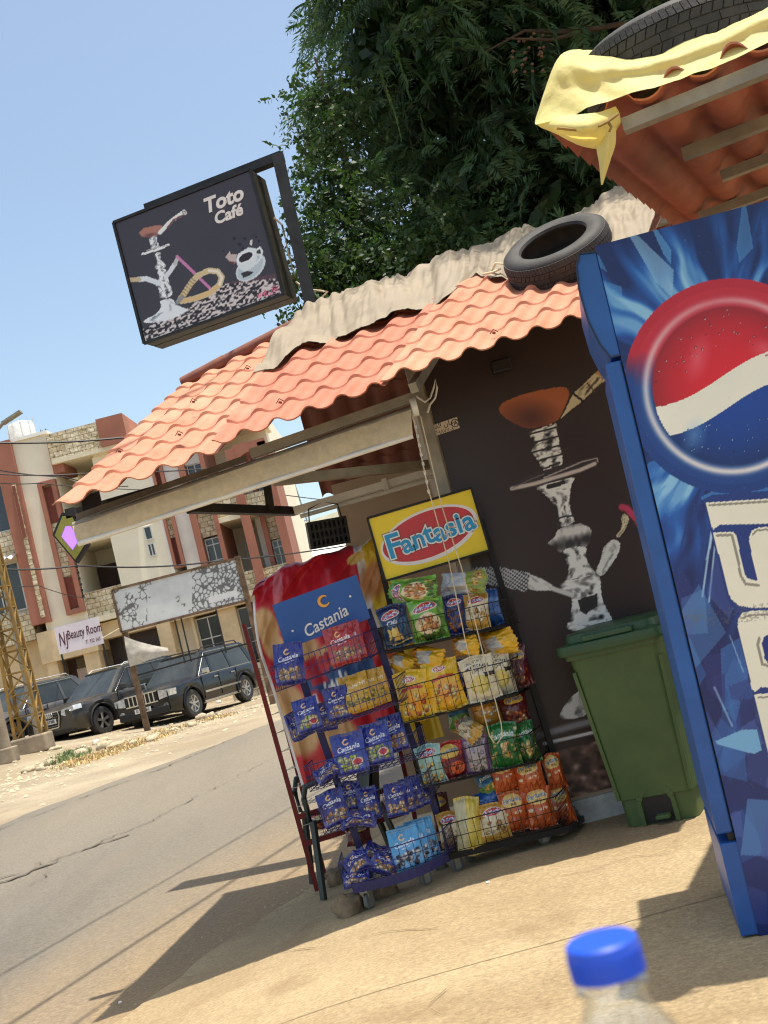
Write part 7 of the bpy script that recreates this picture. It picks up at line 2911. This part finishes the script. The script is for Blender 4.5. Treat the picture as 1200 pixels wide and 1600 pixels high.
        letters('Jeep', 'lettering', 'chrome', o, Matrix.Translation((fx - 0.01, 0, 1.02)) @ Matrix.Rotation(math.pi / 2, 4, 'Z'), 0.10, 0.01, 0, 0.01)
    else:
        gp = [(-0.36, 0.92), (0.36, 0.92), (0.40, 0.80), (0.30, 0.50), (-0.30, 0.50), (-0.40, 0.80)]
        gr = MB().prism(gp, lambda q: (fx - 0.10, q[0], q[1]), lambda q: (fx + 0.02, q[0], q[1])).build('grille', 'car_trim', o)
        fm = MB()
        for i in range(6):
            a, b = gp[i], gp[(i + 1) % 6]
            fm.beam((fx + 0.025, a[0], a[1]), (fx + 0.025, b[0], b[1]), 0.025)
        fm.build('grille_frame', 'chrome', gr)
        for k in range(5):
            MB().box((fx + 0.022, 0, 0.56 + k * 0.075), (0.02, 0.62, 0.014)).build('slat', 'steel_grey', gr)
        if style == 'rings':
            rg = MB()
            for k in range(4):
                cy_ = -0.105 + k * 0.07
                rg.tube([(fx + 0.038, cy_ + 0.052 * math.cos(2 * math.pi * i / 20), 0.85 + 0.052 * math.sin(2 * math.pi * i / 20)) for i in range(21)], 0.010, 6)
            rg.build('emblem', 'chrome', o, True)
            letters('G 657385', 'lettering', 'logo_black', o, Matrix.Translation((fx + 0.062, 0, 0.68)) @ Matrix.Rotation(math.pi / 2, 4, 'Z'), 0.11, 0.01, 0, 0.003)
        MB().box((fx + 0.045, 0, 0.68), (0.02, 0.52, 0.12)).build('number_plate', 'plate_white', o)
        for s in (-1, 1):
            hl = MB().prism([(0.46, 0.80), (0.62, 0.74), (0.90, 0.86), (0.88, 0.98), (0.50, 0.93)], lambda q: (fx - 0.30, s * q[0] * 1.05, q[1]), lambda q: (fx + 0.02 - 0.14 * max(0, q[0] - 0.46), s * q[0], q[1]))
            hl.build('headlight', 'headlamp', o)
            MB().lathe([(0.0, -0.03), (0.07, -0.03), (0.07, 0.02), (0.0, 0.02)], 16, 'x', (fx - 0.06, s * 0.66, 0.50)).build('fog_lamp', 'headlamp', o, 1)
            MB().beam((fx - 0.03, s * 0.42, 0.46), (fx - 0.16, s * 0.86, 0.56), 0.04, 0.05).build('bumper_trim', 'chrome', o)
        MB().box((fx - 0.10, 0, 0.38), (0.20, W * 0.82, 0.14)).build('bumper', 'car_trim', o, bevel=0.03)
    for s in (-1, 1):
        rr_ = MB()
        rr_.tube([(0.03 * L, s * wt * 0.93, Hh - 0.02), (0.0, s * wt * 0.93, Hh + 0.05), (rear_t + 0.25, s * wt * 0.93, Hh + 0.05), (rear_t + 0.15, s * wt * 0.93, Hh - 0.03)], 0.018, 6)
        rr_.build('roof_rail', 'car_trim' if jeep else 'alu_frame', o, True)
    return o


def car_at(u, v, y, dx=0, dy=0):
    q = at(u, v, y)
    return (q.x + dx, y + dy, zgf(q.x, y) + 0.0)


# front-left wheel contact of each car is read off the photograph; heading runs towards the camera
yw_j = math.atan2(-0.925, -0.40)
hj = Vector((math.cos(yw_j), math.sin(yw_j), 0))
lj = Vector((-hj.y, hj.x, 0))          # the car's left


def place(u, v, y, yaw, L, W):
    h = Vector((math.cos(yaw), math.sin(yaw), 0))
    l = Vector((-h.y, h.x, 0))
    q = at(u, v, y)
    c = q - h * (L / 2 - 0.93) - l * (W / 2 - 0.12)
    return (c.x, c.y, q.z)


make_suv('parked_car', 4.62, 1.90, 1.76, 'black', 'black boxy jeep with chrome slatted grille behind the signboard post', 'boxy', place(304, 1122, 31.0, yw_j, 4.62, 1.90), yw_j)
yw_a = math.atan2(-0.87, -0.49)
make_suv('parked_car', 5.05, 1.98, 1.74, 'black2', 'dusty black SUV with four chrome rings on its grille', 'rings', place(163, 1148, 31.2, yw_a, 5.05, 1.98), yw_a)
yw_g = math.atan2(-0.90, -0.43)
make_suv('parked_car', 4.6, 1.86, 1.70, 'grey', 'dark grey SUV half hidden behind the yellow pylon', 'plain', place(24, 1172, 31.6, yw_g, 4.6, 1.86), yw_g)
make_suv('parked_car', 4.4, 1.80, 1.50, 'silver', 'silver car parked beyond the block wall at the banner edge', 'plain', (at(400, 1010, 47).x, 47, 0.75), yw_j - 0.1)

# ------------------------------------------------------------------ rubble, weeds, litter along the far verge
rs = np.random.default_rng(12)
sm_ = [stone_mesh(1, 1, 1, 40 + k, 7) for k in range(5)]
for m2 in sm_:
    m2.materials.append(MATS['stone_pale'])
    m2.polygons.foreach_set('use_smooth', [True] * len(m2.polygons))
k = 0
for i in range(34):
    t = rs.uniform(0, 1)
    u = 2 + 330 * t ** 0.8
    v = np.interp(u, [0, 60, 140, 230, 330], [1205, 1198, 1170, 1152, 1118]) + rs.uniform(-7, 8)
    y = 27.6 + rs.uniform(-1.2, 1.0)
    s = rs.uniform(0.10, 0.36) * (1.4 if i % 7 == 0 else 1)
    q = at(u, v, y)
    r_ = ray(u, v)
    tt_ = 27.0
    for it in range(12):
        pp = Vector((0, 0, EYE)) + r_ * tt_
        tt_ += (zgf(pp.x, pp.y) - pp.z) / r_.z * 0.8
        tt_ = min(max(tt_, 18), 36)
    pp = Vector((0, 0, EYE)) + r_ * tt_
    o = link('rubble_stone', sm_[i % 5], None)
    o.location = (pp.x, pp.y, zgf(pp.x, pp.y) - 0.02)
    o.scale = (s, s * rs.uniform(0.6, 1.0), s * rs.uniform(0.4, 0.7))
    o.rotation_euler = (0, 0, rs.uniform(0, 6))
    tag(o, 'pale rubble stone on the dirt verge before the parked cars', 'stone', 'rubble along the far verge')


def tufts(name, spots, material, label, nblade, hgt, kind='stuff'):
    vs, fs, cs = [], [], []
    r = np.random.default_rng(len(spots) + nblade)
    for (x, y, rad) in spots:
        for k in range(nblade):
            a, d = r.uniform(0, 6.28), rad * math.sqrt(r.uniform(0, 1))
            bx, by = x + d * math.cos(a), y + d * math.sin(a)
            bz = zgf(bx, by)
            h = hgt * r.uniform(0.4, 1.1)
            lx, ly = r.normal(0, 0.35, 2) * h
            w = 0.012 + 0.01 * r.uniform()
            px_, py_ = math.cos(a + 1.3) * w, math.sin(a + 1.3) * w
            i = len(vs)
            vs += [(bx - px_, by - py_, bz), (bx + px_, by + py_, bz), (bx + lx * 0.5 + px_ * 0.7, by + ly * 0.5 + py_ * 0.7, bz + h * 0.6), (bx + lx * 0.5 - px_ * 0.7, by + ly * 0.5 - py_ * 0.7, bz + h * 0.6), (bx + lx, by + ly, bz + h), (bx + lx, by + ly, bz + h)]
            fs += [(i, i + 1, i + 2, i + 3), (i + 3, i + 2, i + 4, i + 5)]
    mb = MB()
    mb.v, mb.f = vs, [f if len(set(f)) == 4 else f for f in fs]
    me = fast_mesh(name, np.array(vs), np.array(fs))
    return tag(link(name, me, material), label, 'weeds' if kind == 'stuff' else None, kind=kind)


mat('weed_green', (126, 140, 88), 0.8, var=0.25, scale=3)
mat('weed_dry', (206, 178, 124), 0.9, var=0.25, scale=3)
sp_g = [ground_hit(u, v) for u, v in ((104, 1184), (112, 1181), (122, 1178), (96, 1190), (118, 1183))]
tufts('green_weeds', [(p.x, p.y, 0.34) for p in sp_g], 'weed_green', 'green weeds growing at the foot of the yellow pylon', 150, 0.14)
sp_d = [ground_hit(u, v) for u, v in ((140, 1186), (165, 1178), (185, 1170), (205, 1166), (225, 1158), (245, 1152), (150, 1184), (120, 1194), (270, 1140), (340, 1122))]
tufts('dry_weeds', [(p.x, p.y, 0.6) for p in sp_d], 'weed_dry', 'straw coloured dry weeds along the far verge', 150, 0.08)
# loose gravel on the verge and forecourt edge
r = np.random.default_rng(3)
vs, fs = [], []
oct_v = np.array([(1, 0, 0), (0, 1, 0), (-1, 0, 0), (0, -1, 0), (0, 0, 0.8), (0, 0, -0.4)])
oct_f = [(0, 1, 4), (1, 2, 4), (2, 3, 4), (3, 0, 4)]
for i in range(1500):
    if i < 700:
        u, v = r.uniform(0, 420), 0
        v = np.interp(u, [0, 420], [1225, 1090]) + r.normal(0, 14)
        p = ground_hit(u, v)
        s = r.uniform(0.015, 0.06)
    else:
        s_, m_ = r.uniform(1.5, 14), EDGE + r.normal(0.0, 0.18)
        x, y = s_ * RD[0] + m_ * RN[0], s_ * RD[1] + m_ * RN[1]
        p = Vector((x, y, zgf(x, y) + 0.012))
        s = r.uniform(0.003, 0.012)
    n0 = len(vs)
    sc = np.array([s, s * r.uniform(0.6, 1), s * r.uniform(0.5, 0.9)])
    for q in oct_v:
        vs.append((p.x + q[0] * sc[0], p.y + q[1] * sc[1], p.z + q[2] * sc[2]))
    fs += [tuple(n0 + k for k in f) for f in oct_f]
me = fast_mesh('gravel', np.array(vs), np.array(fs))
tag(link('gravel', me, 'stone_pale'), 'loose pale gravel along the verge and the forecourt edge', 'gravel', kind='stuff')
# scraps of litter
mat('litter_white', (226, 224, 216), 0.7)
for k, (u, v, lab) in enumerate(((342, 1098, 'crumpled white litter under the black jeep'), (150, 1160, 'pale plastic scrap among the rubble near the dusty SUV'), (190, 1577, 'tiny white scrap at the tip of the roof shadow'), (765, 1390, 'small white paper scrap on the forecourt before the black rack'))):
    p = ground_hit(u, v)
    near = p.y < 10
    s = 0.02 if near else 0.16
    me = stone_mesh(1, 0.8, 0.6, 70 + k, 6)
    o = link('litter', me, 'litter_white')
    o.location = (p.x, p.y, p.z + (0.03 if near else 0.0))
    o.scale = (s, s, s)
    tag(o, lab, 'litter')

# ------------------------------------------------------------------ overhead cables
mat('cable_black', (34, 32, 32), 0.6)


def cable(pts, r, label, sag=0.3):
    P = [at(*q) for q in pts]
    out = []
    for i in range(len(P) - 1):
        for t in np.linspace(0, 1, 14, endpoint=(i == len(P) - 2)):
            q = P[i].lerp(P[i + 1], t)
            q.z -= sag * 4 * t * (1 - t)
            out.append(q)
    return tag(MB().tube(out, r, 5).build('overhead_cable', 'cable_black', smooth=True), label, 'cable', 'overhead cables')


cable([(-60, 690, 34), (190, 684, 36), (420, 660, 38)], 0.035, 'thick cable crossing just below the parapet of the apartment building', 0.1)
cable([(-60, 735, 33), (130, 740, 35), (420, 722, 40)], 0.022, 'cable crossing the upper balcony level of the apartment building', 0.1)
cable([(-60, 722, 33), (100, 745, 36), (200, 760, 41)], 0.018, 'thin pale cable slanting down over the cream wall', 0.1)
cable([(-60, 745, 33), (60, 755, 36), (330, 765, 40)], 0.016, 'thin cable below the window level of the upper storey', 0.1)
cable([(-60, 885, 30), (120, 884, 32), (330, 878, 36), (620, 838, 44)], 0.025, 'cable crossing the first floor above the weathered signboard', 0.1)
cable([(-60, 905, 29), (60, 915, 32), (150, 935, 41)], 0.012, 'thin wire sagging past the lower windows of the cream wall', 0.1)
cable([(-60, 790, 45), (420, 770, 46), (640, 790, 50)], 0.02, 'distant wire in front of the hillside', 0.1)

# street cables climbing to a pole behind the tree; their shadows cross the road
for k, (dx, r_) in enumerate(((0.0, 0.02), (0.55, 0.014), (-0.9, 0.014))):
    P = []
    for t in np.linspace(0, 1, 24):
        x, y, z = -2.75 + dx + 5.0 * t, 2.6 + 11.9 * t, 4.9 + 5.4 * t - 0.25 * math.sin(math.pi * t)
        P.append((x, y, z))
    tag(MB().tube(P, r_, 5).build('overhead_cable', 'cable_black', smooth=True), ('thick street cable casting the longest shadow line on the near lane', 'street cable casting a thin shadow next to the forecourt edge', 'street cable casting a thin shadow towards the road middle')[k], 'cable', 'overhead cables')
upo = empty('utility_pole', (2.3, 14.6, 0), label='tall utility pole hidden behind the big tree', cat='pole')
MB().tube([(0, 0, -0.1), (0, 0, 10.6)], [0.16, 0.1], 10).build('shaft', 'old_concrete', upo, True)
MB().beam((-1.2, -0.1, 10.3), (0.8, -0.1, 10.3), 0.1).build('crossarm', 'old_concrete', upo)

# ------------------------------------------------------------------ big tree behind the kiosk, shrub beside it
mat('bark', (74, 58, 44), 0.9, var=0.3, scale=6, bump=0.6, bscale=14)


def leaf_mat(name, trans_col, f):
    m = bpy.data.materials.new(name)
    m.use_nodes = True
    nt = m.node_tree
    p = nt.nodes['Principled BSDF']
    p.inputs['Roughness'].default_value = 0.5
    p.inputs['Specular IOR Level'].default_value = 0.3
    a = nt.nodes.new('ShaderNodeAttribute')
    a.attribute_name = 'Col'
    nt.links.new(a.outputs['Color'], p.inputs['Base Color'])
    tr = nt.nodes.new('ShaderNodeBsdfTranslucent')
    mx = nt.nodes.new('ShaderNodeMix')
    mx.data_type = 'RGBA'
    mx.blend_type = 'MULTIPLY'
    mx.inputs[0].default_value = 1.0
    mx.inputs[7].default_value = (*trans_col, 1)
    nt.links.new(a.outputs['Color'], mx.inputs[6])
    nt.links.new(mx.outputs[2], tr.inputs[0])
    ms = nt.nodes.new('ShaderNodeMixShader')
    ms.inputs[0].default_value = f
    nt.links.new(p.outputs[0], ms.inputs[1])
    nt.links.new(tr.outputs[0], ms.inputs[2])
    nt.links.new(ms.outputs[0], nt.nodes['Material Output'].inputs[0])
    MATS[name] = m


leaf_mat('leaf', (1.3, 1.5, 0.8), 0.28)


def sprays(centres, dirs, length, npair, ll, lw, col, rs, droop=0.35, jit=0.25):
    """pinnate sprays as leaf-shaped quads; centres (n,3) bases, dirs (n,3)"""
    n = len(centres)
    d = dirs / np.linalg.norm(dirs, axis=1, keepdims=True)
    rnd = rs.normal(size=(n, 3))
    sidev = np.cross(d, rnd)
    sidev /= np.linalg.norm(sidev, axis=1, keepdims=True)
    L = length * rs.uniform(0.7, 1.25, (n, 1))
    verts, cols = [], []
    base_c = np.array(col)[None, :] * rs.uniform(0.65, 1.3, (n, 1)) * np.stack([rs.uniform(0.85, 1.15, n), np.ones(n), rs.uniform(0.8, 1.1, n)], 1)
    for k in range(npair):
        t = 0.15 + 0.85 * k / (npair - 1)
        pos = centres + d * L * t
        pos = pos - np.array([0, 0, 1.0])[None, :] * (droop * L * t * t)
        tang = d - np.array([0, 0, 1.0])[None, :] * (2 * droop * t)
        tang /= np.linalg.norm(tang, axis=1, keepdims=True)
        size = math.sin(math.pi * (0.18 + 0.72 * t)) * 0.9 + 0.25
        for sgn in (-1, 1):
            ld = tang * 0.55 + sidev * sgn * 0.9 + rs.normal(0, jit, (n, 3)) - np.array([0, 0, 0.25])[None, :]
            ld /= np.linalg.norm(ld, axis=1, keepdims=True)
            wv = np.cross(ld, tang + rs.normal(0, 0.5, (n, 3)))
            wv /= np.linalg.norm(wv, axis=1, keepdims=True) + 1e-9
            a = pos
            b = pos + ld * ll * size * 0.45 + wv * lw * size
            c = pos + ld * ll * size
            e = pos + ld * ll * size * 0.45 - wv * lw * size
            verts.append(np.stack([a, b, c, e], 1))
            cc_ = base_c * rs.uniform(0.85, 1.15, (n, 1))
            cols.append(np.repeat(cc_[:, None, :], 4, 1))
    V = np.concatenate(verts).reshape(-1, 3)
    C = np.concatenate(cols).reshape(-1, 3)
    return V, C


def crown(name, parts, parent, label=None):
    V = np.concatenate([p[0] for p in parts])
    C = np.clip(np.concatenate([p[1] for p in parts]), 0, 1)
    Q = np.arange(len(V)).reshape(-1, 4)
    me = fast_mesh(name, V, Q, C)
    o = link(name, me, 'leaf', parent)
    if label:
        o['label'] = label
    return o


rs = np.random.default_rng(21)
tree = empty('tree', (3.6, 12.0, 0), label='big dark green tree with feathery drooping leaves behind the kiosk', cat='tree')
TO = np.array([3.6, 12.0, 0])
lumps = [(1.75, 10.6, 4.3, 1.45, 1.2, 1.7), (1.75, 10.6, 6.4, 1.55, 1.2, 1.5), (1.9, 10.8, 8.2, 1.7, 1.6, 1.5), (2.9, 10.1, 5.6, 1.3, 1.0, 1.7), (3.1, 10.3, 7.4, 1.6, 1.3, 1.2),
         (4.7, 10.6, 7.6, 1.8, 1.8, 1.5), (5.0, 11.8, 5.4, 1.8, 1.0, 2.4), (6.6, 11.5, 6.8, 2.0, 2.0, 2.4), (3.4, 12.2, 9.4, 2.8, 2.4, 1.4), (3.4, 12.0, 4.0, 2.2, 0.9, 1.8), (6.0, 13, 9, 2.6, 2.4, 1.6),
         (3.9, 9.3, 8.3, 2.0, 1.2, 0.9), (6.0, 9.8, 8.0, 1.8, 1.4, 1.0), (2.9, 9.6, 9.3, 1.8, 1.3, 0.8), (2.5, 7.8, 7.6, 1.5, 0.75, 0.7), (4.4, 7.9, 7.6, 1.6, 0.9, 0.8)]  # last lumps sit above the view, added to shade the crown and roof ridge
parts = []
G1 = lin((66, 90, 60))
for li, (cx, cy, cz, rx, ry, rz) in enumerate(lumps):
    n = int(360 * (rx * rz + rx * ry + ry * rz) / 3)
    q = rs.normal(size=(n, 3))
    q /= np.linalg.norm(q, axis=1, keepdims=True)
    # clustered twigs: pull towards a few hundred twig tips
    k = max(30, n // 7)
    tips = rs.normal(size=(k, 3))
    tips /= np.linalg.norm(tips, axis=1, keepdims=True)
    tr_ = rs.uniform(0.72, 1.06, (k, 1)) * (1 + 0.10 * np.sin(tips[:, :1] * 7 + li) * np.cos(tips[:, 2:] * 6))
    idx = rs.integers(0, k, n)
    q = tips[idx] * 1.0 + rs.normal(0, 0.13, (n, 3))
    rad = tr_[idx] * rs.uniform(0.82, 1.08, (n, 1))
    c = np.array([cx, cy, cz]) + q * rad * np.array([rx, ry, rz])
    lead = rs.normal(0, 0.5, (k, 3)) + np.array([0, -0.35, -0.2])
    d = tips[idx] * np.array([1, 1, 0.35]) + lead[idx] + rs.normal(0, 0.18, (n, 3))
    keep = c[:, 1] < cy + 0.7 * ry
    keep &= px_of(c + 0.35 * d / np.linalg.norm(d, axis=1, keepdims=True))[0] > 462 + 10 * np.sin(c[:, 2] * 5)
    c, d = c[keep], d[keep]
    far_right = li in (6, 9)
    shade = 0.8 if far_right else 1.0  # leaf colour darkened to paint the deep shade under the crown
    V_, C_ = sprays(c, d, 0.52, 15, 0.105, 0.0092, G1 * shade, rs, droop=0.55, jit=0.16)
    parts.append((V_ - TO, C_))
# dense inner leaves that close the crown, coloured darker to paint its inner shade
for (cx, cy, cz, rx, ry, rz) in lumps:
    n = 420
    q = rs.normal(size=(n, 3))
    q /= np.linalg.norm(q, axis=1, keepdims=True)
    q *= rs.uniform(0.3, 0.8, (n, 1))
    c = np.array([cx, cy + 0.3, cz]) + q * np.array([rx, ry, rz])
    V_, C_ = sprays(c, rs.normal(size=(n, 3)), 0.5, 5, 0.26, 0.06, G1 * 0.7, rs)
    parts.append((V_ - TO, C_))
crown('crown', parts, tree)
trunk = MB()
trunk.tube([(0, 0, -0.1), (0.05, 0.0, 1.2), (-0.05, 0.05, 2.6), (-0.3, 0.0, 4.2), (-0.5, -0.2, 6.0), (-0.4, 0.0, 8.0)], [0.36, 0.3, 0.26, 0.2, 0.13, 0.05], 12)
trunk.build('trunk', 'bark', tree, True)
for pth, r0 in ((((-0.05, 0.05, 2.6), (-0.9, -0.6, 3.8), (-1.8, -1.0, 5.2), (-2.3, -1.2, 6.8)), 0.13), (((-0.3, 0, 4.2), (0.6, -0.5, 5.2), (1.6, -0.8, 6.2), (2.8, -0.6, 7.4)), 0.12), (((-0.05, 0.05, 2.9), (1.0, 0.0, 4.0), (1.8, 0.2, 5.5)), 0.1),
                (((-0.5, -0.2, 6.0), (0.2, -1.2, 6.4), (0.9, -2.0, 6.35), (-0.1, -2.5, 6.1)), 0.055), (((-0.4, 0, 5), (-1.2, -0.9, 6.4), (-1.4, -1.3, 8.0)), 0.1)):
    MB().tube(pth, [r0 * (1 - 0.22 * k) for k in range(len(pth))], 8).build('limb', 'bark', tree, True)
mb = MB()
a0, a1, a2, a3 = at(930, 45, 9.0), at(870, 50, 9.0), at(820, 48, 9.0), at(760, 80, 9.0)
mb.tube([tuple(np.array(q) - TO) for q in (at(1010, 30, 9.4), a0, a1, a2, a3)], [0.026, 0.022, 0.018, 0.013, 0.006], 6)
mb.tube([tuple(np.array(q) - TO) for q in (a0, at(860, 62, 8.9), at(790, 60, 8.9))], [0.02, 0.014, 0.006], 5)
mb.build('branch', 'bark', tree, True)
# hanging berries
mb = MB()
mat('berry', (104, 76, 54), 0.6)
rb = np.random.default_rng(4)
for k in range(26):
    q = np.array(at(rb.uniform(790, 850), rb.uniform(50, 115), 8.95)) - TO
    mb.lathe([(0.0, -0.014), (0.012, -0.008), (0.015, 0.0), (0.012, 0.008), (0.0, 0.014)], 6, c=tuple(q))
mb.build('berries', 'berry', tree, True)
tree.children[-1]['kind'] = 'stuff'

# climbing shrub at the road side of the tree
shrub = empty('shrub', (0.9, 9.2, 0), label='small leaved climbing shrub between the sign post and the tree', cat='shrub')
SO = np.array([0.9, 9.2, 0])
parts = []
G2 = lin((58, 80, 46))
for (u, v, y, r_, n) in ((520, 430, 9.2, 0.30, 150), (545, 400, 9.3, 0.36, 200), (530, 330, 9.4, 0.34, 190), (560, 460, 9.1, 0.40, 230), (522, 300, 9.5, 0.22, 90), (610, 440, 9.2, 0.42, 260), (660, 420, 9.3, 0.4, 220), (515, 470, 9.1, 0.22, 120), (520, 240, 9.6, 0.28, 140), (512, 170, 9.7, 0.28, 150), (700, 400, 9.3, 0.4, 200)):
    c0 = np.array(at(u, v, y))
    q = rs.normal(size=(n, 3)) * r_ * 0.62
    V_, C_ = sprays(c0 + q, rs.normal(size=(n, 3)) + np.array([0, -0.3, 0.2]), 0.2, 5, 0.055, 0.016, G2, rs, droop=0.2)
    parts.append((V_ - SO, C_))
# trailing shoots against the sky
for (u, v, du, dv) in ((470, 345, -8, 40), (478, 300, -18, 30), (462, 360, -4, 30), (472, 175, -10, 6), (470, 420, -2, 24), (480, 470, -14, 16)):
    c0 = np.stack([np.array(at(u + du * t, v + dv * t, 9.2)) for t in np.linspace(0, 1, 5)])
    V_, C_ = sprays(c0, rs.normal(size=(5, 3)) + np.array([-0.6, -0.2, 0.2]), 0.16, 4, 0.05, 0.015, G2 * 1.1, rs, droop=0.2)
    parts.append((V_ - SO, C_))
crown('crown', parts, shrub)
mb = MB()
for (pth) in (((0.2, 0.1, 0), (0.0, 0.0, 1.6), (-0.3, 0.0, 3.0), (-0.45, 0.2, 4.6), (-0.5, 0.4, 6.2)), ((0.2, 0.1, 0), (0.3, 0.0, 1.8), (0.2, 0, 3.2), (-0.1, 0.1, 4.2))):
    mb.tube(pth, [0.05, 0.04, 0.03, 0.02, 0.012][:len(pth)], 6)
mb.build('stem', 'bark', shrub, True)
bpy.context.view_layer.update()
